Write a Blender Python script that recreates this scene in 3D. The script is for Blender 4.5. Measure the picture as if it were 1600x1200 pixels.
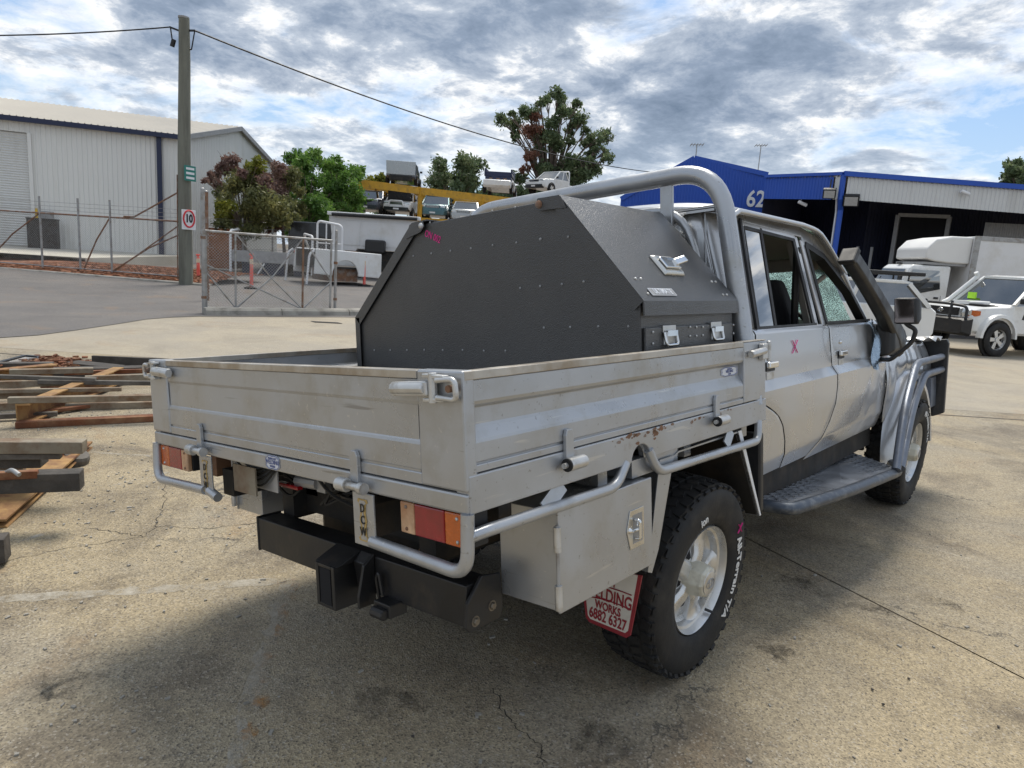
import bpy, bmesh, math, random
import numpy as np
from mathutils import Matrix, Vector
random.seed(7); rng = np.random.default_rng(7)
for o in list(bpy.data.objects): bpy.data.objects.remove(o)
SC = bpy.context.scene
COL = SC.collection
rad = math.radians
V = Vector

# ------------------------------------------------------------------ camera
# the ute's body leans to its left on its sagged suspension; its frame in the world:
UP = V((0.1292, 0.0000, 0.9916)).normalized()          # true vertical seen from the ute body
_Y = (V((0, 1, 0)) - UP * UP.y).normalized()
_X = _Y.cross(UP)
W3 = Matrix((_X, _Y, UP))                               # body -> world rotation
ORG = V((0.82, 0.0, -0.015))                            # right rear tyre contact in the body frame
BODY = W3.to_4x4(); BODY.translation = -(W3 @ ORG)
yaw, pitch, roll, FPX = 0.7321, 0.0924, -0.0318, 1088.3
CB = V((2.0930, -2.4905, 1.4233))                       # camera in the body frame
_f = V((-math.sin(yaw) * math.cos(pitch), math.cos(yaw) * math.cos(pitch), -math.sin(pitch)))
_r0 = V((math.cos(yaw), math.sin(yaw), 0)); _u0 = _r0.cross(_f)
_r = _r0 * math.cos(roll) + _u0 * math.sin(roll); _u = _r.cross(_f)
CR, CU, CF = W3 @ _r, W3 @ _u, W3 @ _f
CW = BODY @ CB
cam = bpy.data.cameras.new('camera'); co = bpy.data.objects.new('camera', cam); COL.objects.link(co)
cm = Matrix((CR, CU, -CF)).transposed().to_4x4(); cm.translation = CW
co.matrix_world = cm
cam.sensor_width = 36; cam.lens = 36 * FPX / 1600; cam.clip_start = 0.05; cam.clip_end = 3000
SC.camera = co

def ray(px, py): return CF + CR * ((px - 800) / FPX) - CU * ((py - 600) / FPX)
def gnd(px, py, z=0.0):                                 # survey helper: point of the place at height z
    d = ray(px, py); return CW + d * ((z - CW.z) / d.z)
def at(px, py, D):                                      # point of the place at horizontal distance D
    d = ray(px, py); return CW + d * (D / math.hypot(d.x, d.y))
B3 = W3.transposed()
def bray(px, py): return B3 @ ray(px, py)
def bx(px, py, c): d = bray(px, py); return CB + d * ((c - CB.x) / d.x)
def by(px, py, c): d = bray(px, py); return CB + d * ((c - CB.y) / d.y)
def bz(px, py, c): d = bray(px, py); return CB + d * ((c - CB.z) / d.z)

# ------------------------------------------------------------------ sky, sun, exposure
SUN_AZ = V((-0.50, 0.87, 0)).normalized(); SUN_EL = rad(61)
sund = SUN_AZ * math.cos(SUN_EL) + V((0, 0, math.sin(SUN_EL)))
wd = bpy.data.worlds.new('World'); SC.world = wd; wd.use_nodes = True
def sky():
    nt = wd.node_tree; N = nt.nodes; L = nt.links
    for n in list(N): N.remove(n)
    out = N.new('ShaderNodeOutputWorld'); bg = N.new('ShaderNodeBackground'); bg.inputs['Strength'].default_value = 0.10
    L.new(bg.outputs[0], out.inputs[0])
    st = N.new('ShaderNodeTexSky'); st.sky_type = 'NISHITA'; st.sun_disc = False
    st.sun_elevation = SUN_EL; st.sun_rotation = math.atan2(SUN_AZ.x, SUN_AZ.y)
    st.air_density = 1.0; st.dust_density = 1.2; st.ozone_density = 1.5
    tc = N.new('ShaderNodeTexCoord'); sep = N.new('ShaderNodeSeparateXYZ'); L.new(tc.outputs['Generated'], sep.inputs[0])
    def m(op, a, b=None, c=None):
        n = N.new('ShaderNodeMath'); n.operation = op
        for i, v in enumerate((a, b, c)):
            if v is None: continue
            if isinstance(v, (int, float)): n.inputs[i].default_value = v
            else: L.new(v, n.inputs[i])
        return n.outputs[0]
    zz = m('MAXIMUM', sep.outputs['Z'], 0.0); den = m('ADD', zz, 0.22)
    cx = m('DIVIDE', sep.outputs['X'], den); cy = m('DIVIDE', sep.outputs['Y'], den)
    cmb = N.new('ShaderNodeCombineXYZ'); L.new(cx, cmb.inputs[0]); L.new(cy, cmb.inputs[1])
    def noise(scale, det, rough, off, dist=0.0):
        mp = N.new('ShaderNodeMapping'); mp.inputs['Location'].default_value = off; L.new(cmb.outputs[0], mp.inputs[0])
        n = N.new('ShaderNodeTexNoise'); n.inputs['Scale'].default_value = scale; n.inputs['Detail'].default_value = det
        n.inputs['Roughness'].default_value = rough; n.inputs['Distortion'].default_value = dist
        L.new(mp.outputs[0], n.inputs['Vector']); return n.outputs[0]
    def ramp(v, pts):
        r = N.new('ShaderNodeValToRGB'); e = r.color_ramp.elements
        while len(e) < len(pts): e.new(0.5)
        for k, (p, c) in zip(e, pts): k.position = p; k.color = (*c, 1)
        L.new(v, r.inputs[0]); return r.outputs[0]
    big = noise(.8, 3, .5, (3.1, 1.7, 0)); cov = noise(1.9, 11, .62, (0.4, 5.2, 0), .25); fine = noise(5.0, 10, .66, (7.7, 2.1, 0), .25)
    d = m('ADD', m('MULTIPLY', cov, 0.54), m('MULTIPLY', big, 0.46))
    mask = ramp(d, [(0.41, (0, 0, 0)), (0.49, (1, 1, 1))])
    thick = m('ADD', m('MULTIPLY', d, 0.70), m('MULTIPLY', fine, 0.30))
    # thin cloud bright, thick cloud grey underneath
    ccol = ramp(thick, [(0.42, (1.08, 1.07, 1.05)), (0.470, (.90, .91, .92)), (0.508, (.46, .52, .61)), (0.56, (.26, .325, .43)), (0.63, (.15, .205, .29))])
    sc = N.new('ShaderNodeVectorMath'); sc.operation = 'SCALE'; L.new(ccol, sc.inputs[0]); sc.inputs['Scale'].default_value = 8.0
    # hazy pale blue between the clouds
    hz = N.new('ShaderNodeMix'); hz.data_type = 'RGBA'; hz.inputs[0].default_value = 0.45
    L.new(st.outputs[0], hz.inputs[6]); hz.inputs[7].default_value = (1.9, 3.5, 5.9, 1)
    mx = N.new('ShaderNodeMix'); mx.data_type = 'RGBA'; L.new(mask, mx.inputs[0]); L.new(hz.outputs[2], mx.inputs[6]); L.new(sc.outputs[0], mx.inputs[7])
    # towards the horizon everything pales out
    hf = ramp(sep.outputs['Z'], [(0.0, (1, 1, 1)), (0.20, (0, 0, 0))]); hm = m('MULTIPLY', hf, 0.5)
    mh = N.new('ShaderNodeMix'); mh.data_type = 'RGBA'; L.new(hm, mh.inputs[0]); L.new(mx.outputs[2], mh.inputs[6]); mh.inputs[7].default_value = (4.6, 5.5, 6.4, 1)
    L.new(mh.outputs[2], bg.inputs[0])
sky()
sl = bpy.data.lights.new('sun', 'SUN'); sl.energy = 2.3; sl.angle = rad(22); sl.color = (1, .94, .84)
so = bpy.data.objects.new('sun', sl); COL.objects.link(so); so.rotation_mode = 'QUATERNION'
so.rotation_quaternion = sund.to_track_quat('Z', 'Y'); so.location = (0, 0, 60)
vs = SC.view_settings; vs.view_transform = 'Standard'; vs.look = 'None'; vs.exposure = 0.56; vs.gamma = 1; vs.use_curve_mapping = False

# ------------------------------------------------------------------ materials
MT = {}
def nodes(name):
    mt = bpy.data.materials.new(name); mt.use_nodes = True; nt = mt.node_tree
    return mt, nt, nt.nodes, nt.links, nt.nodes['Principled BSDF']
def pm(name, col, rough=.5, metal=0., var=.12, scale=6., bump=0., bscale=80., coat=0., dirt=None, dscale=3., damt=.5, trans=0., emit=None, rvar=.1, streak=False, scratch=0.):
    mt, nt, N, L, b = nodes(name)
    tc = N.new('ShaderNodeTexCoord'); src = tc.outputs['Object']
    if streak:
        mp = N.new('ShaderNodeMapping'); mp.inputs['Scale'].default_value = (1, 1, .12); L.new(src, mp.inputs[0]); src = mp.outputs[0]
    n = N.new('ShaderNodeTexNoise'); n.inputs['Scale'].default_value = scale; n.inputs['Detail'].default_value = 6; L.new(src, n.inputs['Vector'])
    r = N.new('ShaderNodeMapRange'); r.inputs[3].default_value = 1 - var; r.inputs[4].default_value = 1 + var; r.inputs[1].default_value = .3; r.inputs[2].default_value = .7
    L.new(n.outputs[0], r.inputs[0])
    mul = N.new('ShaderNodeVectorMath'); mul.operation = 'SCALE'; mul.inputs[0].default_value = col[:3]; L.new(r.outputs[0], mul.inputs['Scale'])
    outc = mul.outputs[0]
    if dirt:
        n2 = N.new('ShaderNodeTexNoise'); n2.inputs['Scale'].default_value = dscale; n2.inputs['Detail'].default_value = 8; n2.inputs['Roughness'].default_value = .65; L.new(src, n2.inputs['Vector'])
        r2 = N.new('ShaderNodeMapRange'); r2.inputs[1].default_value = 1 - damt - .11; r2.inputs[2].default_value = 1 - damt + .11; L.new(n2.outputs[0], r2.inputs[0])
        mx = N.new('ShaderNodeMix'); mx.data_type = 'RGBA'; L.new(r2.outputs[0], mx.inputs[0]); L.new(outc, mx.inputs[6]); mx.inputs[7].default_value = (*dirt, 1); outc = mx.outputs[2]
    if scratch:
        for ang, sc_, off in (((.3, .2, .1), (3, 70, 70), 0), ((.1, .9, .6), (70, 4, 60), 5)):
            mp2 = N.new('ShaderNodeMapping'); mp2.inputs['Rotation'].default_value = ang; mp2.inputs['Scale'].default_value = sc_; mp2.inputs['Location'].default_value = (off, off, off); L.new(tc.outputs['Object'], mp2.inputs[0])
            n4 = N.new('ShaderNodeTexNoise'); n4.inputs['Scale'].default_value = 1; n4.inputs['Detail'].default_value = 2; L.new(mp2.outputs[0], n4.inputs['Vector'])
            r4 = N.new('ShaderNodeMapRange'); r4.inputs[1].default_value = .68; r4.inputs[2].default_value = .74; r4.inputs[3].default_value = 0; r4.inputs[4].default_value = scratch; L.new(n4.outputs[0], r4.inputs[0])
            mx4 = N.new('ShaderNodeMix'); mx4.data_type = 'RGBA'; L.new(r4.outputs[0], mx4.inputs[0]); L.new(outc, mx4.inputs[6]); mx4.inputs[7].default_value = (.62, .61, .58, 1) if off else (.20, .185, .165, 1); outc = mx4.outputs[2]
    L.new(outc, b.inputs['Base Color'])
    rr = N.new('ShaderNodeMapRange'); rr.inputs[3].default_value = max(0, rough - rvar); rr.inputs[4].default_value = min(1, rough + rvar); rr.inputs[1].default_value = .3; rr.inputs[2].default_value = .7
    L.new(n.outputs[0], rr.inputs[0]); L.new(rr.outputs[0], b.inputs['Roughness'])
    b.inputs['Metallic'].default_value = metal; b.inputs['Coat Weight'].default_value = coat; b.inputs['Coat Roughness'].default_value = .08
    if trans: b.inputs['Transmission Weight'].default_value = trans
    if bump:
        n3 = N.new('ShaderNodeTexNoise'); n3.inputs['Scale'].default_value = bscale; n3.inputs['Detail'].default_value = 3; L.new(tc.outputs['Object'], n3.inputs['Vector'])
        bp = N.new('ShaderNodeBump'); bp.inputs['Strength'].default_value = bump; bp.inputs['Distance'].default_value = .01; L.new(n3.outputs[0], bp.inputs['Height']); L.new(bp.outputs[0], b.inputs['Normal'])
    MT[name] = mt; return mt
def glass(name, tint, refl=.12, rough=.02, crack=False):
    mt, nt, N, L, b = nodes(name); N.remove(b); out = [n for n in N if n.type == 'OUTPUT_MATERIAL'][0]
    t = N.new('ShaderNodeBsdfTransparent'); t.inputs[0].default_value = (*tint, 1)
    g = N.new('ShaderNodeBsdfGlossy'); g.inputs['Roughness'].default_value = rough
    fr = N.new('ShaderNodeFresnel'); fr.inputs[0].default_value = 1.5
    a = N.new('ShaderNodeMath'); a.operation = 'ADD'; a.use_clamp = True; L.new(fr.outputs[0], a.inputs[0]); a.inputs[1].default_value = refl
    mx = N.new('ShaderNodeMixShader'); L.new(a.outputs[0], mx.inputs[0]); L.new(t.outputs[0], mx.inputs[1]); L.new(g.outputs[0], mx.inputs[2])
    last = mx.outputs[0]
    if crack:
        tc = N.new('ShaderNodeTexCoord'); v = N.new('ShaderNodeTexVoronoi'); v.feature = 'DISTANCE_TO_EDGE'; v.inputs['Scale'].default_value = 85; L.new(tc.outputs['Object'], v.inputs['Vector'])
        r = N.new('ShaderNodeMapRange'); r.inputs[1].default_value = .02; r.inputs[2].default_value = .16; r.inputs[3].default_value = .85; r.inputs[4].default_value = .15; L.new(v.outputs[0], r.inputs[0])
        nn = N.new('ShaderNodeTexNoise'); nn.inputs['Scale'].default_value = 7; nn.inputs['Detail'].default_value = 5; L.new(tc.outputs['Object'], nn.inputs['Vector'])
        mm = N.new('ShaderNodeMath'); mm.operation = 'MULTIPLY'; L.new(r.outputs[0], mm.inputs[0]); L.new(nn.outputs[0], mm.inputs[1])
        m2 = N.new('ShaderNodeMath'); m2.operation = 'MULTIPLY'; m2.use_clamp = True; L.new(mm.outputs[0], m2.inputs[0]); m2.inputs[1].default_value = 1.7
        df = N.new('ShaderNodeBsdfDiffuse'); df.inputs[0].default_value = (.50, .72, .68, 1)
        tl = N.new('ShaderNodeBsdfTranslucent'); tl.inputs[0].default_value = (.55, .82, .78, 1)
        ms = N.new('ShaderNodeMixShader'); ms.inputs[0].default_value = .55; L.new(df.outputs[0], ms.inputs[1]); L.new(tl.outputs[0], ms.inputs[2])
        m3 = N.new('ShaderNodeMixShader'); L.new(m2.outputs[0], m3.inputs[0]); L.new(last, m3.inputs[1]); L.new(ms.outputs[0], m3.inputs[2]); last = m3.outputs[0]
    L.new(last, out.inputs[0]); MT[name] = mt; return mt

pm('silver', (.52, .53, .545), .32, .65, .04, 3, coat=.6, dirt=(.44, .43, .40), dscale=2.2, damt=.30)
pm('traypaint', (.44, .455, .475), .35, .66, .09, 5, bump=.04, bscale=22, dirt=(.36, .35, .325), dscale=4.5, damt=.38, coat=.15, rvar=.14, scratch=.55)
pm('trayrust', (.44, .455, .475), .36, .62, .09, 5, bump=.04, bscale=22, dirt=(.24, .17, .12), dscale=11, damt=.29, scratch=.6)
pm('cap_alloy', (.50, .47, .42), .38, .7, .14, 9, dirt=(.34, .28, .21), dscale=5, damt=.48)
pm('zinc', (.58, .58, .57), .38, .7, .12, 20, dirt=(.30, .26, .20), dscale=14, damt=.36)
pm('chrome', (.75, .75, .74), .14, 1., .04, 8)
pm('stainless', (.62, .60, .55), .26, .9, .08, 14)
pm('black_steel', (.018, .018, .019), .42, .1, .25, 8, bump=.06, bscale=60, dirt=(.07, .055, .04), dscale=6, damt=.32)
pm('under_black', (.014, .013, .012), .7, 0, .3, 9, dirt=(.05, .036, .024), dscale=5, damt=.42)
pm('rubber', (.010, .010, .0105), .72, 0, .22, 12, bump=.12, bscale=90, dirt=(.032, .029, .025), dscale=7, damt=.40)
pm('plastic_black', (.016, .016, .017), .42, 0, .15, 12, bump=.05, bscale=200)
pm('trim_dark', (.012, .012, .013), .55, 0, .2, 10)
pm('seat_cloth', (.035, .035, .038), .85, 0, .2, 12, bump=.15, bscale=150)
pm('headlining', (.28, .26, .23), .85, 0, .08, 8)
pm('alloy', (.66, .66, .65), .32, .75, .06, 12, dirt=(.40, .37, .31), dscale=9, damt=.32)
pm('alloy_cream', (.58, .56, .47), .42, .25, .08, 10, dirt=(.36, .33, .26), dscale=9, damt=.34)
pm('letter_white', (.72, .72, .70), .6, 0, .1, 40)
pm('lens_red', (.27, .006, .012), .2, 0, .15, 30, coat=.5)
pm('lens_amber', (.52, .105, .006), .25, 0, .15, 40, coat=.5, bump=.12, bscale=120)
pm('lens_worn', (.55, .36, .22), .4, 0, .3, 30, dirt=(.40, .20, .10), dscale=12, damt=.5)
pm('marker_pink', (.75, .03, .26), .6, 0, .2, 60)
pm('flap_white', (.66, .63, .57), .55, 0, .07, 8, dirt=(.45, .40, .33), dscale=6, damt=.33)
pm('flap_red', (.27, .02, .03), .5, 0, .1, 20)
pm('decal_blue', (.10, .13, .30), .4, 0, .1, 20)
pm('decal_gold', (.46, .33, .13), .4, .3, .25, 30)
pm('decal_white', (.66, .68, .72), .4, 0, .05, 20)
pm('checker', (.26, .27, .29), .36, .4, .2, 8, dirt=(.10, .10, .10), dscale=9, damt=.33)
pm('step_steel', (.075, .09, .115), .42, .5, .2, 9, dirt=(.20, .21, .22), dscale=18, damt=.40)
pm('rail_silver', (.15, .17, .21), .42, .5, .12, 10, dirt=(.10, .11, .13), dscale=7, damt=.42)
pm('white_paint', (.76, .76, .74), .3, 0, .03, 2, coat=.5, dirt=(.62, .60, .55), dscale=1.8, damt=.38)
pm('box_white', (.70, .70, .70), .5, 0, .03, 1, dirt=(.58, .56, .52), dscale=1.0, damt=.4)
pm('fibreglass', (.74, .73, .70), .4, 0, .04, 1.2)
pm('grey_metal', (.34, .34, .34), .5, .5, .15, 6)
pm('galv', (.36, .36, .355), .5, .55, .18, 7, dirt=(.20, .16, .12), dscale=5, damt=.40)
pm('galv_rust', (.22, .12, .07), .8, .1, .3, 9, dirt=(.30, .28, .26), dscale=6, damt=.42)
pm('rack_yellow', (.62, .33, .022), .5, 0, .14, 3, dirt=(.30, .17, .04), dscale=2.5, damt=.38)
pm('bollard_red', (.80, .115, .085), .55, 0, .12, 6, dirt=(.72, .42, .34), dscale=3, damt=.42)
pm('bollard_band', (.78, .62, .45), .5, 0, .1, 8)
pm('shed_white', (.74, .735, .70), .5, 0., .05, .7, dirt=(.62, .61, .56), dscale=.7, damt=.40, streak=True)
pm('shed_roof', (.40, .375, .33), .55, .2, .06, .5)
pm('shed_navy', (.018, .026, .065), .45, .1, .1, 3)
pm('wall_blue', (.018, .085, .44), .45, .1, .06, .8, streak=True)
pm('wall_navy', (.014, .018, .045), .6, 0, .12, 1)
pm('painted_dark', (.008, .008, .010), .9, 0, .1, 1)  # near-black colour standing in for the unlit inside of openings
pm('fascia_white', (.66, .66, .64), .5, .1, .04, .6, dirt=(.54, .53, .50), dscale=.9, damt=.38, streak=True)
pm('sign_white', (.78, .78, .78), .5, 0, .02, 5)
pm('sign_green', (.02, .20, .16), .5, 0, .08, 8)
pm('sign_red', (.62, .03, .04), .5, 0, .08, 8)
pm('sign_black', (.015, .015, .015), .5, 0, .08, 8)
pm('sign_yellow', (.75, .47, .03), .5, 0, .08, 8)
pm('pole_wood', (.185, .185, .150), .9, 0, .25, 5, bump=.5, bscale=14, dirt=(.075, .07, .055), dscale=2.2, damt=.40, streak=True)
pm('cable', (.012, .012, .012), .6)
pm('kerb_conc', (.34, .32, .28), .85, 0, .18, 3, bump=.3, bscale=40, dirt=(.15, .14, .12), dscale=2.2, damt=.42)
pm('path_conc', (.52, .49, .42), .85, 0, .08, 1, bump=.15, bscale=30)
pm('mulch', (.26, .105, .05), .95, 0, .5, 9, bump=1., bscale=16, dirt=(.10, .05, .03), dscale=7, damt=.45)
pm('soil', (.16, .13, .09), .95, 0, .3, 2, bump=.5, bscale=9)
pm('timber_grey', (.15, .135, .115), .85, 0, .3, 9, bump=.4, bscale=40, dirt=(.055, .045, .038), dscale=3, damt=.45)
pm('timber_dark', (.060, .053, .046), .85, 0, .35, 9, bump=.5, bscale=40, dirt=(.12, .105, .09), dscale=5, damt=.38)
pm('steel_ochre', (.40, .235, .085), .75, 0, .25, 5, bump=.15, bscale=40, dirt=(.17, .075, .035), dscale=4.5, damt=.48)
pm('steel_rust', (.17, .062, .028), .85, .1, .35, 8, bump=.3, bscale=60, dirt=(.30, .17, .09), dscale=5, damt=.42)
pm('batten', (.28, .245, .185), .7, .2, .22, 6, bump=.15, bscale=40, dirt=(.16, .085, .04), dscale=4, damt=.44)
pm('bark_gum', (.16, .125, .10), .9, 0, .35, 3, bump=.5, bscale=8)
pm('car_grey', (.085, .09, .11), .28, .5, .05, 2, coat=.6)
pm('car_teal', (.06, .14, .155), .3, .5, .05, 2, coat=.6)
pm('car_silver', (.42, .44, .45), .3, .5, .05, 2, coat=.6)
pm('car_black', (.015, .016, .02), .3, .2, .05, 2, coat=.6)
pm('mirror_face', (.34, .29, .27), .1, .92, .04, 4)
pm('lamp_glass', (.60, .62, .62), .12, .6, .1, 12, coat=.5)
pm('stripe_red', (.62, .05, .035), .4); pm('stripe_orange', (.75, .22, .04), .4)
pm('torn_blue_metal', (.34, .43, .52), .24, .8, .3, 14, bump=.4, bscale=25)
pm('bin_rust', (.30, .115, .045), .85, .1, .3, 3, dirt=(.15, .06, .03), dscale=3, damt=.45)
pm('bolt_dull', (.20, .17, .13), .5, .5, .2, 20)
pm('hivis', (.45, .85, .05), .6)
glass('glass_side', (.22, .25, .26), .52)
glass('glass_dark', (.06, .07, .075), .22)
glass('glass_car', (.10, .13, .14), .30)
glass('glass_crazed', (.62, .78, .75), .06, .08, crack=True)

def foliage(name, c0, c1, c2):
    mt, nt, N, L, b = nodes(name)
    g = N.new('ShaderNodeNewGeometry'); tc = N.new('ShaderNodeTexCoord')
    n = N.new('ShaderNodeTexNoise'); n.inputs['Scale'].default_value = .9; n.inputs['Detail'].default_value = 3; L.new(tc.outputs['Object'], n.inputs['Vector'])
    a = N.new('ShaderNodeMath'); a.operation = 'MULTIPLY_ADD'; L.new(g.outputs['Random Per Island'], a.inputs[0]); a.inputs[1].default_value = .5
    s = N.new('ShaderNodeMath'); s.operation = 'MULTIPLY_ADD'; L.new(n.outputs[0], s.inputs[0]); s.inputs[1].default_value = 1.6; s.inputs[2].default_value = -.55
    L.new(s.outputs[0], a.inputs[2])
    r = N.new('ShaderNodeValToRGB'); e = r.color_ramp.elements; e.new(.5)
    for k, (p, c) in zip(e, ((.1, c0), (.5, c1), (.95, c2))): k.position = p; k.color = (*c, 1)
    L.new(a.outputs[0], r.inputs[0]); L.new(r.outputs[0], b.inputs['Base Color']); b.inputs['Roughness'].default_value = .55
    out = [x for x in N if x.type == 'OUTPUT_MATERIAL'][0]
    tl = N.new('ShaderNodeBsdfTranslucent'); L.new(r.outputs[0], tl.inputs[0]); ms = N.new('ShaderNodeMixShader'); ms.inputs[0].default_value = .42
    L.new(b.outputs[0], ms.inputs[1]); L.new(tl.outputs[0], ms.inputs[2]); L.new(ms.outputs[0], out.inputs[0])
    MT[name] = mt
foliage('leaf_green', (0.047, 0.115, 0.022), (0.121, 0.236, 0.043), (0.216, 0.351, 0.068))
foliage('leaf_gum', (0.073, 0.110, 0.055), (0.138, 0.191, 0.089), (0.244, 0.283, 0.138))
foliage('leaf_olive', (0.085, 0.098, 0.037), (0.177, 0.186, 0.068), (0.321, 0.295, 0.101))
foliage('leaf_maroon', (0.121, 0.073, 0.065), (0.211, 0.126, 0.107), (0.308, 0.203, 0.145))
foliage('leaf_dead', (0.189, 0.088, 0.061), (0.297, 0.142, 0.095), (0.378, 0.216, 0.149))
foliage('leaf_yellow', (0.095, 0.121, 0.016), (0.203, 0.216, 0.030), (0.324, 0.297, 0.047))

def ground_mat(name, tan, grey, dark, agg=1., stain=1., cracks=True):
    mt, nt, N, L, b = nodes(name)
    tc = N.new('ShaderNodeTexCoord'); P = tc.outputs['Object']
    def noise(s, d=6, r=.6, dist=0):
        n = N.new('ShaderNodeTexNoise'); n.inputs['Scale'].default_value = s; n.inputs['Detail'].default_value = d; n.inputs['Roughness'].default_value = r; n.inputs['Distortion'].default_value = dist
        L.new(P, n.inputs['Vector']); return n.outputs[0]
    def rng_(v, a, b_, c=0., d=1.):
        n = N.new('ShaderNodeMapRange'); n.inputs[1].default_value = a; n.inputs[2].default_value = b_; n.inputs[3].default_value = c; n.inputs[4].default_value = d; L.new(v, n.inputs[0]); return n.outputs[0]
    def mix(f, a, b_, mode='MIX'):
        n = N.new('ShaderNodeMix'); n.data_type = 'RGBA'; n.blend_type = mode
        for s, v in ((0, f), (6, a), (7, b_)):
            if isinstance(v, (int, float)): n.inputs[s].default_value = v
            elif isinstance(v, tuple): n.inputs[s].default_value = (*v, 1)
            else: L.new(v, n.inputs[s])
        return n.outputs[2]
    c = mix(rng_(noise(.40, 7, .64, .6), .42, .58), tan, grey)
    c = mix(rng_(noise(.33, 5, .6, .5), .52, .68, 0, .55 * stain), c, tuple(min(1, x * 1.25) for x in tan))
    c = mix(rng_(noise(1.1, 9, .70, .5), .47, .64, 0, .85 * stain), c, dark)
    c = mix(rng_(noise(5.5, 7, .7), .56, .74, 0, .5 * stain), c, tuple(min(1, x * 1.5) for x in tan))
    c = mix(rng_(noise(.9, 6, .66, .8), .56, .70, 0, .50 * stain), c, (.34, .20, .085))
    vo = N.new('ShaderNodeTexVoronoi'); vo.inputs['Scale'].default_value = 150; L.new(P, vo.inputs['Vector'])
    sep = N.new('ShaderNodeSeparateColor'); L.new(vo.outputs['Color'], sep.inputs[0])
    sp = rng_(sep.outputs[0], 0, 1, .70, 1.30)
    sc = N.new('ShaderNodeVectorMath'); sc.operation = 'SCALE'; L.new(c, sc.inputs[0]); L.new(sp, sc.inputs['Scale']); c2 = mix(agg, c, sc.outputs[0])
    c2 = mix(rng_(sep.outputs[1], .90, .93, 0, .6 * agg), c2, (.045, .042, .04))
    c2 = mix(rng_(sep.outputs[2], .93, .95, 0, .45 * agg), c2, (.55, .50, .42))
    c2 = mix(rng_(noise(34, 4, .7), .35, .65, .30, 0), c2, dark)
    h = N.new('ShaderNodeMath'); h.operation = 'MULTIPLY_ADD'; L.new(noise(60, 5, .7), h.inputs[0]); h.inputs[1].default_value = 1.0; L.new(vo.outputs['Distance'], h.inputs[2])
    hout = h.outputs[0]
    if cracks:
        dn = N.new('ShaderNodeTexNoise'); dn.inputs['Scale'].default_value = 2.2; dn.inputs['Detail'].default_value = 7; dn.inputs['Roughness'].default_value = .65; L.new(P, dn.inputs['Vector'])
        ad = N.new('ShaderNodeVectorMath'); ad.operation = 'MULTIPLY_ADD'; L.new(dn.outputs['Color'], ad.inputs[0]); ad.inputs[1].default_value = (.75, .75, 0); L.new(P, ad.inputs[2])
        ve = N.new('ShaderNodeTexVoronoi'); ve.feature = 'DISTANCE_TO_EDGE'; ve.inputs['Scale'].default_value = .42; L.new(ad.outputs[0], ve.inputs['Vector'])
        ck = rng_(ve.outputs['Distance'], .0012, .0042, 1, 0); cmk = rng_(noise(.8, 2), .50, .56)
        cf = N.new('ShaderNodeMath'); cf.operation = 'MULTIPLY'; L.new(ck, cf.inputs[0]); L.new(cmk, cf.inputs[1])
        cf2 = N.new('ShaderNodeMath'); cf2.operation = 'MULTIPLY'; L.new(cf.outputs[0], cf2.inputs[0]); cf2.inputs[1].default_value = .75
        c2 = mix(cf2.outputs[0], c2, (.05, .045, .038))
        # pale scuffs dragged across the slab
        for ang, off in ((.35, 0.), (-.5, 3.3), (1.2, 7.1)):
            mp = N.new('ShaderNodeMapping'); mp.inputs['Rotation'].default_value = (0, 0, ang); mp.inputs['Location'].default_value = (off, off, 0); mp.inputs['Scale'].default_value = (1.1, 34, 1); L.new(P, mp.inputs[0])
            sn = N.new('ShaderNodeTexNoise'); sn.inputs['Scale'].default_value = 1.; sn.inputs['Detail'].default_value = 3; L.new(mp.outputs[0], sn.inputs['Vector'])
            c2 = mix(rng_(sn.outputs[0], .70, .78, 0, .42), c2, (.52, .48, .40))
    L.new(c2, b.inputs['Base Color']); b.inputs['Roughness'].default_value = .82
    bp = N.new('ShaderNodeBump'); bp.inputs['Strength'].default_value = .55 * agg; bp.inputs['Distance'].default_value = .006; L.new(hout, bp.inputs['Height']); L.new(bp.outputs[0], b.inputs['Normal'])
    MT[name] = mt
ground_mat('yard_conc', (.40, .325, .205), (.32, .280, .210), (.140, .112, .078))
ground_mat('apron_conc', (.40, .345, .255), (.35, .31, .245), (.23, .20, .155), .5, .5, False)
ground_mat('asphalt', (.165, .150, .138), (.135, .126, .120), (.095, .088, .084), .7, .55, False)

def hammer_mat():
    mt, nt, N, L, b = nodes('hammered_black'); tc = N.new('ShaderNodeTexCoord'); P = tc.outputs['Object']
    vo = N.new('ShaderNodeTexVoronoi'); vo.feature = 'SMOOTH_F1'; vo.inputs['Scale'].default_value = 360; L.new(P, vo.inputs['Vector'])
    n = N.new('ShaderNodeTexNoise'); n.inputs['Scale'].default_value = 2.2; n.inputs['Detail'].default_value = 7; n.inputs['Roughness'].default_value = .65; L.new(P, n.inputs['Vector'])
    r = N.new('ShaderNodeValToRGB'); r.color_ramp.elements[0].position = .35; r.color_ramp.elements[0].color = (.006, .0063, .007, 1); r.color_ramp.elements[1].position = .75; r.color_ramp.elements[1].color = (.024, .023, .0215, 1)
    L.new(n.outputs[0], r.inputs[0]); L.new(r.outputs[0], b.inputs['Base Color']); b.inputs['Roughness'].default_value = .42; b.inputs['Coat Weight'].default_value = .8; b.inputs['Coat Roughness'].default_value = .26; b.inputs['Coat IOR'].default_value = 1.6
    bp = N.new('ShaderNodeBump'); bp.inputs['Strength'].default_value = .55; bp.inputs['Distance'].default_value = .003; bp.invert = True; L.new(vo.outputs[0], bp.inputs['Height']); L.new(bp.outputs[0], b.inputs['Normal']); L.new(bp.outputs[0], b.inputs['Coat Normal'])
    MT['hammered_black'] = mt
hammer_mat()
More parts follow.
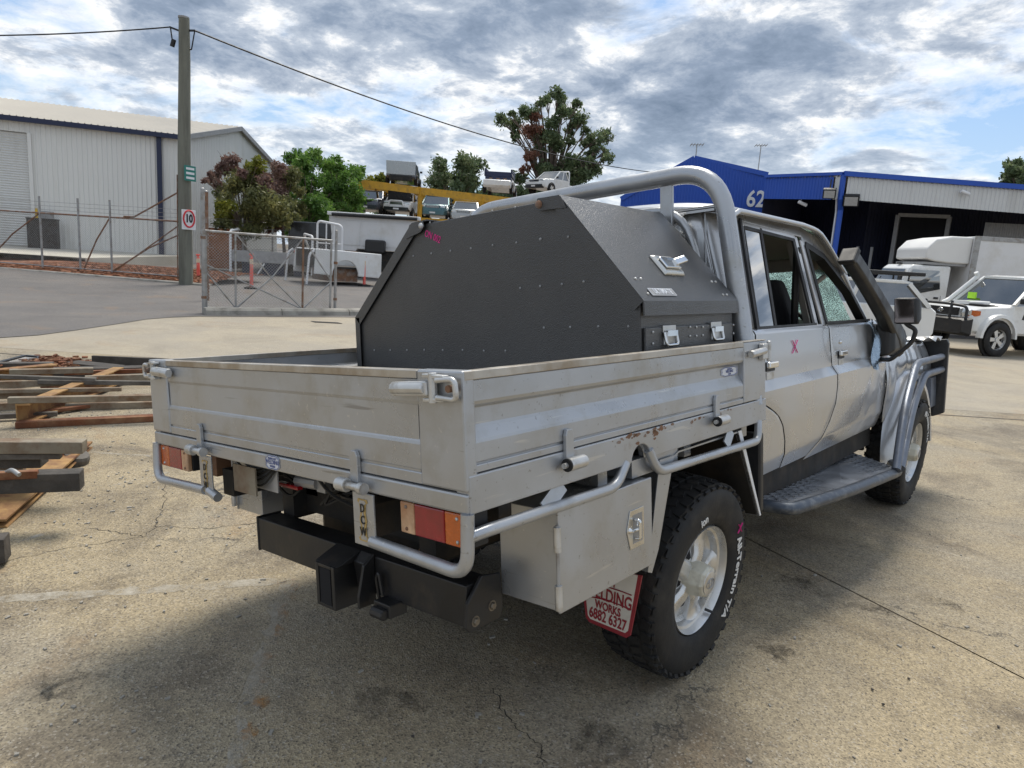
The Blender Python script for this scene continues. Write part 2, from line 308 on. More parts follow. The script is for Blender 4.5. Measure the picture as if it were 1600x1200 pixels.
def mark_mat(name, col, lo, hi, amt):
    mt, nt, N, L, b = nodes(name); tc = N.new('ShaderNodeTexCoord'); n = N.new('ShaderNodeTexNoise'); n.inputs['Scale'].default_value = 9; n.inputs['Detail'].default_value = 9; n.inputs['Roughness'].default_value = .75; L.new(tc.outputs['Object'], n.inputs['Vector'])
    r = N.new('ShaderNodeMapRange'); r.inputs[1].default_value = lo; r.inputs[2].default_value = hi; r.inputs[3].default_value = 0; r.inputs[4].default_value = amt; L.new(n.outputs[0], r.inputs[0]); L.new(r.outputs[0], b.inputs['Alpha'])
    b.inputs['Base Color'].default_value = (*col, 1); b.inputs['Roughness'].default_value = .85; MT[name] = mt
mark_mat('mark_dark', (.085, .070, .054), .42, .75, .42); mark_mat('mark_pale', (.52, .48, .40), .40, .66, .85); mark_mat('mark_rust', (.45, .22, .06), .48, .66, .8); mark_mat('crack_dark', (.05, .042, .034), .25, .45, .9)

# ------------------------------------------------------------------ mesh helpers
class MB:
    def __init__(s): s.v = []; s.f = []
    def add(s, vs, fs):
        o = len(s.v); s.v += [tuple(p) for p in vs]; s.f += [tuple(i + o for i in f) for f in fs]; return s
    def box(s, c, d, R=None):
        c = V(c); h = [x / 2 for x in d]; pts = []
        for x in (-1, 1):
            for y in (-1, 1):
                for z in (-1, 1):
                    p = V((x * h[0], y * h[1], z * h[2])); pts.append(c + (R @ p if R else p))
        return s.add(pts, [(0, 1, 3, 2), (4, 6, 7, 5), (0, 4, 5, 1), (2, 3, 7, 6), (0, 2, 6, 4), (1, 5, 7, 3)])
    def span(s, a, b):
        return s.box([(x + y) / 2 for x, y in zip(a, b)], [abs(y - x) for x, y in zip(a, b)])
    def extr(s, poly, vec):
        vec = V(vec); n = len(poly); P = [V(p) for p in poly]
        fs = [tuple(range(n - 1, -1, -1)), tuple(range(n, 2 * n))] + [(i, (i + 1) % n, n + (i + 1) % n, n + i) for i in range(n)]
        return s.add(P + [p + vec for p in P], fs)
    def bar(s, a, b, w, h, up=(0, 0, 1)):
        a, b = V(a), V(b); d = (b - a).normalized(); x = d.cross(V(up))
        if x.length < 1e-4: x = d.cross(V((1, 0, 0)))
        x.normalize(); u = x.cross(d)
        q = [x * (i * w / 2) + u * (j * h / 2) for i, j in ((-1, -1), (1, -1), (1, 1), (-1, 1))]
        return s.extr([a + p for p in q], b - a)
    def tube(s, path, r, n=10, caps=True, closed=False):
        P = [V(p) for p in path]; m = len(P); rs = r if isinstance(r, (list, tuple)) else [r] * m
        def tan(i):
            if closed: return (P[(i + 1) % m] - P[i - 1]).normalized()
            return (P[min(i + 1, m - 1)] - P[max(i - 1, 0)]).normalized()
        t = tan(0); ref = V((0, 0, 1)) if abs(t.z) < .9 else V((1, 0, 0)); x = t.cross(ref).normalized(); vs = []
        for i in range(m):
            t = tan(i); x = (x - t * x.dot(t)).normalized(); y = t.cross(x)
            for k in range(n): a = 2 * math.pi * k / n; vs.append(P[i] + (x * math.cos(a) + y * math.sin(a)) * rs[i])
        fs = []
        for i in range(m if closed else m - 1):
            j = (i + 1) % m
            for k in range(n): fs.append((i * n + k, i * n + (k + 1) % n, j * n + (k + 1) % n, j * n + k))
        if caps and not closed: fs += [tuple(range(n - 1, -1, -1)), tuple((m - 1) * n + k for k in range(n))]
        return s.add(vs, fs)
    def cyl(s, a, b, r, n=12): return s.tube([a, b], r, n)
    def lathe(s, prof, o, ax, n=32, closed=False):
        ax = V(ax).normalized(); ref = V((0, 0, 1)) if abs(ax.z) < .9 else V((1, 0, 0)); x = ax.cross(ref).normalized(); y = ax.cross(x); o = V(o); m = len(prof); vs = []
        for r, h in prof:
            for k in range(n): a = 2 * math.pi * k / n; vs.append(o + ax * h + (x * math.cos(a) + y * math.sin(a)) * r)
        fs = []
        for i in range(m if closed else m - 1):
            j = (i + 1) % m
            for k in range(n): fs.append((i * n + k, i * n + (k + 1) % n, j * n + (k + 1) % n, j * n + k))
        return s.add(vs, fs)
    def grid(s, rows, closed=False):
        m = len(rows); n = len(rows[0]); vs = [p for r in rows for p in r]; fs = []
        for i in range(m - 1):
            for k in range(n if closed else n - 1): fs.append((i * n + k, i * n + (k + 1) % n, (i + 1) * n + (k + 1) % n, (i + 1) * n + k))
        return s.add(vs, fs)
    def loft(s, rings):
        s.grid(rings, True); n = len(rings[0]); o = len(s.v) - n * len(rings)
        s.f += [tuple(o + k for k in range(n - 1, -1, -1)), tuple(o + n * (len(rings) - 1) + k for k in range(n))]; return s
    def dome(s, c, r, ax, n=8):
        return s.lathe([(r, 0), (r * .8, r * .45), (r * .4, r * .72), (.0005, r * .8)], c, ax, n)
    def mesh(s, name, mat, smooth=None, fix=True):
        me = bpy.data.meshes.new(name); me.from_pydata(s.v, [], s.f); me.materials.append(MT[mat])
        if fix:
            bm = bmesh.new(); bm.from_mesh(me); bmesh.ops.recalc_face_normals(bm, faces=bm.faces); bm.to_mesh(me); bm.free()
        if smooth is not None:
            me.shade_smooth(); me.set_sharp_from_angle(angle=rad(smooth))
        return me
    def obj(s, name, mat, parent=None, smooth=None, bevel=0, solid=0, label=None, fix=True, seg=2):
        o = bpy.data.objects.new(name, s.mesh(name, mat, smooth, fix)); COL.objects.link(o); o.parent = parent
        if solid: m = o.modifiers.new('thick', 'SOLIDIFY'); m.thickness = solid; m.offset = 0
        if bevel: m = o.modifiers.new('bevel', 'BEVEL'); m.width = bevel; m.segments = seg; m.limit_method = 'ANGLE'; m.angle_limit = rad(40); m.harden_normals = False
        if label: o['label'] = label
        return o
def fillet(pts, r, n=5):
    P = [V(p) for p in pts]; out = [P[0]]
    rr = r if isinstance(r, (list, tuple)) else [r] * (len(P) - 2)
    for i in range(1, len(P) - 1):
        a, b, c = P[i - 1], P[i], P[i + 1]; d1 = (a - b); d2 = (c - b); k = min(rr[i - 1], d1.length * .48, d2.length * .48)
        p0 = b + d1.normalized() * k; p2 = b + d2.normalized() * k
        for j in range(n + 1): t = j / n; out.append(p0 * (1 - t) ** 2 + b * (2 * t * (1 - t)) + p2 * t * t)
    out.append(P[-1]); return out
def tag(o, label, cat, group=None, kind=None):
    if label: o['label'] = label
    if cat: o['category'] = cat
    if group: o['group'] = group
    if kind: o['kind'] = kind
    return o
def thing(name, label, cat, loc=(0, 0, 0), rz=0, group=None, M=None):
    o = bpy.data.objects.new(name, None); COL.objects.link(o); o.empty_display_size = .2
    if M is not None: o.matrix_world = M
    else: o.location = loc; o.rotation_euler = (0, 0, rz)
    return tag(o, label, cat, group)
def place(name, me, parent=None, M=None):
    o = bpy.data.objects.new(name, me); COL.objects.link(o); o.parent = parent
    if M is not None: o.matrix_local = M
    return o
def text_mesh(s, size, depth=.002, mat='letter_white', bold=0., squeeze=1.):
    cu = bpy.data.curves.new('txt', 'FONT'); cu.body = s; cu.size = size; cu.extrude = depth; cu.offset = bold; cu.align_x = 'CENTER'; cu.align_y = 'CENTER'; cu.resolution_u = 3
    o = bpy.data.objects.new('txt', cu); COL.objects.link(o); bpy.context.view_layer.update()
    me = bpy.data.meshes.new_from_object(o.evaluated_get(bpy.context.evaluated_depsgraph_get())); bpy.data.objects.remove(o); bpy.data.curves.remove(cu)
    me.materials.clear(); me.materials.append(MT[mat])
    if squeeze != 1: me.transform(Matrix.Diagonal((squeeze, 1, 1, 1)))
    return me
def frame_m(o, x, y):                                   # matrix with local x,y axes
    x = V(x).normalized(); y = V(y); y = (y - x * y.dot(x)).normalized(); z = x.cross(y)
    m = Matrix((x, y, z)).transposed().to_4x4(); m.translation = V(o); return m
def copy_tree(o, parent=None):
    c = o.copy(); COL.objects.link(c); c.parent = parent
    for ch in list(o.children): copy_tree(ch, c)
    return c
# ------------------------------------------------------------------ the setting
def clip(poly, p, n):                                   # keep the side n points to
    out = []; p = V(p).to_2d(); n = V(n).to_2d()
    for i in range(len(poly)):
        a, b = V(poly[i]).to_2d(), V(poly[(i + 1) % len(poly)]).to_2d(); da, db = (a - p).dot(n), (b - p).dot(n)
        if da >= 0: out.append(a)
        if (da >= 0) != (db >= 0): out.append(a + (b - a) * (da / (da - db)))
    return out
def sheet(name, poly, mat, z=0., zf=None):
    m = MB(); m.add([(q.x, q.y, zf(q) if zf else z) for q in map(V, poly)], [tuple(range(len(poly)))])
    o = m.obj(name, mat); o['kind'] = 'structure'; return o
BIG = [V((x, y)) for x, y in ((-900, -900), (900, -900), (900, 900), (-900, 900))]
YARD = [V((x, y)) for x, y in ((-70, -60), (70, -60), (70, 80), (-70, 80))]
sheet('ground', BIG, 'soil', -.03)
d0, d1 = gnd(0, 543), gnd(230, 558); dd = (d1 - d0).normalized(); dn = V((-dd.y, dd.x, 0))     # drain line, dn points away from camera
if (CW - d0).dot(dn) > 0: dn = -dn
j0, j1 = gnd(1175, 845), gnd(1600, 1060); jd = (j1 - j0).normalized(); jn = V((-jd.y, jd.x, 0))
near = clip(YARD, d0 - dn * .012, -dn)
sheet('concrete_yard', clip(near, j0 + jn * .005, jn), 'yard_conc'); sheet('concrete_yard', clip(near, j0 - jn * .005, -jn), 'yard_conc')
apron = clip(YARD, d0 + dn * .012, dn)
sheet('concrete_apron', apron, 'apron_conc', -.002)
sheet('drain_strip', clip(clip(YARD, d0 - dn * .45, dn), d0 - dn * .42, -dn), 'under_black', .003)
# cracks and drag marks on the slab: thin flat strips lying on it
def ground_strip(name, pts, w, mat, z, jit=0., n=10):
    P_ = [gnd(*p) for p in pts]; Q = []
    for a, b in zip(P_, P_[1:]):
        for k in range(n): Q.append(a.lerp(b, k / n) + V((random.uniform(-jit, jit), random.uniform(-jit, jit), 0)))
    Q.append(P_[-1]); A = []; Bq = []
    for i, q in enumerate(Q):
        t = (Q[min(i + 1, len(Q) - 1)] - Q[max(i - 1, 0)]); t.z = 0; t.normalize(); s_ = V((-t.y, t.x, 0)) * (w / 2 * random.uniform(.5, 1.3)); A.append((q.x + s_.x, q.y + s_.y, z)); Bq.append((q.x - s_.x, q.y - s_.y, z))
    m = MB(); m.grid([A, Bq]); o = m.obj(name, mat); o['kind'] = 'structure'
for pts in (((262, 745), (256, 790), (244, 822), (225, 838), (120, 855), (0, 878)), ((244, 822), (320, 826), (400, 818), (440, 806)), ((770, 1080), (800, 1130), (840, 1165), (850, 1200)), ((225, 838), (190, 832), (140, 826))): ground_strip('slab_crack', pts, .0042, 'crack_dark', .002, .016)
for pts, w in ((((-40, 940), (200, 925), (445, 908)), .07), (((452, 905), (425, 990), (395, 1080), (362, 1210)), .07), (((0, 855), (70, 835)), .03), (((60, 702), (236, 713)), .03), (((175, 760), (262, 738)), .02)): ground_strip('drag_mark', pts, w, 'mark_pale', .0015, .012)
for pts, w in ((((462, 905), (436, 990), (408, 1080), (378, 1200)), .05), (((436, 912), (452, 906)), .05)): ground_strip('rust_mark', pts, w, 'mark_rust', .0026, .012)
for pts, w in ((((1230, 905), (1275, 918)), .16), (((1330, 945), (1400, 958)), .10), (((1440, 935), (1500, 950)), .12), (((560, 1090), (640, 1100)), .20), (((1200, 1010), (1240, 1030)), .14), (((60, 1080), (130, 1072)), .16), (((900, 1150), (990, 1165)), .18)): ground_strip('oil_stain', pts, w, 'mark_dark', .0012, .03)
# street / driveway asphalt: flat to the gate, then rising gently into the back yard
SD = V((-.80, .60, 0)); S0 = 19.
def gz(x, y): return .006 + max(0., (V((x, y, 0)) - CW).dot(SD) - S0) * .016
bl = [gnd(*p).to_2d() for p in ((-260, 545), (0, 528), (60, 524), (120, 516), (180, 507), (230, 499), (270, 496), (310, 494.5), (335, 494.5), (556, 496), (700, 497))]
asp = bl + [V((30, 75)), V((-70, 75)), V((-70, -30))]
cut = CW + SD * S0
sheet('asphalt_drive', clip(asp, cut, -SD), 'asphalt', .006)
sheet('asphalt_back_yard', clip(asp, cut, SD), 'asphalt', zf=lambda q: gz(q.x, q.y))

kA, kB = gnd(0, 425), gnd(316, 451); kd = (kB - kA).normalized(); kn = V((-kd.y, kd.x, 0))      # street kerb, kn towards the shed
if kn.dot(SD) < 0: kn = -kn
KL = kA - kd * 30
def strip(a, b, o0, z0, o1, z1, name, mat, lenR=0.):
    p = [a + kn * o0 + V((0, 0, z0)), b + kn * o0 + V((0, 0, z0)), b + kn * o1 + V((0, 0, z1)), a + kn * o1 + V((0, 0, z1))]
    m = MB(); m.add(p, [(0, 1, 2, 3)]); o = m.obj(name, mat); o['kind'] = 'structure'; return o
# kerb: pieces butted with open joints
m_k = 2.4; n_k = int(((kB - KL).length) / m_k)
kroot = thing('street_kerb', 'low grey concrete kerb along the street below the wire fence', 'kerb', KL)
for i in range(n_k):
    a = kd * (i * m_k + .008) + (kB - KL - kd * (n_k * m_k)); b = a + kd * (m_k - .016)
    m = MB(); prof = [(0, -.02), (.03, .13), (.06, .155), (.24, .155), (.24, -.02)]
    m.extr([a + kn * o + V((0, 0, z)) for o, z in prof], b - a); m.obj('kerb_block', 'kerb_conc', kroot, bevel=.01)
kr2 = thing('return_kerb', 'concrete kerb running back from the power pole past the gate post', 'kerb', kB)
rdir = (at(362, 432, 33) - kB); rdir.z = 0
m = MB(); m.extr([V((0, 0, -.02)), V((.03, .0, .15)), V((.22, .12, .15)), V((.24, .13, -.02))], rdir); m.obj('kerb_block', 'kerb_conc', kr2, bevel=.01)
# bed of bark mulch and the shed's concrete pad
pb, ps = 0.24, 3.2
zs_ = .42
def bed():
    m = MB(); rows = []; nx, ny = 90, 12
    for j in range(ny + 1):
        t = j / ny; row = []
        for i in range(nx + 1):
            p = KL + kd * ((kB - KL).length * i / nx) + kn * (pb + (ps + .4 - pb) * t)
            px_i = i / nx; hump = .0 if px_i < .72 else .16 * math.sin(min(1, (px_i - .72) / .2) * math.pi * .5)
            z = .12 + (zs_ - .1) * t * .8 + hump * math.sin(t * math.pi) + random.uniform(-.02, .02); row.append((p.x, p.y, z))
        rows.append(row)
    m.grid(rows); o = m.obj('mulch_bed', 'mulch', smooth=60); o['kind'] = 'structure'
bed()
def chips():
    m = MB()
    for i in range(2600):
        s = random.uniform(-9, 0.2); t = random.uniform(.3, 3.2); p = kB + kd * s + kn * t; z = .12 + (zs_ - .1) * (t - pb) / 3.36 * .8 + (.16 * math.sin(min(1, max(0, s + 9.5) / 6.6) * math.pi * .5)) * math.sin((t - pb) / 3.36 * math.pi) + .02
        R = Matrix.Rotation(random.uniform(0, 6.3), 3, 'Z') @ Matrix.Rotation(random.uniform(-.5, .5), 3, 'X')
        m.box((p.x, p.y, z), (random.uniform(.06, .16), random.uniform(.02, .05), .015), R)
    o = m.obj('bark_chips', 'mulch', fix=False); tag(o, 'loose orange brown bark chips on the bed beside the power pole', 'bark', kind='stuff')
chips()
shA = at(283, 212, 37); zsl = at(283, 399, 37).z; Lsh = 42.
_e = at(0, 180, 1); _e = at(0, 180, (shA.z - CW.z) / (_e.z - CW.z)); sdv = V((shA.x - _e.x, shA.y - _e.y, 0)).normalized(); snv = V((-sdv.y, sdv.x, 0))
if snv.dot(SD) < 0: snv = -snv
pad_f = (kn * ps)
# pad: rises from its front edge to the shed wall
offw = (shA - kB).dot(kn)
flat3 = lambda p, z: V((p.x, p.y, z))
padm = MB(); a0 = KL; b0 = kB + kd * ((shA - kB).dot(kd) + .3); e0 = kB + kd * -7.3
padm.add([a0 + kn * ps + V((0, 0, zs_ + .12)), e0 + kn * ps + V((0, 0, zs_ + .12)), flat3(shA + snv * .1 + sdv * .3, zsl), flat3(shA + snv * .1 - sdv * Lsh, zsl),
          a0 + kn * ps + V((0, 0, -.1)), e0 + kn * ps + V((0, 0, -.1)), b0 + kn * (offw + .1) + V((0, 0, -.1)), a0 + kn * (offw + .1) + V((0, 0, -.1))],
         [(0, 1, 2, 3), (0, 4, 5, 1), (1, 5, 6, 2)]); o = padm.obj('concrete_pad', 'path_conc'); o['kind'] = 'structure'
m = MB(); m.extr([a0 + kn * (ps - .03) + V((0, 0, -.1)), e0 + kn * (ps - .03) + V((0, 0, -.1)), e0 + kn * (ps - .03) + V((0, 0, zs_ + .07)), a0 + kn * (ps - .03) + V((0, 0, zs_ + .07))], -kn * .05)
o = m.obj('retaining_edge', 'under_black'); o['kind'] = 'structure'

def ribwall(m, p0, p1, zb, zt, out, pitch=.19, dep=.028):
    p0, p1 = V(p0), V(p1); p0.z = p1.z = 0; L = (p1 - p0).length; d = (p1 - p0) / L; out = V(out).normalized(); n = max(1, int(L / pitch)); pt = L / n; top = []; bot = []
    for i in range(n):
        for f, o in ((0, 0), (.55, 0), (.66, 1), (.89, 1)):
            s = (i + f) * pt; q = p0 + d * s + out * (dep * o); top.append(V((q.x, q.y, zt(s)))); bot.append(V((q.x, q.y, zb)))
    q = p1; top.append(V((q.x, q.y, zt(L)))); bot.append(V((q.x, q.y, zb)))
    m.grid([bot, top]); return m

# ---- white shed on the left
shed = thing('white_shed', 'long pale corrugated shed with dark gutter behind the wire fence', 'shed', (shA.x, shA.y, zsl))
si = shed.location.copy()
pkd, pkn = kd, kn; kd, kn = sdv, V((CF.x, CF.y, 0)).normalized()
_q = shA + kn * 6.4; ez = shA.z; half = 6.4; rz_ = at(367, 199, (_q - CW).to_2d().length).z
loc = lambda p: V(p) - V((si.x, si.y, 0))
c0 = V((shA.x, shA.y, 0)); c1 = c0 - kd * Lsh; c2 = c0 + kn * (2 * half)
wn = V((-kd.y, kd.x, 0)); wn = wn if wn.dot(CW - shA) > 0 else -wn
def onwall(px, py, off=0.): d = ray(px, py); t = (shA + wn * off - CW).dot(wn) / d.dot(wn); return CW + d * t
doorR = onwall(49, 300); ds = (V((doorR.x, doorR.y, 0)) - c0).dot(-kd); dw = 5.; dz = onwall(47, 208).z
def sobj(m, name, mat, par=shed, **k):
    m.v = [(x - si.x, y - si.y, z - si.z) for x, y, z in m.v]; return m.obj(name, mat, par, **k)
m = ribwall(MB(), c0, c0 - kd * ds, zsl, lambda s: ez, -kn); ribwall(m, c0 - kd * (ds + dw), c1, zsl, lambda s: ez, -kn); ribwall(m, c0 - kd * ds, c0 - kd * (ds + dw), dz, lambda s: ez, -kn); sobj(m, 'front_wall', 'shed_white')
m = ribwall(MB(), c0, c2, zsl - .6, lambda s: ez + (rz_ - ez) * (1 - abs(s - half) / half), kd); sobj(m, 'gable_wall', 'shed_white')
rm = MB()
def ribroof(m, e0, e1, r0, r1, pitch=.25, dep=.03):
    L = (e1 - e0).length; n = int(L / pitch); A = []; Bq = []
    for i in range(n + 1):
        for f, o in ((0, 0), (.7, 0), (.8, 1), (.9, 1)):
            t = min(1, (i + f) / n); A.append(e0.lerp(e1, t) + V((0, 0, dep * o))); Bq.append(r0.lerp(r1, t) + V((0, 0, dep * o)))
    m.grid([A, Bq])
ov = kd * .25
E0 = c0 + ov - kn * .2 + V((0, 0, ez + .02)); E1 = c1 - kn * .2 + V((0, 0, ez + .02)); R0 = c0 + ov + kn * half + V((0, 0, rz_ + .06)); R1 = c1 + kn * half + V((0, 0, rz_ + .06))
ribroof(rm, E0, E1, R0, R1); F0 = c2 + ov + kn * .2 + V((0, 0, ez + .02)); F1 = F0 - kd * Lsh; ribroof(rm, F0, F1, R0, R1)
sobj(rm, 'roof', 'shed_roof')
m = MB(); m.bar(E0 - kn * .08 + V((0, 0, -.12)), E1 - kn * .08 + V((0, 0, -.10)), .16, .20); sobj(m, 'gutter', 'shed_navy')
m = MB(); m.bar(E0 + V((0, 0, -.08)), R0 + V((0, 0, -.08)), .06, .22); m.bar(F0 + V((0, 0, -.08)), R0 + V((0, 0, -.08)), .06, .22); sobj(m, 'barge_board', 'grey_metal')
pp = onwall(252, 300); sdp = (V((pp.x, pp.y, 0)) - c0).dot(-kd)
m = MB(); m.span((0, 0, 0), (0, 0, 0)); m = MB(); q = c0 - kd * sdp - kn * .11; m.box((q.x, q.y, (ez + zsl) / 2 - .1), (.2, .14, ez - zsl - .2), Matrix.Rotation(math.atan2(kd.y, kd.x), 3, 'Z')); sobj(m, 'downpipe', 'shed_navy')
rd = thing('x', None, None); bpy.data.objects.remove(rd)
m = MB(); nsl = 46
for i in range(nsl):
    z0 = zsl + (dz - zsl) * i / nsl; z1 = zsl + (dz - zsl) * (i + 1) / nsl; a = c0 - kd * ds + kn * .12; b = c0 - kd * (ds + dw) + kn * .12
    m.grid([[a + V((0, 0, z0)), b + V((0, 0, z0))], [a - kn * .035 + V((0, 0, (z0 * .5 + z1 * .5))), b - kn * .035 + V((0, 0, (z0 * .5 + z1 * .5)))], [a + V((0, 0, z1)), b + V((0, 0, z1))]])
door = sobj(m, 'roller_door', 'fascia_white')
m = MB(); q = c0 - kd * (ds - .06) - kn * .05; m.box((q.x, q.y, (dz + zsl) / 2), (.14, .1, dz - zsl), Matrix.Rotation(math.atan2(kd.y, kd.x), 3, 'Z')); sobj(m, 'door_jamb', 'shed_white')
q = onwall(68, 365, .5); Dq = (q - CW).to_2d().length; q = V((q.x, q.y, 0)); Rk = Matrix.Rotation(math.atan2(kd.y, kd.x), 3, 'Z')
m = MB(); zz0, zz1 = at(68, 391, Dq).z, at(68, 343, Dq).z; m.box((0, 0, (zz1 - zz0) / 2), (1.12, .5, zz1 - zz0), Rk)
bb = thing('black_cabinet', 'black upright cabinet in front of the pale shed by the roller door', 'cabinet', (q.x, q.y, zz0)); m.obj('body', 'sign_black', bb, bevel=.02)
m = MB(); m.box((0, -.0, zz1 - zz0 + .02), (1.16, .54, .05), Rk); m.obj('lid', 'trim_dark', bb, bevel=.01)
q = onwall(54, 333, .06); m = MB(); m.box((0, 0, 0), (.24, .03, .42), Rk); o = m.obj('yellow_notice', 'sign_yellow'); o.location = q; tag(o, 'small yellow notice on the shed wall beside the roller door', 'sign')
q = onwall(73, 338, .07); m = MB(); m.box((0, 0, 0), (.55, .04, .42), Rk); o = m.obj('grey_notice', 'galv'); o.location = q; tag(o, 'pale grey notice board on the shed wall above the black cabinet', 'sign')

kd, kn = pkd, pkn
# ---- blue workshop on the right
DB = 40.
cC = at(1318, 273, DB); cL = at(1197, 277, DB * 1.09); cR = at(1600, 305, DB * 1.09); cRx = cC + (cR - cC) * 2.6; cRx.z = cC.z + (cR.z - cC.z) * 1.0
cb = at(1312, 311, DB).z; fh = cC.z - cb
ws = thing('workshop_building', 'blue corrugated workshop with open dark awning and white fascia', 'building', (cC.x, cC.y, 0)); wi = ws.location.copy()
def wobj(m, name, mat, **k):
    m.v = [(x - wi.x, y - wi.y, z) for x, y, z in m.v]; return m.obj(name, mat, ws, **k)
flat = lambda p: V((p.x, p.y, 0))
nL = (flat(cL) - flat(cC)).normalized(); nR = (flat(cR) - flat(cC)).normalized()
outL = V((nL.y, -nL.x, 0)); outL = outL if outL.dot(flat(CW) - flat(cC)) > 0 else -outL
outR = V((nR.y, -nR.x, 0)); outR = outR if outR.dot(flat(CW) - flat(cC)) > 0 else -outR
Lw = (flat(cL) - flat(cC)).length; Rw = (flat(cRx) - flat(cC)).length
def fascia(a, b, out, zt0, zt1, h, name, mat):
    L = (flat(b) - flat(a)).length; n = int(L / .2); m = MB(); T = []; Bt = []
    for i in range(n):
        for f, o in ((0, 0), (.55, 0), (.66, 1), (.89, 1)):
            t = (i + f) / n; p = flat(a).lerp(flat(b), t) + out * (.03 * o); z = zt0 + (zt1 - zt0) * t; T.append(p + V((0, 0, z))); Bt.append(p + V((0, 0, z - h)))
    m.grid([Bt, T]); return wobj(m, name, mat)
fascia(cC + nL * .55, cL, outL, cC.z, cL.z, fh * 1.0, 'blue_fascia', 'wall_blue')
fascia(cC, cC + nL * .45, outL, cC.z, cC.z, fh * 1.0, 'corner_flashing', 'fascia_white')
fascia(cC + nR * .25, cRx, outR, cC.z, cR.z + (cR.z - cC.z) * 1.6 * 0, fh, 'white_fascia', 'fascia_white')
m = MB(); zR = cR.z; m.bar(flat(cC) + V((0, 0, cC.z + .05)) + outR * .05, flat(cRx) + V((0, 0, zR + .05)) + outR * .05, .25, .24); wobj(m, 'blue_gutter', 'wall_blue')
m = MB(); m.bar(flat(cC) + V((0, 0, cC.z + .05)) + outL * .03, flat(cL) + V((0, 0, cL.z + .05)) + outL * .03, .2, .16); wobj(m, 'blue_capping', 'wall_blue')
back = (-(outL + outR)).normalized()
dep = 9.
bL = flat(cL) + back * dep; bR = flat(cRx) + back * dep; bC = flat(cC) + back * dep
m = MB(); m.extr([flat(cC) + V((0, 0, cC.z - .1)), flat(cRx) + V((0, 0, zR - .1)), bR + V((0, 0, zR + .3)), bL + V((0, 0, cL.z + .3)), flat(cL) + V((0, 0, cL.z - .1))], (0, 0, .08)); wobj(m, 'awning_roof', 'shed_roof')
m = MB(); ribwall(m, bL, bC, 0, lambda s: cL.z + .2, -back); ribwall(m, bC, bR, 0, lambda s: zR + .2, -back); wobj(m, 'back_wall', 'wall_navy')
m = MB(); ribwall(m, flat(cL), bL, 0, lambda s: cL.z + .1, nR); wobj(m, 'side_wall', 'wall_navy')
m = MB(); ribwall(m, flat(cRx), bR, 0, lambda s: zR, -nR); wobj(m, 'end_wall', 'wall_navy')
# open doorway in the back wall: frame and a flat near-black panel painted as its unlit bay
dT = at(1404, 336, 47.5); dT2 = at(1483, 346, 48.0); dxv = (flat(dT2) - flat(dT)); dxn = dxv.normalized(); pT = flat(dT)
m = MB(); m.extr([pT + dxn * .1, pT + dxv - dxn * .1, pT + dxv - dxn * .1 + V((0, 0, dT.z - .1)), pT + dxn * .1 + V((0, 0, dT.z - .1))], -back * .05); wobj(m, 'painted_doorway', 'painted_dark')
m = MB()
for q in (pT, pT + dxv): m.bar(q - back * .1, q - back * .1 + V((0, 0, dT.z)), .22, .22, up=(1, 0, 0))
m.bar(pT - back * .1 + V((0, 0, dT.z)), pT + dxv - back * .1 + V((0, 0, dT.z)), .2, .2); wobj(m, 'door_frame', 'grey_metal')
q0, q1 = at(1540, 348, 47.5), at(1640, 360, 49); m = MB(); ribwall(m, flat(q0) - back * .25, flat(q1) - back * .25, 0, lambda s: q0.z, -back, .12, .03); wobj(m, 'shutter', 'grey_metal')
for pxx in (1340, 1362): 
    q = flat(at(pxx, 400, 47)); m = MB(); m.bar(q - back * .3, q - back * .3 + V((0, 0, 3.6)), .14, .14, up=(1, 0, 0)); wobj(m, 'bay_column', 'grey_metal')
# corner post with its cranked head
pz = at(1299, 400, DB + .6)
m = MB(); q = flat(cC) + back * .5; m.tube([flat(cC) + V((0, 0, cC.z)) + back * .03, flat(cC) + V((0, 0, cb)) + back * .05, q + V((0, 0, cb - .5)), q], .14, 8); wobj(m, 'corner_post', 'wall_blue')
m = MB(); m.tube([flat(cC) + V((0, 0, cb + .1)) + back * .12 + nL * .25, q + V((0, 0, cb - .6)) + nL * .25, q + nL * .25], .05, 6); wobj(m, 'white_pipe', 'sign_white')
# main gabled hall
DG = 50.
gL = at(970, 311, DG); gA = at(1085, 247, DG); gR = at(1200, 273, DG)
rv = at(1292, 268, 84) - gA; rv.z = 0
zeL, zeR = gL.z, gR.z
gl, ga, gr = flat(gL), flat(gA), flat(gR); sA = (ga - gl).length; sR = (gr - gl).length
gdir = (gr - gl).normalized(); gout = V((gdir.y, -gdir.x, 0)); gout = gout if gout.dot(CW - gl) > 0 else -gout
m = ribwall(MB(), gl, gr, 0, lambda s: zeL + (gA.z - zeL) * s / sA if s < sA else gA.z + (zeR - gA.z) * (s - sA) / (sR - sA), gout, .2, .03); wobj(m, 'gable_wall', 'wall_blue')
m = MB(); ribroof(m, gr + V((0, 0, zeR)), gr + rv + V((0, 0, zeR)), ga + V((0, 0, gA.z)), ga + rv + V((0, 0, gA.z))); ribroof(m, gl + V((0, 0, zeL)), gl + rv + V((0, 0, zeL)), ga + V((0, 0, gA.z)), ga + rv + V((0, 0, gA.z))); wobj(m, 'hall_roof', 'shed_roof')
m = MB(); m.bar(gl + gout * .06 + V((0, 0, zeL)), ga + gout * .06 + V((0, 0, gA.z)), .14, .3); m.bar(gr + gout * .06 + V((0, 0, zeR)), ga + gout * .06 + V((0, 0, gA.z)), .14, .3); wobj(m, 'barge_board', 'wall_blue')
m = ribwall(MB(), gr, gr + rv, 0, lambda s: zeR, gdir, .4, .03); ribwall(m, gl, gl + rv, 0, lambda s: zeL, -gdir, .4, .03); wobj(m, 'hall_side_wall', 'wall_navy')
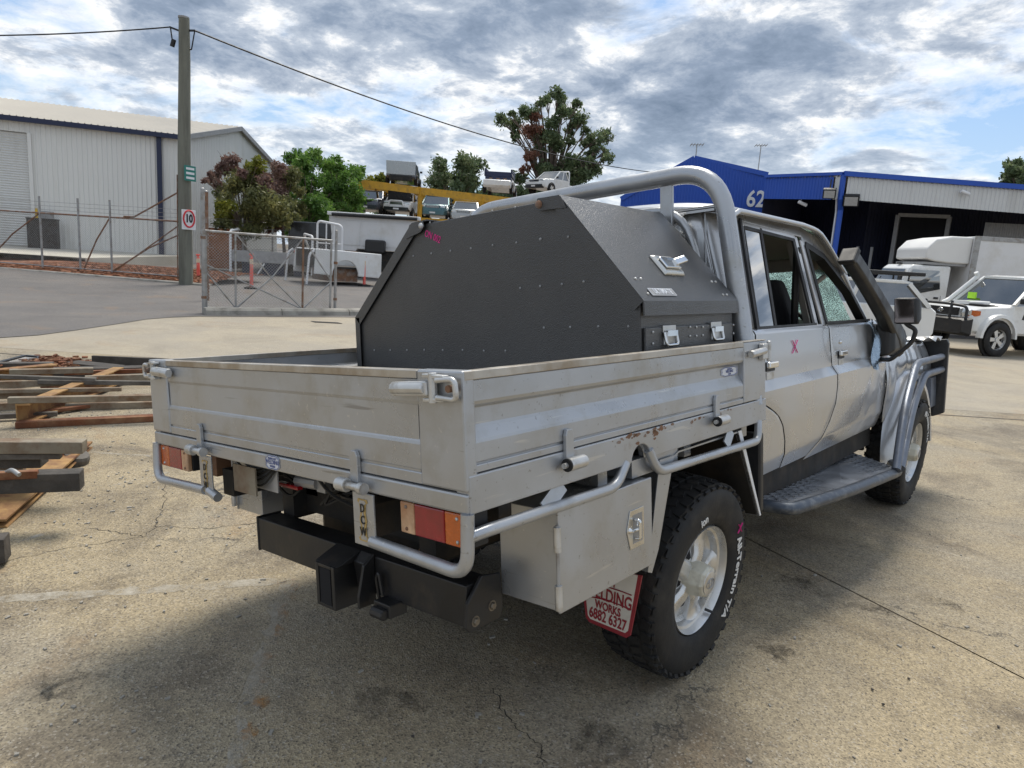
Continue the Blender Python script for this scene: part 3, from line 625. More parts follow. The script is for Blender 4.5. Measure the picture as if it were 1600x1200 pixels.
def wall_pt(px, py):                                    # point on the gable wall plane
    d = ray(px, py); n = gout; t = (gl + gout * .06 - CW).dot(n) / d.dot(n); return CW + d * t
q = wall_pt(1181, 312); s62 = (wall_pt(1181, 298) - wall_pt(1181, 326)).length
xd = -gdir if (-gdir).dot(CR) > 0 else gdir
o = place('house_number', text_mesh('62', s62 * 1.28, .03, 'sign_white', .03, .82), ws, Matrix.Translation(-V((wi.x, wi.y, 0))) @ frame_m(q, xd, (0, 0, 1)))
# aerials and floodlights
def aerial(px, py0, py1, D, label):
    b, t = at(px, py0, D), at(px, py1, D); r = thing('roof_aerial', label, 'antenna', b, group=None); m = MB(); m.cyl((0, 0, -.8), (0, 0, t.z - b.z), .035, 6); m.obj('mast', 'grey_metal', r)
    m = MB(); h = t.z - b.z
    m.bar(V((0, 0, h)) - CR * .45, V((0, 0, h)) + CR * .45, .04, .04)
    for k in (-.4, -.2, .0, .2, .4): m.bar(V((0, 0, h)) + CR * k - CF * .3, V((0, 0, h)) + CR * k + CF * .3, .03, .03)
    m.obj('yagi_head', 'grey_metal', r)
aerial(1087, 246, 226, 51, 'thin television aerial on the blue gable peak'); aerial(1185, 262, 227, 58, 'tall thin aerial on the grey workshop roof right of the gable peak')
def flood(px, py, D, label, sc_=1.):
    q = at(px, py, D); r = thing('floodlight', label, 'floodlight', q); m = MB(); ax = (CW - q); ax.z = -ax.length * .5; ax.normalize()
    X = V((0, 0, 1)).cross(ax).normalized(); Y = ax.cross(X); R = Matrix((X, Y, ax)).transposed()
    m.box((0, 0, 0), (.62 * sc_, .5 * sc_, .28), R); m.obj('housing', 'trim_dark', r, bevel=.04)
    m = MB(); m.box(ax * .15, (.5 * sc_, .38 * sc_, .02), R); m.obj('lens', 'lamp_glass', r)
    m = MB(); m.bar(V((0, 0, -.05)), V((0, 0, .5)) - ax * .5, .07, .07); m.obj('bracket', 'trim_dark', r)
flood(1296, 302, DB - .2, 'square floodlight on the blue fascia left of the corner post'); flood(1330, 313, DB + .1, 'wide floodlight under the white fascia right of the corner post', 1.2)
q = at(1254, 318, DB + 1.8); r = thing('security_camera', 'small white security camera under the blue fascia', 'camera', q); m = MB(); m.cyl(-CR * .22 + CU * .1, CR * .22 - CU * .1, .09, 10); m.obj('housing', 'sign_white', r); m = MB(); m.cyl(-CR * .1, -CR * .1 + V((0, 0, .35)), .03, 6); m.obj('bracket', 'grey_metal', r)
q = at(1508, 301, DB * 1.05); r = thing('security_camera', 'small white security camera on the white fascia above the truck', 'camera', q); m = MB(); m.cyl(-CR * .2 + CU * .08, CR * .2 - CU * .08, .09, 10); m.obj('housing', 'sign_white', r); m = MB(); m.cyl((0, 0, 0), V((0, 0, .2)) + CF * .3, .03, 6); m.obj('bracket', 'grey_metal', r)
# ------------------------------------------------------------------ the silver ute
U = thing('silver_ute', 'silver dual cab ute with drop side tray, crushed cab roof and black snorkel', 'ute', M=BODY)
HW, YR, YF, ZT, ZP, ZR, ZG = .922, -1.357, .42, 1.305, 1.058, .960, 1.0145
def P(m, name, mat, par=None, **k): return m.obj(name, mat, par or U, **k)
# --- tray sides: pressed profile, (z, offset inwards)
PROF = [(ZT - .022, 0), (1.232, 0), (1.222, .004), (1.214, .020), (1.172, .020), (1.164, .017), (1.138, .002), (1.130, 0), (1.084, 0), (1.082, .006), (1.078, .006), (1.076, 0), (ZP, 0)]
def side_panel(sx, y0, y1, name, par):
    m = MB(); outer = [(sx * (HW - o), z) for z, o in PROF]; inner = [(sx * (HW - .034 - o * .9), z) for z, o in reversed(PROF)]
    m.extr([(x, y0, z) for x, z in outer + inner], (0, y1 - y0, 0)); return P(m, name, 'traypaint', par, bevel=.0015, seg=1)
for sx in (1, -1):
    ds_ = P(MB().span((sx * (HW - .034), .205, ZP), (sx * (HW + .003), YF, ZT - .004)), 'drop_side', 'traypaint', bevel=.004)   # flat end post carries the side
    side_panel(sx, YR + .006, .204, 'side_sheet', ds_)
    P(MB().span((sx * (HW - .038), YR + .002, ZT - .0215), (sx * (HW + .002), .204, ZT)), 'top_capping', 'cap_alloy', ds_, bevel=.002)
    P(MB().span((sx * (HW - .036), .2045, ZT - .0035), (sx * (HW + .004), YF, ZT + .001)), 'post_capping', 'cap_alloy', ds_, bevel=.001)
    for yh in (-.968, -.051):                           # hinge straps and pins
        m = MB(); x0 = sx * (HW + .001); x1 = sx * (HW + .013)
        m.extr([(x0, yh - .018, 1.025), (x0, yh + .018, 1.025), (x0, yh + .018, 1.10), (x0, yh + .012, 1.116), (x0, yh - .012, 1.116), (x0, yh - .018, 1.10)], (x1 - x0, 0, 0)); h = P(m, 'hinge_strap', 'traypaint', ds_, bevel=.002)
        m = MB(); m.cyl((sx * (HW + .026), yh - .03, 1.022), (sx * (HW + .026), yh + .045, 1.022), .019, 14); P(m, 'hinge_barrel', 'zinc', ds_, smooth=40, bevel=.003)
        m = MB(); m.cyl((sx * (HW + .026), yh - .036, 1.022), (sx * (HW + .026), yh - .0305, 1.022), .0185, 14); P(m, 'hinge_bush', 'rubber', ds_)
        m = MB(); m.cyl((sx * (HW + .026), yh - .050, 1.022), (sx * (HW + .026), yh - .0365, 1.022), .008, 8); P(m, 'hinge_pin', 'zinc', ds_)
# coaming rail with the notch for the rope rail
N0, N1, NT = -.637, -.523, 1.013
for sx in (1, -1):
    arc = [((N0 + N1) / 2 - math.cos(a) * (N1 - N0) / 2, ZR + math.sin(a) * (NT - ZR)) for a in [math.pi * k / 10 for k in range(11)]]
    poly = [(YR + .004, ZP - .003), (YR + .004, ZR)] + arc + [(YF + .01, ZR), (YF + .01, ZP - .003)]
    m = MB(); x0 = sx * (HW - .045); m.extr([(x0, y, z) for y, z in poly], (sx * .048, 0, 0)); P(m, 'side_rail', 'trayrust' if sx > 0 else 'traypaint', bevel=.004)
    m = MB(); m.tube([(sx * (HW - .02), y, z) for y, z in arc], .006, 6); P(m, 'notch_lip', 'traypaint')
m = MB(); m.span((-HW, YR - .003, ZR), (HW, YR + .042, ZG - .004)); P(m, 'rear_rail', 'traypaint', bevel=.006)
P(MB().span((-HW + .046, YR + .043, .985), (HW - .046, YF - .003, 1.03)), 'tray_floor', 'traypaint')
# tailgate
tg = P(MB().span((-.75, YR + .004, ZG), (.75, YR + .012, ZT - .024)), 'tailgate', 'traypaint')
tprof = [(ZT - .022, 0), (1.226, 0), (1.216, .004), (1.207, .022), (1.165, .022), (1.155, .018), (1.124, .002), (1.116, 0), (1.052, 0), (1.050, .007), (1.045, .007), (1.043, 0), (ZG, 0)]
m = MB(); m.extr([(-.757, YR + o, z) for z, o in tprof] + [(-.757, YR + .036 + o * .8, z) for z, o in reversed(tprof)], (1.514, 0, 0)); P(m, 'tailgate_sheet', 'traypaint', tg, bevel=.0015, seg=1)
for sx in (1, -1):
    P(MB().span((sx * .758, YR - .004, ZG), (sx * (HW + .001), YR + .036, ZT + .002)), 'end_post', 'traypaint', tg, bevel=.006)
    xa = .836
    m = MB(); m.cyl((sx * (xa - .15), YR - .022, 1.258), (sx * (xa - .02), YR - .026, 1.264), .017, 8); m.bar((sx * (xa - .15), YR - .02, 1.257), (sx * (xa - .01), YR - .024, 1.264), .02, .036); la = P(m, 'latch_lever', 'zinc', tg, bevel=.004)
    m = MB(); 
    for dz in (-.03, .03): m.bar((sx * (xa - .03), YR - .018, 1.265 + dz), (sx * (xa + .045), YR - .018, 1.265 + dz * .9), .022, .009)
    m.cyl((sx * (xa), YR - .02, 1.228), (sx * (xa), YR - .02, 1.302), .011, 10); P(m, 'latch_bracket', 'zinc', tg, bevel=.002)
    m = MB(); m.tube(fillet([(sx * (xa + .02), YR - .026, 1.285), (sx * (xa + .08), YR - .024, 1.289), (sx * (xa + .083), YR - .022, 1.240), (sx * (xa + .02), YR - .026, 1.243)], .015), .0075, 8); P(m, 'latch_loop', 'zinc', tg, smooth=50)
    m = MB(); m.cyl((sx * (xa + .062), YR - .001, 1.266), (sx * (xa + .062), YR - .03, 1.266), .009, 8); P(m, 'latch_hook', 'galv_rust', tg)
m = MB(); m.span((-.756, YR - .003, ZT - .0215), (.756, YR + .037, ZT)); P(m, 'top_capping', 'cap_alloy', tg, bevel=.002)
for sx in (1, -1):
    xh = sx * .484
    m = MB(); m.extr([(xh - .018, YR - .001, .985), (xh + .018, YR - .001, .985), (xh + .018, YR - .001, 1.06), (xh + .010, YR - .001, 1.075), (xh - .010, YR - .001, 1.075), (xh - .018, YR - .001, 1.06)], (0, -.013, 0)); P(m, 'hinge_strap', 'traypaint', tg, bevel=.002)
    m = MB(); m.cyl((xh - .055, YR - .028, .978), (xh - .012, YR - .028, .978), .020, 14); P(m, 'hinge_barrel', 'zinc', tg, smooth=40, bevel=.003)
    m = MB(); m.cyl((xh - .0115, YR - .028, .978), (xh + .055, YR - .028, .978), .011, 10); m.lathe([(.0, 0), (.017, 0), (.017, .02), (.0, .02)], (xh + .045, YR - .028, .978), (1, 0, 0), 10); P(m, 'hinge_pin', 'zinc', tg, smooth=40)
    # drop plate with its painted scroll and letters, then the tail light guard tube
    xl, xr_ = (.467, .561) if sx > 0 else (-.500, -.406)
    xc = (xl + xr_) / 2
    pl = P(MB().span((xl, YR - .010, .808), (xr_, YR - .003, .9585)), 'drop_plate', 'traypaint', bevel=.002)
    yy = YR - .0115
    m = MB(); sc_ = [(.020, .060), (.024, .052), (.015, .046), (.012, .020), (.017, .0), (.012, -.020), (.015, -.046), (.024, -.052), (.020, -.060)]
    L_ = [(xc + a, yy, .882 + b) for a, b in sc_] + [(xc - a, yy, .882 + b) for a, b in reversed(sc_)]; m.extr(L_, (0, .001, 0)); P(m, 'scroll_panel', 'decal_gold', pl)
    m = MB(); m.extr([(xc + (a - .009), yy - .0008, .882 + b * .93) for a, b in sc_] + [(xc - (a - .009), yy - .0008, .882 + b * .93) for a, b in reversed(sc_)], (0, .0006, 0)); P(m, 'scroll_inset', 'traypaint', pl)
    for ch, zc in (('D', .915), ('C', .882), ('W', .849)):
        place('letter', text_mesh(ch, .034, .0006, 'sign_black', .0004, .8), pl, frame_m((xc, yy - .0022, zc), (1, 0, 0), (0, 0, 1)))
    # guard tube
    xo = sx * (HW - .004)
    xin = xc + .03 * sx if sx > 0 else xc - .02
    m = MB(); m.tube(fillet([(xin, YR - .006, .826), (sx * .915, YR - .004, .812), (sx * .915, YR + .003, .962)], .06, 7), .0175, 12); P(m, 'light_guard', 'traypaint', smooth=50)
    if sx < 0:
        m = MB(); m.tube([(-.44, YR - .006, .828), (-.375, YR - .006, .812)], .0175, 12); P(m, 'guard_stub', 'traypaint', smooth=50)
    # three-colour tail light
    y0 = YR + .028
    tl = P(MB().span((sx * .650, y0 + .001, .868), (sx * .905, y0 + .055, .955)), 'tail_light', 'trim_dark', bevel=.003)
    for xa_, xb_, mt_ in ((.651, .707, 'lens_worn'), (.708, .823, 'lens_red'), (.824, .904, 'lens_amber')):
        P(MB().span((sx * xa_, y0 - .018, .869), (sx * xb_, y0, .954)), {'lens_worn': 'reverse_lens', 'lens_red': 'stop_lens', 'lens_amber': 'indicator_lens'}[mt_], mt_, tl, bevel=.004)
    for zz in (.882, .941):
        m = MB(); m.dome((sx * .870, y0 - .018, zz), .0055, (0, -1, 0)); P(m, 'lens_screw', 'zinc', tl)
        m = MB(); m.dome((sx * .676, y0 - .018, zz), .0055, (0, -1, 0)); P(m, 'lens_screw', 'galv_rust', tl)
    P(MB().span((sx * .60, YR + .10, .84), (sx * .645, YR + .16, .96)), 'light_bracket', 'galv_rust')
P(MB().span((.57, YR + .09, .885), (.66, YR + .10, .958)), 'bracket_sheet', 'traypaint')
P(MB().span((-.40, YR + .09, .845), (-.12, YR + .095, .958)), 'plate_bracket', 'traypaint')
P(MB().span((-.36, YR + .05, .83), (-.20, YR + .056, .93)), 'hanging_card', 'batten')
m = MB()
for k in range(4): m.tube(fillet([(-.40, YR + .08, .94), (-.30 + .03 * k, YR + .07, .90 - .02 * k), (-.10, YR + .09, .95)], .08), .004, 5)
P(m, 'loose_wiring', 'cable')
# builder's stickers
def sticker(name, o, xdir, w, h, par):
    st_ = place(name, None, par) if False else None
    m = MB(); x = V(xdir); out = V((x.y, -x.x, 0)); o = V(o)
    pts = []
    for k in range(24):
        a = 2 * math.pi * k / 24; r = (abs(math.cos(a)) ** 5 + abs(math.sin(a)) ** 5) ** -.2 * (1 - .05 * math.cos(8 * a)); pts.append(o + x * (w / 2 * r * math.cos(a)) + V((0, 0, h / 2 * r * math.sin(a))))
    m.extr(pts, out * .0008); b = m.obj(name, 'decal_white', par)
    for t, s_, dz in (('DUBBO CITY', h * .2, h * .26), ('WELDING', h * .42, 0), ('WORKS', h * .2, -h * .29)):
        place('sticker_print', text_mesh(t, s_, .0004, 'decal_blue', .0003, .95), b, frame_m(o + out * .0016 + V((0, 0, dz)), x, (0, 0, 1)))
    for rr in (.86, .95):
        ring = [o + out * .0012 + (p - o) * rr for p in pts]; m = MB(); m.tube(ring, .0007, 4, closed=True); m.obj('sticker_border', 'decal_blue', b)
    return b
sticker('maker_sticker', (.028, YR - .0045, .988), (1, 0, 0), .085, .046, U)
sticker('maker_sticker', (HW - .019, .115, 1.193), (0, 1, 0), .15, .036, U)
# rust chips on the right rail
m = MB()
for k in range(46):
    y = random.choice((random.uniform(-.75, -.35), random.uniform(-.25, .1), random.uniform(-.66, -.42))); z = ZP - .006 - abs(random.gauss(0, .012)); s_ = random.uniform(.002, .008)
    m.extr([(HW + .0031, y + s_ * 2 * math.cos(a) * random.uniform(.5, 1.2), z + s_ * math.sin(a) * random.uniform(.5, 1.2)) for a in [k2 * 1.047 for k2 in range(6)]], (.0006, 0, 0))
o = P(m, 'rust_chips', 'galv_rust'); o['kind'] = 'stuff'
# rope rails and their straps
for sx in (1, -1):
    xx = sx * (HW + .006)
    m = MB(); m.tube(fillet([(sx * .915, YR + .0, .905), (xx, -1.30, .912), (xx, -.735, .905), (xx - sx * .01, -.665, .965)], [.02, .07], 6), .0165, 12); P(m, 'rope_rail', 'traypaint', smooth=50)
    m = MB(); m.tube(fillet([(xx - sx * .01, -.527, .985), (xx, -.485, .905), (xx, .335, .885), (xx - sx * .01, .362, .965)], [.06, .06], 6), .0165, 12); P(m, 'rope_rail', 'traypaint', smooth=50)
    for ya, yb in ((-.985, -1.075), (.10, .04)):
        m = MB(); m.bar((xx - sx * .012, ya, .962), (xx - sx * .004, yb, .912), .006, .045, up=(0, 1, .2)); P(m, 'rail_strap', 'traypaint')
    # tool box under the tray
    X0, X1 = sx * .705, sx * .921
    tb = P(MB().span((X0, -1.022, .607), (X1, -.535, .893)), 'under_tray_box', 'traypaint', bevel=.003)
    P(MB().span((sx * .9215, -1.026, .604), (sx * .931, -.531, .897)), 'box_door', 'traypaint', tb, bevel=.003)
    for zh in (.82, .655):
        m = MB(); m.cyl((sx * .934, -1.036, zh - .035), (sx * .934, -1.036, zh + .035), .011, 10); P(m, 'door_hinge', 'zinc', tb, smooth=40)
    m = MB(); m.cyl((sx * .934, -1.036, .64), (sx * .934, -1.036, .86), .005, 8); P(m, 'hinge_rod', 'galv', tb)
    # recessed paddle latch on a pointed plate
    yc, zc = -.632, .752
    m = MB(); m.extr([(sx * .9315, yc - .055, zc), (sx * .9315, yc - .036, zc - .062), (sx * .9315, yc + .045, zc - .062), (sx * .9315, yc + .045, zc + .062), (sx * .9315, yc - .036, zc + .062)], (sx * .003, 0, 0)); pt_ = P(m, 'latch_plate', 'stainless', tb, bevel=.001)
    P(MB().span((sx * .9346, yc - .022, zc - .046), (sx * .9352, yc + .034, zc + .046)), 'latch_recess', 'grey_metal', tb)
    m = MB(); m.tube(fillet([(sx * .936, yc - .012, zc - .03), (sx * .952, yc - .008, zc - .03), (sx * .952, yc - .008, zc + .03), (sx * .936, yc - .012, zc + .03)], .008), .0055, 8); m.cyl((sx * .936, yc - .04, zc - .004), (sx * .936, yc + .02, zc - .004), .006, 8); P(m, 'latch_handle', 'chrome', tb, smooth=50)
    m = MB(); m.dome((sx * .9346, yc - .038, zc), .010, (sx, 0, 0)); m.dome((sx * .9352, yc + .012, zc + .008), .012, (sx, 0, 0)); P(m, 'key_lock', 'chrome', tb, smooth=50)
    P(MB().span((sx * .72, -.60, .90), (sx * .90, -.30, .958)), 'box_hanger', 'traypaint')
    # mudguard sheet over the rear wheel
    gp = [(-.50, .56), (-.455, .63), (-.345, .925), (-.30, .940), (.185, .940), (.215, .925), (.405, .545)]
    m = MB(); m.grid([[(sx * .60, y, z) for y, z in gp], [(sx * .905, y, z) for y, z in gp]]); P(m, 'mudguard', 'traypaint', solid=.006)
    m = MB(); m.extr([(sx * .9065, y, z) for y, z in ((-.50, .56), (-.525, .57), (-.44, .935), (-.335, .935), (-.345, .925), (-.455, .63))], (sx * .003, 0, 0)); P(m, 'guard_flange', 'traypaint')
    m = MB(); m.extr([(sx * .9065, y, z) for y, z in ((.185, .945), (.215, .945), (.415, .545), (.402, .545))], (sx * .003, 0, 0)); P(m, 'guard_edge', 'sign_white')
    m = MB(); m.extr([(sx * .60, y, z) for y, z in ((.19, .93), (.40, .55), (.39, .55), (.18, .93))], (sx * .30, 0, 0)); P(m, 'guard_shade_sheet', 'under_black')  # shade inside the guard's front leg, put in as a dark sheet
    P(MB().span((sx * .80, .43, .55), (sx * .90, .47, .90)), 'cab_corner_guard', 'plastic_black', bevel=.01)
# mud flap behind the right wheel, hanging under the box, with sign writer's print
def mudflap(sx):
    c = [by(x, y, -.50) for x, y in ((905, 880), (916, 970), (983.5, 999), (1003, 900))] if sx > 0 else [V((-p.x, p.y, p.z)) for p in FL]
    TL, BL, BR, TR = c; nrm = V((0, -1, 0))
    def q(u, v_): return (BL * (1 - u) + BR * u) * (1 - v_) + (TL * (1 - u) + TR * u) * v_
    m = MB(); rc = [(0.0, .06), (.07, 0), (.93, 0), (1, .06), (1, 1), (0, 1)]; m.extr([q(*t) + V((0, .0, 0)) for t in rc], (0, .006, 0)); f = P(m, 'mud_flap', 'flap_red', None)
    m = MB(); m.extr([q(*t) - V((0, .0012, 0)) for t in ((.06, .12), (.11, .07), (.89, .07), (.94, .12), (.94, 1), (.06, 1))], (0, .001, 0)); P(m, 'flap_panel', 'flap_white', f)
    if sx > 0:
        xd = (BR - BL).normalized(); yd = (TL - BL); w_ = (BR - BL).length; h_ = yd.length
        for t, s_, v_, sq, mt_ in (('6882 6327', .056, .185, .66, 'flap_red'), ('WORKS', .042, .36, .72, 'flap_red'), ('WELDING', .066, .56, .66, 'flap_red'), ('CITY', .042, .80, .72, 'flap_red')):
            place('flap_print', text_mesh(t, s_, .0006, mt_, .0012, sq), f, frame_m(q(.5, v_) - V((0, .003, 0)), xd, yd))
        for v_ in (.46, .68):
            m = MB(); m.tube([q(.10 + .8 * k / 8, v_ + .03 * math.sin(math.pi * k / 8)) - V((0, .003, 0)) for k in range(9)], .0022, 5); P(m, 'flap_ribbon', 'flap_red', f)
    return [TL, BL, BR, TR]
FL = mudflap(1); mudflap(-1)
# chassis, axle, springs, tow bar
for sx in (-1, 1): P(MB().span((sx * .38, -1.06, .66), (sx * .46, 3.9, .80)), 'chassis_rail', 'under_black')
for y in (-1.0, -.6, .2): P(MB().span((-.38, y, .68), (.38, y + .08, .78)), 'cross_member', 'under_black')
for k, y in enumerate((-1.2, -.75, -.2, .3)): P(MB().span((-HW + .05, y, .90), (HW - .05, y + .05, .984)), 'tray_bearer', 'traypaint' if k else 'under_black')
for sx in (-1, 1): P(MB().span((sx * .38, -1.3, .801), (sx * .46, .40, .899)), 'tray_runner', 'under_black')
m = MB(); m.tube([(-.70, 0, .36), (.70, 0, .40)], .05, 12); m.lathe([(.01, -.15), (.12, -.10), (.16, 0), (.12, .10), (.01, .15)], (0, 0, .38), (0, 1, 0), 14); P(m, 'rear_axle', 'under_black', smooth=50)
for sx in (-1, 1):
    m = MB()
    for k in range(4): L_ = .62 - .12 * k; m.tube([(sx * .50, -L_, .56 + .0 - .015 * k), (sx * .50, 0, .47 - .015 * k), (sx * .50, L_, .56 - .015 * k)], .018, 6)
    P(m, 'leaf_spring', 'under_black')
    m = MB(); m.cyl((sx * .56, -.10, .38), (sx * .40, -.30, .80), .04, 10); P(m, 'shock_absorber', 'under_black')
m = MB(); m.tube(fillet([(.25, 1.4, .55), (.25, .1, .60), (.20, -.9, .62), (.52, -1.05, .60)], .1), .035, 10); P(m, 'exhaust', 'galv_rust', smooth=50)
P(MB().span((-.38, -.95, .56), (.30, -.35, .80)), 'fuel_tank', 'under_black', bevel=.04)
P(MB().span((-.52, -.72, .50), (-.50, -.40, .95)).span((-.60, -1.0, .75), (-.30, -.99, .95)), 'splash_panel', 'silver')
YB = -1.165
zt_, zb_ = by(412, 812, YB).z, by(412, 860, YB).z
xL, xR = by(405, 835, YB).x, .70
bm_ = P(MB().span((xL, YB, zb_), (xR, YB + .10, zt_)), 'tow_bar', 'black_steel', bevel=.004)
P(MB().span((xL - .012, YB - .004, zb_ - .006), (xL - .001, YB + .104, zt_ + .006)), 'end_cap', 'plastic_black', bm_, bevel=.006)
r0 = by(487, 850, YB - .10); xc = (by(487, 900, YB - .10).x + by(512, 900, YB - .10).x) / 2 + .03
m = MB(); zrb, zrt = by(500, 945, YB - .10).z, by(500, 880, YB - .10).z
for s_ in (-.045, .045): m.span((xc + s_ - .008, YB - .10, zrb), (xc + s_ + .008, YB - .003, zrt))
m.span((xc - .0365, YB - .10, zrb), (xc + .0365, YB - .003, zrb + .012)); m.span((xc - .0365, YB - .10, zrt - .012), (xc + .0365, YB - .003, zrt)); P(m, 'hitch_receiver', 'black_steel', bm_, bevel=.002)
gs = [(YB - .099, zrt + .002), (YB - .060, zt_ - .012), (YB - .002, zt_ + .010), (YB - .002, zrt + .002)]
m = MB(); m.extr([(xc - .060, y, z) for y, z in gs], (.13, 0, 0)); P(m, 'hitch_gusset', 'black_steel', bm_, bevel=.004)
m = MB(); m.extr([(xc + .13, y, z) for y, z in ((YB - .002, zt_ + .010), (YB - .045, zt_ - .02), (YB - .07, zb_ + .01), (YB - .07, zrb + .02), (YB - .002, zrb + .02))], (.012, 0, 0)); m.extr([(xc + .071, y, z) for y, z in ((YB - .002, zt_ + .008), (YB - .035, zt_ - .02), (YB - .02, zb_), (YB - .002, zb_))], (.058, 0, 0)); P(m, 'hitch_web', 'black_steel', bm_, bevel=.003)
P(MB().span((xc - .03, YB - .099, zrb + .013), (xc + .03, YB - .05, zrt - .013)), 'painted_bore', 'painted_dark', bm_)  # solid block, coloured near-black as the shade inside the tube
m = MB(); m.span((xc + .19, YB - .05, zb_ - .035), (xc + .27, YB + .02, zb_ + .01)); m.cyl((xc + .20, YB - .06, zb_ - .02), (xc + .26, YB - .06, zb_ - .02), .018, 10); P(m, 'trailer_socket', 'plastic_black', bm_, bevel=.004)
m = MB(); m.tube(fillet([(xc + .17, YB - .012, zb_ + .0), (xc + .17, YB - .02, zb_ + .07), (xc + .185, YB - .02, zb_ + .09), (xc + .20, YB - .02, zb_ + .02)], .02), .006, 6); P(m, 'chain_loop', 'black_steel', bm_)
for sx in (1,):
    m = MB(); xx = xR + .005
    m.extr([(xx, YB - .022, zb_ + .012), (xx, YB - .006, zb_ - .006), (xx, YB + .12, zb_ - .006), (xx, YB + .135, zb_ + .02), (xx, YB + .13, zt_ + .005), (xx, YB + .05, zt_ + .02), (xx, YB - .012, zt_ - .045)], (.012, 0, 0)); ep = P(m, 'end_plate', 'black_steel', bm_, bevel=.004)
    for yb, zb2 in ((YB + .018, zb_ + .022), (YB + .088, zb_ + .045)):
        m = MB(); m.lathe([(.001, .009), (.009, .009), (.0115, .006), (.0115, 0)], (xx + .012, yb, zb2), (1, 0, 0), 6); m.lathe([(.001, .001), (.016, .001), (.016, 0)], (xx + .012, yb, zb2), (1, 0, 0), 14); P(m, 'bolt', 'bolt_dull', bm_)
m = MB()
for k in range(16): a = random.uniform(-.3, .42); m.tube(fillet([(a, YR + .12, .95), (a + random.uniform(-.1, .1), YR + .15 + random.uniform(0, .1), .86), (a + random.uniform(-.25, .25), YR + .2, .80 + random.uniform(-.03, .1)), (a + .2, YR + .25, .93)], .06), .006, 5)
P(m, 'wiring_loom', 'cable')
m = MB(); m.cyl((-.10, YR + .16, .88), (.03, YR + .16, .885), .022, 10); m.span((.03, YR + .15, .86), (.08, YR + .19, .91)); P(m, 'wiring_plug', 'grey_metal')
m = MB(); m.span((-.20, YR + .13, .855), (-.06, YR + .15, .868)); P(m, 'red_tape', 'lens_red')
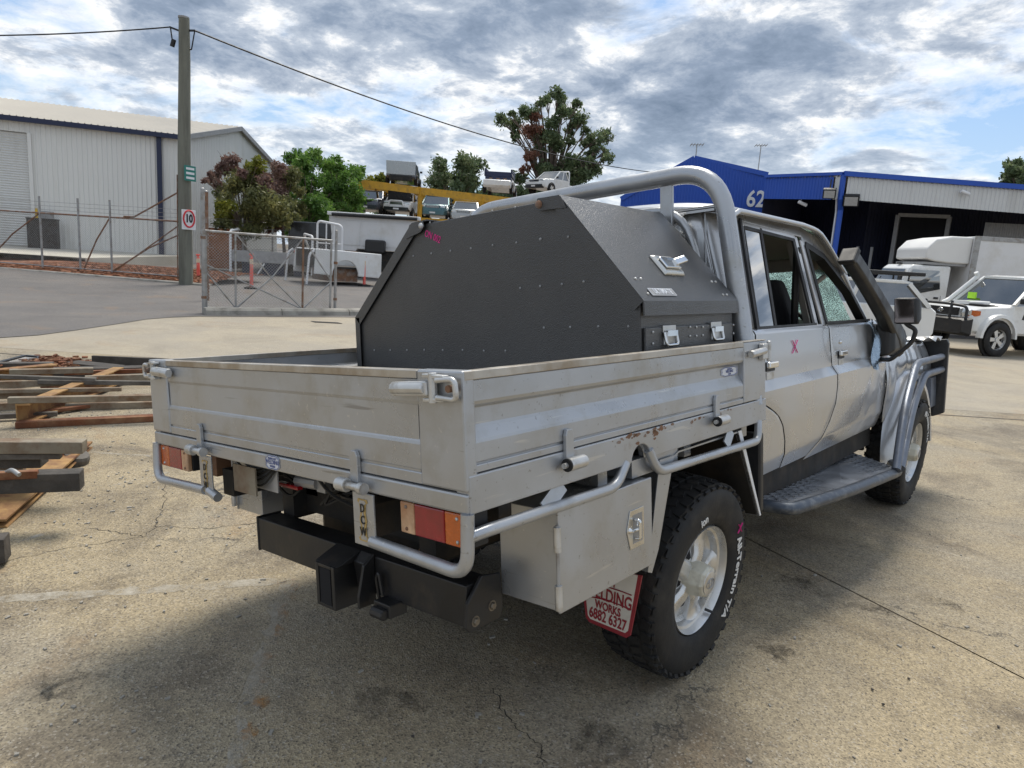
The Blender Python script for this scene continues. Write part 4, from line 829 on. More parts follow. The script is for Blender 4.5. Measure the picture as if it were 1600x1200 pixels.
# --- wheels
def arc_text(s, r, phi0, size, mat, squeeze=1., bold=0.):
    me = text_mesh(s, size, .0012, mat, bold, squeeze); xs_ = [v.co.x for v in me.vertices]; x0 = min(xs_)
    for v in me.vertices: a = phi0 + (v.co.x - x0) / r; rr = r + v.co.y; v.co = V((v.co.z, math.sin(a) * rr, math.cos(a) * rr))
    return me
TYR = [(.229, .088), (.231, .112), (.243, .127), (.275, .138), (.325, .143), (.358, .140), (.380, .130), (.398, .110), (.404, .06), (.406, 0)]
def wheel_parts(par, side, letters=True):
    # par: hub object; local +x is outboard
    m = MB(); prof = [(r, x) for r, x in TYR] + [(r, -x) for r, x in reversed(TYR[:-1])]; m.lathe(prof, (0, 0, 0), (1, 0, 0), 72); ty = m.obj('tyre', 'rubber', par, smooth=35)
    m = MB(); n = 44
    for k in range(n):
        a = 2 * math.pi * k / n
        for row, (xa, wd_, rr, off, ln) in enumerate(((.098, .040, .399, 0, .040), (.045, .046, .405, .5, .036), (-.012, .04, .406, .2, .036), (-.06, .04, .404, .7, .036), (-.1, .04, .399, .35, .04))):
            aa = a + off * 2 * math.pi / n; c = V((xa, math.sin(aa) * rr, math.cos(aa) * rr)); R = Matrix.Rotation(-aa, 3, 'X') @ Matrix.Rotation(.35 if row % 2 else -.25, 3, 'Z')
            m.box(c, (wd_, ln, .016), R)
        R = Matrix.Rotation(-a, 3, 'X') @ Matrix.Rotation(.55, 3, 'Y')
        m.box(V((.122, math.sin(a) * .385, math.cos(a) * .385)), (.010, .034 if k % 2 else .028, .034 if k % 2 else .024), R)
        m.box(V((-.124, math.sin(a) * .381, math.cos(a) * .381)), (.018, .03, .036), Matrix.Rotation(-a, 3, 'X') @ Matrix.Rotation(-.55, 3, 'Y'))
    t = m.obj('tread_blocks', 'rubber', par, fix=False); t['kind'] = 'stuff'
    m = MB(); m.lathe([(.2265, .121), (.2295, .112), (.228, .095), (.205, .085), (.196, .04), (.19, -.06), (.215, -.10), (.222, -.10), (.20, -.07), (.205, .05), (.222, .112)], (0, 0, 0), (1, 0, 0), 72, True); m.obj('rim', 'alloy', par, smooth=40)
    m = MB()
    for k in range(5):
        a = 2 * math.pi * k / 5 + .3; R = Matrix.Rotation(-a, 3, 'X')
        secs = []
        for r, w, xo, th in ((.055, .040, .082, .05), (.10, .036, .083, .045), (.155, .040, .070, .04), (.192, .056, .070, .04), (.210, .064, .082, .03)):
            secs.append([R @ V((xo + dx, dy, r)) for dx, dy in ((-th, -w), (-th, w), (-.008, w), (.006, w * .62), (.006, -w * .62), (-.008, -w))])
        m.loft(secs)
    m.obj('spokes', 'alloy', par, smooth=35, bevel=.004)
    m = MB(); m.lathe([(.2055, .060), (.185, .038), (.130, .046), (.080, .066), (.001, .068)], (0, 0, 0), (1, 0, 0), 60); m.obj('wheel_dish', 'alloy', par, smooth=50)
    for k in range(5):
        R = Matrix.Rotation(-(2 * math.pi * (k + .5) / 5 + .3), 3, 'X'); m = MB(); m.extr([R @ V((xx_, dy, r)) for r, dy, xx_ in ((.090, -.008, .0645), (.090, .008, .0645), (.128, .026, .0500), (.136, 0, .0478), (.128, -.026, .0500))], R @ V((.0035, 0, 0))); m.obj('painted_slot', 'painted_dark', par)  # raised wedges, coloured near-black for the shade of holes in the dish
    m = MB(); m.lathe([(.080, .060), (.076, .100), (.068, .140), (.060, .152), (.050, .154)], (0, 0, 0), (1, 0, 0), 8); m.obj('hub_cap', 'alloy_cream', par, bevel=.005)
    m = MB(); m.lathe([(.052, .150), (.050, .157), (.044, .159), (.001, .160)], (0, 0, 0), (1, 0, 0), 28); m.obj('cap_centre', 'alloy', par, smooth=50)
    m = MB(); 
    for ra, rb in ((.026, .017), (.009, .017), (.017, .007)): m.tube([(.1605, ra * 1.25 * math.cos(t_ * .524), rb * 1.25 * math.sin(t_ * .524) + (.010 if ra == .017 else 0)) for t_ in range(12)], .0016, 4, closed=True)
    m.obj('cap_emblem', 'grey_metal', par)
    m = MB(); m.cyl((.10, .10, -.17), (.135, .115, -.178), .006, 6); m.obj('valve_stem', 'plastic_black', par)
    if letters:
        place('sidewall_lettering', arc_text('All-Terrain T/A', .304, rad(66), .056, 'letter_white', 1.10, .0014), par, Matrix.Translation((.1435, 0, 0)))
        place('sidewall_lettering', arc_text('ion', .290, rad(-21), .048, 'letter_white', .95, .0008), par, Matrix.Translation((.1425, 0, 0)))
INV = BODY.inverted()
def wheel(wc, rz, spin, camber=0., letters=True):
    m = MB(); m.lathe([(.001, .03), (.17, .03), (.185, .0), (.185, -.06), (.001, -.06)], (0, 0, 0), (1, 0, 0), 28); hb = m.obj('wheel', 'under_black', U, smooth=40)
    hb.matrix_local = INV @ (Matrix.Translation(wc) @ Matrix.Rotation(rz, 4, 'Z') @ Matrix.Rotation(camber, 4, 'Y') @ Matrix.Rotation(spin, 4, 'X') @ Matrix.Diagonal((.90, .96, .96, 1)))
    wheel_parts(hb, 1, letters); return hb
w1 = wheel((-.125, -.03, .392), 0, 0, rad(-.6))
m = MB()
for s_ in (-1, 1): m.bar((.1475, .270 - .018, .165 + s_ * .020), (.1475, .270 + .018, .165 - s_ * .020), .0012, .006, up=(1, 0, 0))
m.obj('chalk_mark', 'marker_pink', w1)
wheel((-1.45, -.03, .392), math.pi, .6); wheel((-.06, 3.16, .392), 0, 1.0); wheel((-1.50, 3.16, .392), math.pi, .2)
# --- head board hoop
def hp(x, y): return by(x, y, .36)
m = MB(); c_ = [V((.895, .375, 1.02)), V((.886, .372, 1.31)), V((.80, .36, 1.85)), V((.745, .36, 2.036)), V((.50, .36, 2.036))]
path = fillet([V((.892, .375, 1.03)), V((.750, .36, 2.032)), V((-.75, .36, 2.032)), V((-.892, .375, 1.03))], .20, 10)
m.tube(path, .0395, 18); P(m, 'head_board_hoop', 'traypaint', smooth=60)
for sx in (-1, 1):
    P(MB().span((sx * .50 - .03, .350, 1.03), (sx * .50 + .03, .372, 1.998)), 'hoop_upright', 'traypaint', bevel=.004)
m = MB(); m.tube(fillet([(.665, .38, 1.05), (.655, .38, 1.60), (.56, .38, 1.895), (-.56, .38, 1.895), (-.655, .38, 1.60), (-.665, .38, 1.05)], [.15, .16, .16, .15], 6), .019, 12); P(m, 'window_guard_tube', 'traypaint', smooth=60)
m = MB()
for k in range(-16, 17):
    for s_ in (-1, 1):
        x0 = k * .075; a, b = V((x0 - s_ * .28, .38, 1.30)), V((x0 + s_ * .28, .38, 1.87)); d = b - a; t0, t1 = 0., 1.
        for lim, sg in ((.60, 1), (-.60, -1)):
            pa, pb_ = a.x * sg - .60, b.x * sg - .60
            if pa > 0 and pb_ > 0: t1 = -1
            elif pa > 0: t0 = max(t0, pa / (pa - pb_))
            elif pb_ > 0: t1 = min(t1, pa / (pa - pb_))
        if t1 > t0 + .02: m.tube([a + d * t0, a + d * t1], .003, 4)
P(m, 'guard_mesh', 'zinc')['kind'] = 'stuff'
P(MB().span((-.66, .345, 1.03), (.66, .375, 1.30)), 'head_board_sheet', 'traypaint')
# side latches at the front posts
for sx in (-1, 1):
    x0 = sx * (HW + .012)
    m = MB(); m.cyl((x0 + sx * .006, .235, 1.252), (x0 + sx * .012, .36, 1.262), .016, 8); P(m, 'side_latch_lever', 'zinc', bevel=.003, smooth=40)
    m = MB(); m.span((x0 - sx * .008, .345, 1.225), (x0 + sx * .014, .43, 1.29)); m.cyl((x0 + sx * .012, .405, 1.215), (x0 + sx * .012, .405, 1.30), .010, 8); P(m, 'side_latch_body', 'zinc', bevel=.004)
# --- cab
ZS = np.array([.60, .64, .73, .90, 1.062, 1.108, 1.320, 1.335, 1.350, 1.95]); XS = np.array([.775, .805, .838, .856, .860, .832, .828, .820, .803, .730])
def xs(z): return float(np.interp(z, ZS, XS))
def ysm(z): return float(np.interp(z, [.62, .66, .72, .80, .90, 1.0, 1.15, 1.34], [1.20, 1.27, 1.40, 1.51, 1.585, 1.61, 1.585, 1.545]))
def yrear(z): return float(np.interp(z, [.62, .70, .80, .88, .94, .985, 1.0, 1.34], [.885, .88, .86, .81, .74, .64, .555, .550]))
def yfr(z): return float(np.interp(z, [.62, .9, 1.0, 1.34], [2.60, 2.64, 2.63, 2.50]))
def skin(sx, f0, f1, z0, z1, name, mat, par, nz=26, ny=16, dent=None, g=.0065):
    zk = [z for z in ZS if z0 + .008 < z < z1 - .004]; zl = sorted([z for z in np.linspace(z0, z1, nz) if all(abs(z - q) > .009 for q in zk)] + zk); rows = []
    for z in zl:
        a, b = f0(z) + g, f1(z) - g; row = []
        for k in range(ny + 1):
            y = a + .005 if k == 1 else b - .005 if k == ny - 1 else a + (b - a) * k / ny; x = xs(z)
            if k in (0, ny): x -= .0008
            if dent: x += dent(y, z)
            row.append((sx * x, y, z))
        rows.append(row)
    m = MB(); m.grid(rows); return P(m, name, mat, par, smooth=25)
def dentf(y, z):
    d = 0.
    d -= .010 * math.exp(-((y - 2.42) / .13) ** 2 - ((z - 1.22) / .10) ** 2)
    d += .002 * math.sin(y * 21 + z * 9) * math.exp(-((y - 2.50) / .16) ** 2)
    d -= .004 * math.exp(-((y - 2.25 - (z - .9) * .5) / .05) ** 2) * max(0, 1 - abs(z - .85) / .25)
    return d
doors = {}
for sx in (1, -1):
    o_ = skin(sx, lambda z: .49, lambda z: 2.66, .66, 1.335, 'seam_shade_skin', 'trim_dark', None, dent=lambda y, z: -.022)  # dark skin added behind the doors, its colour gives the seams their shade
for sx in (1, -1):
    shell = skin(sx, lambda z: .475, lambda z: yrear(z), .66, 1.345, 'cab_corner', 'silver', None)
    d1 = skin(sx, yrear, ysm, .655, 1.345, 'rear_door', 'silver', None); d2 = skin(sx, ysm, yfr, .635, 1.345, 'front_door', 'silver', None, dent=dentf if sx > 0 else None, ny=40)
    for d_, yh, zh in ((d1, .705, 1.168), (d2, 1.745, 1.163)):
        m = MB(); xx = sx * (xs(zh) + .002); m.span((xx, yh - .05, zh - .022), (xx + sx * .004, yh + .05, zh + .022)); P(m, 'handle_recess', 'trim_dark', d_, bevel=.006)
        m = MB(); m.span((xx + sx * .004, yh - .055, zh - .006), (xx + sx * .022, yh + .055, zh + .024)); P(m, 'door_handle', 'chrome', d_, bevel=.007)
        m = MB(); m.span((xx, yh - .045, zh - .06), (xx + sx * .0015, yh + .045, zh - .026)); P(m, 'handle_pad', 'zinc', d_, bevel=.004)
    m = MB(); m.dome((sx * (xs(1.235) + .001), 1.735, 1.235), .013, (sx, 0, 0)); P(m, 'door_lock', 'chrome', d2, smooth=50)
    doors[sx] = (d1, d2)
    P(MB().span((sx * .60, .50, .50), (sx * .765, 2.62, .70)), 'sill', 'under_black')
m = MB()
x0 = xs(1.225) + .0035
for s_ in (-1, 1): m.bar((x0, 1.02 - .035, 1.245 + s_ * .032), (x0, 1.02 + .035, 1.245 - s_ * .032), .001, .0045, up=(1, 0, 0))
m.obj('chalk_mark', 'marker_pink', doors[1][0])
# side window frames on the tumblehome plane
def tp(y, z, dx=0.): return V((.803 - .1167 * (z - 1.35) / .6 * 1.03 + dx, y, z))
def band(path, w, t, name, mat, par, sx=1, dx=0., **k):
    m = MB(); pts = [tp(y, z, dx) for y, z in path]
    if sx < 0: pts = [V((-p.x, p.y, p.z)) for p in pts]
    for a, b in zip(pts, pts[1:]):
        e = (b - a).normalized() * (w * .3); m.bar(a - e * .5, b + e * .5, t, w, up=V((0, 0, 1)) if abs((b - a).normalized().z) < .7 else V((0, 1, 0)))
    return P(m, name, mat, par, **k)
# bars: width lies in the window plane
def fbar(m, a, b, w, t, sx=1):
    a, b = V(a), V(b); nrm = V((1, 0, .19)).normalized(); d = (b - a).normalized(); s_ = d.cross(nrm).normalized()
    q = [a + s_ * (w / 2) + nrm * (t / 2), a - s_ * (w / 2) + nrm * (t / 2), a - s_ * (w / 2) - nrm * (t / 2), a + s_ * (w / 2) - nrm * (t / 2)]
    vv = q + [p + (b - a) for p in q]
    if sx < 0: vv = [V((-p.x, p.y, p.z)) for p in vv]
    m.add(vv, [(0, 1, 2, 3), (7, 6, 5, 4), (0, 4, 5, 1), (1, 5, 6, 2), (2, 6, 7, 3), (3, 7, 4, 0)])
RT = [(.615, 1.335), (.668, 1.838), (1.335, 1.815), (1.395, 1.335)]
for sx in (1, -1):
    d1, d2 = doors[sx]
    crush = sx > 0
    m = MB()
    for a, b, w in ((RT[0], RT[1], .034), (RT[1], RT[2], .04), (RT[2], RT[3], .06)): fbar(m, tp(*a), tp(*b), w, .014, sx)
    P(m, 'rear_window_frame', 'silver', d1, bevel=.006)
    m = MB()
    for a, b, w in (((.636, 1.345), (.687, 1.818), .010), ((.69, 1.815), (1.315, 1.795), .016), ((1.305, 1.80), (1.357, 1.345), .035), ((.60, 1.348), (1.40, 1.346), .014)): fbar(m, tp(*a, .003), tp(*b, .003), w, .010, sx)
    P(m, 'window_rubber', 'trim_dark', d1)
    m = MB(); fbar(m, tp(.885, 1.825, .002), tp(.836, 1.345, .002), .026, .010, sx); P(m, 'quarter_bar', 'trim_dark', d1)
    m = MB(); g_ = [tp(y, z, .003) for y, z in ((.636, 1.345), (.688, 1.815), (.878, 1.81), (.828, 1.345))]; g_ = [V((sx * p.x, p.y, p.z)) for p in g_]; m.extr(g_, (-.004 * sx, 0, 0)); P(m, 'quarter_glass', 'glass_side', d1)
    if not crush:
        m = MB(); g_ = [tp(y, z, -.004) for y, z in ((.835, 1.345), (.888, 1.81), (1.30, 1.795), (1.355, 1.345))]; g_ = [V((sx * p.x, p.y, p.z)) for p in g_]; m.extr(g_, (-.004 * sx, 0, 0)); P(m, 'door_glass', 'glass_crazed', d1)
    FT = [(1.515, 1.335), (1.425, 1.805), (1.73, 1.752), (2.117, 1.556), (2.33, 1.335)]
    m = MB()
    for a, b, w in ((FT[0], FT[1], .055), (FT[1], FT[2], .04), (FT[2], FT[3], .045), (FT[3], FT[4], .05)): fbar(m, tp(*a), tp(*b), w, .018, sx)
    P(m, 'front_window_frame', 'silver', d2, bevel=.006)
    m = MB()
    FI = [(1.548, 1.345), (1.462, 1.775), (1.72, 1.722), (2.085, 1.535), (2.285, 1.345)]
    for a, b in zip(FI, FI[1:]): fbar(m, tp(*a, -.01), tp(*b, -.01), .034, .05, sx)
    fbar(m, tp(1.53, 1.348, .004), tp(2.36, 1.346, .004), .014, .03, sx); P(m, 'window_rubber', 'trim_dark', d2)
    m = MB()
    for k in range(3): fbar(m, tp(1.40 + .022 * k, 1.80 - .01 * k, -.05 - .01 * k), tp(1.455 + .025 * k, 1.33, -.06 - .01 * k), .012, .03, sx)
    P(m, 'centre_pillar', 'headlining')
    P(MB().span((sx * .66, 1.40, .66), (sx * .78, 1.54, 1.34)), 'pillar_base', 'trim_dark')
    m = MB()
    for a, b in zip(((.58, 1.872), (1.42, 1.848), (1.74, 1.795), (2.06, 1.645)), ((1.42, 1.848), (1.74, 1.795), (2.06, 1.645), (2.10, 1.60))): fbar(m, tp(*a, .0), tp(*b, .0), .062, .016, sx)
    P(m, 'cant_rail', 'silver', bevel=.005)
    # rear corner of the cab above the waist: curved panel
    rows = []
    for z in np.linspace(1.345, 1.90, 9):
        xo = tp(0, z).x + .004; row = []
        for k in range(9):
            a = math.pi / 2 * k / 8; row.append((sx * (xo - .10 + .10 * math.cos(a)), .585 - .10 * math.sin(a) + .035 * (1 - math.sin(a)) + (z - 1.35) * .08 * math.cos(a), z))
        rows.append(row)
    m = MB(); m.grid(rows); P(m, 'rear_corner', 'silver', smooth=50, solid=.003)
    m = MB(); fbar(m, tp(.600, 1.345, .006), tp(.645, 1.85, .006), .02, .02, sx); P(m, 'corner_seal', 'trim_dark')
# back wall with pressed ribs
rows = []
for z in np.linspace(.95, 1.90, 10):
    row = []; xe = min(.71, tp(0, max(z, 1.35)).x - .09)
    for k in range(81):
        x = -xe + 2 * xe * k / 80; r_ = 0
        for xc_ in (.56, .40): r_ += .022 * max(0, 1 - (abs(abs(x) - xc_) / .055) ** 2)
        row.append((x, .486 - r_, z))
    rows.append(row)
m = MB(); m.grid(rows); P(m, 'cab_back_wall', 'silver', smooth=40, solid=.003)
m = MB(); m.span((-.34, .468, 1.40), (.34, .484, 1.80)); P(m, 'rear_window', 'glass_dark', bevel=.03)
for sx in (-1, 1):
    m = MB(); m.tube([(sx * .63, .470, z) for z in np.linspace(.98, 1.87, 24)], .004, 5); P(m, 'weld_seam', 'traypaint')
# roof: sound at the back, crushed down to the right A pillar in front
def roof_z(x, y):
    t = x / .76; base = 1.965 - .055 * t * t - .03 * abs(t) ** 6
    if y < .56: base -= .05 * ((.56 - y) / .12) ** 2
    if y > 1.35:
        s_ = y - 1.35; drop = .058 * s_ + .36 * s_ * s_; base -= drop * (1.0 + .22 * t) + .016 * math.sin(13 * x + 9 * y) * min(1, s_ * 4)
    return base
rows = []
for y in np.linspace(.45, 2.02, 40):
    row = []; xe = .752 if y < 1.4 else .752 + .03 * (y - 1.4)
    for k in range(33): x = -xe + 2 * xe * k / 32; row.append((x, y, roof_z(x, y)))
    rows.append(row)
m = MB(); m.grid(rows); P(m, 'roof', 'silver', smooth=50, solid=.006)
for sx in (-1, 1):
    m = MB(); m.tube([(sx * (.757 if y < 1.4 else .757 + .03 * (y - 1.4)), y, roof_z(sx * .752, y) - .012) for y in np.linspace(.47, 2.0, 24)], .013, 8); P(m, 'rain_gutter', 'silver', smooth=60)
m = MB(); m.tube(fillet([(-.74, .455, 1.87), (-.70, .448, 1.885), (.70, .448, 1.885), (.74, .455, 1.87)], .05), .014, 8); P(m, 'rear_gutter', 'trim_dark', smooth=60)
m = MB(); m.span((.50, .435, 1.872), (.69, .452, 1.892)); P(m, 'gutter_clip', 'silver')
rows = [[(x, y, roof_z(x, y) - .045) for x in np.linspace(-.70, .70, 9)] for y in np.linspace(.50, 1.95, 16)]
m = MB(); m.grid(rows); P(m, 'head_lining', 'headlining', smooth=50)
# screen, pillars
m = MB(); rows = []
for k in range(9):
    t = k / 8; y = 2.36 - .40 * t; row = []
    for j in range(13): x = -.72 + 1.44 * j / 12; zt2 = roof_z(x, 1.97) - .02; row.append((x * (1 - .05 * t), y + .05 * (1 - (x / .72) ** 2), 1.33 + (zt2 - 1.33) * t + .014 * math.sin(5 * x + 7 * t) * math.sin(math.pi * t)))
    rows.append(row)
m.grid(rows); P(m, 'crazed_windscreen', 'glass_crazed', smooth=60)
for sx in (-1, 1):
    m = MB(); m.tube([(sx * .78, 2.36, 1.32), (sx * .765, 2.18, 1.48), (sx * .755, 1.97, roof_z(.755, 1.97) - .02)], .028, 8); P(m, 'windscreen_pillar', 'silver', smooth=50)
# interior
P(MB().span((-.76, .52, .62), (.76, 2.5, .72)), 'cab_floor', 'trim_dark')
P(MB().span((-.745, .56, .72), (-.735, 2.4, 1.33)).span((.735, .62, .72), (.745, 2.4, 1.33)), 'door_lining', 'trim_dark')
def seat(x, y, w, name='seat'):
    m = MB(); m.span((x - w / 2, y, .98), (x + w / 2, y + .48, 1.12)); c = P(m, name, 'seat_cloth', bevel=.04, seg=3)
    m = MB(); m.loft([[(x - w / 2 * f, y + a, z), (x + w / 2 * f, y + a, z), (x + w / 2 * f, y + a + t, z), (x - w / 2 * f, y + a + t, z)] for z, a, t, f in ((1.08, 0, .16, 1.), (1.40, -.08, .15, .98), (1.60, -.13, .11, .80))]); P(m, 'seat_back', 'seat_cloth', c, bevel=.03, seg=3)
    for xx in ((x,) if w < .7 else (x - w * .3, x + w * .3)):
        m = MB(); m.span((xx - .13, y - .16, 1.61), (xx + .13, y - .07, 1.76)); P(m, 'head_rest', 'seat_cloth', c, bevel=.035, seg=3)
seat(.38, 1.58, .50); seat(-.38, 1.58, .50); seat(0, .72, 1.36, 'rear_bench')
dsh = P(MB().extr([(-.74, 2.12, 1.00), (-.74, 2.08, 1.22), (-.74, 2.20, 1.30), (-.74, 2.42, 1.30), (-.74, 2.42, .8)], (1.48, 0, 0)), 'dashboard', 'plastic_black', bevel=.02)
sw = frame_m((.38, 2.00, 1.25), (1, 0, 0), (0, .38, .92)); m = MB()
m.tube([sw @ V((.19 * math.cos(a), .19 * math.sin(a), 0)) for a in [k * math.pi / 14 for k in range(28)]], .015, 8, closed=True)
for a in (0, math.pi, -math.pi / 2): m.bar(sw @ V((0, 0, .02)), sw @ V((.18 * math.cos(a), .18 * math.sin(a), 0)), .035, .016)
m.lathe([(.001, .03), (.06, .025), (.07, 0), (.05, -.06), (.03, -.2)], sw @ V((0, 0, 0)), sw.to_3x3() @ V((0, 0, 1)), 16); P(m, 'steering_wheel', 'plastic_black', smooth=50)
P(MB().extr([(.20, 2.08, 1.30), (.56, 2.08, 1.30), (.52, 2.14, 1.37), (.24, 2.14, 1.37)], (0, .18, 0)), 'instrument_hood', 'plastic_black', bevel=.01)
m = MB(); m.tube(fillet([(.72, 1.36, 1.76), (.70, 1.38, 1.45), (.66, 1.50, 1.05)], .1), .02, 6); P(m, 'seat_belt', 'trim_dark')
m = MB(); m.tube(fillet([(.70, 1.62, 1.66), (.66, 1.66, 1.60), (.66, 1.80, 1.57), (.70, 1.86, 1.62)], .05), .014, 8); P(m, 'grab_handle', 'headlining', smooth=60)
m = MB(); m.span((.34, 1.86, 1.66), (.66, 1.885, 1.74)); P(m, 'sun_visor', 'headlining', bevel=.02)
m = MB(); m.box((.25, 2.28, 1.36), (.20, .14, .06)); P(m, 'green_cloth', 'hivis', bevel=.02)
# torn blue-silver metal hanging off the door top
m = MB(); rows = []
for k in range(15):
    t = k / 14; row = []
    for j in range(6): s_ = j / 5 - .5; row.append((.845 + .018 * math.sin(6 * t + j) + .03 * t, 2.30 + s_ * (.16 - .07 * t) + .05 * math.sin(3 * t), 1.345 - .30 * t + .012 * math.sin(5 * j)))
    rows.append(row)
m.grid(rows); P(m, 'torn_metal', 'torn_blue_metal', doors[1][1], smooth=70)
place('door_badge', text_mesh('V8', .045, .001, 'chrome', .0005, 1.1), doors[1][1], frame_m((xs(1.24) - .012, 2.46, 1.25), (0, 1, 0), (0, 0, 1)))
# bonnet, guards, flare
def crump(y, x=0): return .022 * math.sin(9 * y + 5 * x) + .015 * math.sin(23 * y - 11 * x)
rows = []
for y in np.linspace(2.44, 3.92, 26):
    rows.append([(x, y, 1.245 - .06 * (y - 2.44) - .06 * (x / .76) ** 4 + crump(y, x) * min(1, (y - 2.44) * 3)) for x in np.linspace(-.76, .76, 21)])
m = MB(); m.grid(rows); P(m, 'bonnet', 'silver', smooth=50, solid=.004)
for sx in (1, -1):
    rows = []
    ysf = np.linspace(2.60, 3.95, 44)
    for k in range(15):
        row = []
        for y in ysf:
            r_ = .49; dz_ = r_ * r_ - (y - 3.165) ** 2; zb2 = max(.66 if y < 3.2 else .72, .42 + (math.sqrt(dz_) if dz_ > 0 else 0)); z = zb2 + (1.20 - .05 * (y - 2.6) - zb2) * k / 14
            x = .845 + .028 * math.sin(math.pi * k / 14) + (.006 * math.sin(14 * y + 8 * z) + .004 * math.sin(31 * y - 17 * z)) * (1 if sx > 0 else .2) - (.05 * ((k / 14) ** 3))
            row.append((sx * x, y, z))
        rows.append(row)
    m = MB(); m.grid(rows); fn = P(m, 'front_guard', 'silver', smooth=40, solid=.003)
    sec = []
    for k in range(19):
        a = math.pi * (-.02 + 1.04 * k / 18); c = V((0, 3.165 - .485 * math.cos(a), .41 + .485 * math.sin(a))); rr = V((0, -math.cos(a), math.sin(a)))
        sec.append([V((sx * .835, 0, 0)) + c + rr * .085, V((sx * .900, 0, 0)) + c + rr * .062, V((sx * .932, 0, 0)) + c + rr * .018, V((sx * .928, 0, 0)) + c - rr * .008, V((sx * .835, 0, 0)) + c])
    m = MB(); m.loft(sec); P(m, 'wheel_flare', 'silver', smooth=50)
    P(MB().span((sx * .872, 2.78, 1.085), (sx * .890, 2.85, 1.115)), 'side_repeater', 'lens_amber', bevel=.006)
    P(MB().span((sx * .30, 2.62, .45), (sx * .72, 2.66, 1.15)), 'wheel_arch_liner', 'under_black')
P(MB().span((-.78, 3.86, .72), (.78, 3.93, 1.12)), 'grille_panel', 'plastic_black')
P(MB().span((-.55, 2.66, .70), (.55, 3.85, 1.12)), 'engine_bay', 'under_black')
# --- snorkel
sp_ = [(1402, 540), (1396, 520), (1380, 488), (1361, 455), (1343, 425), (1327, 401)]
pts = [bx(x, y, .905) for x, y in sp_]
m = MB(); sec = []
for k, p in enumerate(pts):
    t = (pts[min(k + 1, len(pts) - 1)] - pts[max(k - 1, 0)]).normalized(); s_ = t.cross(V((1, 0, 0))).normalized(); w_ = (.095, .074, .054, .049, .048, .048)[k]; th = (.05, .046, .042, .040, .040, .040)[k]
    sec.append([p + s_ * w_ * a + V((1, 0, 0)) * th * b for a, b in ((-1, -.6), (-.7, -1), (.7, -1), (1, -.6), (1, .6), (.7, 1), (-.7, 1), (-1, .6))])
m.loft(sec); sn = P(m, 'snorkel', 'plastic_black', smooth=40, bevel=.006)
hq = pts[-1]; m = MB(); td = (pts[-1] - pts[-2]).normalized(); s_ = td.cross(V((1, 0, 0))).normalized()
m.loft([[hq + td * d_ + s_ * a * .053 + V((1, 0, 0)) * b * .044 - td * (a * .03) for a, b in ((-1, -1), (1, -1), (1, 1), (-1, 1))] for d_ in (-.02, .03)]); P(m, 'snorkel_mouth', 'trim_dark', sn, bevel=.008)
b0_ = bx(1392, 530, .90); m = MB(); m.loft([[V((x, b0_.y + a * w_, b0_.z + b * h_)) for a, b in ((-1, -1), (1.6, -1), (1.3, .6), (-1, 1))] for x, w_, h_ in ((.84, .13, .11), (.91, .12, .10), (.945, .08, .07))]); P(m, 'snorkel_base', 'plastic_black', sn, bevel=.012)
# --- mirror on its long arm
YM = 2.25
mc = [by(x, y, YM) for x, y in ((1397, 467), (1429, 467), (1429, 505), (1397, 505))]
m = MB(); m.extr([p + V((0, .002, 0)) for p in mc], (0, .006, 0)); mir = P(m, 'side_mirror', 'plastic_black', bevel=.002)
m = MB(); ctr = sum(mc, V()) / 4; m.loft([[ctr + (p - ctr) * s_ + V((.025 * k_, .009 + .05 * k_, 0)) for p in mc] for k_, s_ in ((0, 1.06), (.5, 1.10), (1.3, .80), (1.8, .45))]); P(m, 'mirror_shell', 'plastic_black', mir, smooth=40, bevel=.01)
m = MB(); m.extr([ctr + (p - ctr) * .94 for p in mc], (0, .0015, 0)); P(m, 'mirror_glass', 'mirror_face', mir)
m = MB(); a0 = bx(1372, 562, .855); pth = [a0 + V((0, 0, 0)), by(1392, 562, YM + .02), by(1425, 535, YM + .05), by(1432, 515, YM + .05), by(1418, 508, YM + .03), by(1412, 500, YM + .03)]
m.tube(fillet(pth, .03), .0135, 8); P(m, 'mirror_arm', 'plastic_black', mir, smooth=60)
m = MB(); m.box(a0 + V((.006, 0, 0)), (.03, .07, .03)); P(m, 'mirror_mount', 'plastic_black', mir, bevel=.006)
# --- side step with chequer plate
stp = [V((.80, .60, .47)), V((.96, .66, .485)), V((.985, 1.3, .465)), V((1.035, 2.18, .42)), V((.98, 2.34, .43))]
so_ = [bz(1187, 789, .50), bz(1238, 796, .495), bz(1320, 770, .475), bz(1404, 737, .40)]
m = MB(); m.tube(fillet([so_[0] + V((-.10, .06, 0)), so_[0], so_[1], so_[2], so_[3], so_[3] + V((-.08, .18, .01))], [.05, .05, .3, .08]), .030, 12); stt = P(m, 'side_step', 'step_steel', smooth=60)
inn = [V((.58, so_[0].y + .02, .53)), V((.60, 2.50, .47))]
m = MB(); pl_ = [so_[0] + V((-.02, .03, .018)), so_[1] + V((-.02, .02, .018)), so_[2] + V((-.02, 0, .018)), so_[3] + V((-.02, 0, .018)), inn[1], inn[0]]; m.extr(pl_, (0, 0, .006)); P(m, 'step_plate', 'checker', stt)
m = MB(); n = 0
for i in range(42):
    for j in range(9):
        t = (i + .5) / 42; s_ = (j + .5) / 9; A = (so_[1] + V((-.02, .02, .018))).lerp(so_[3] + V((-.02, 0, .018)), t); Bq = inn[0].lerp(inn[1], t); p = A.lerp(Bq, .05 + .9 * s_) + V((0, 0, .008)); a = .75 if (i + j) % 2 else -.75
        m.box(p, (.008, .034, .005), Matrix.Rotation(a, 3, 'Z'))
ck = P(m, 'tread_lugs', 'checker', stt, fix=False); ck['kind'] = 'stuff'
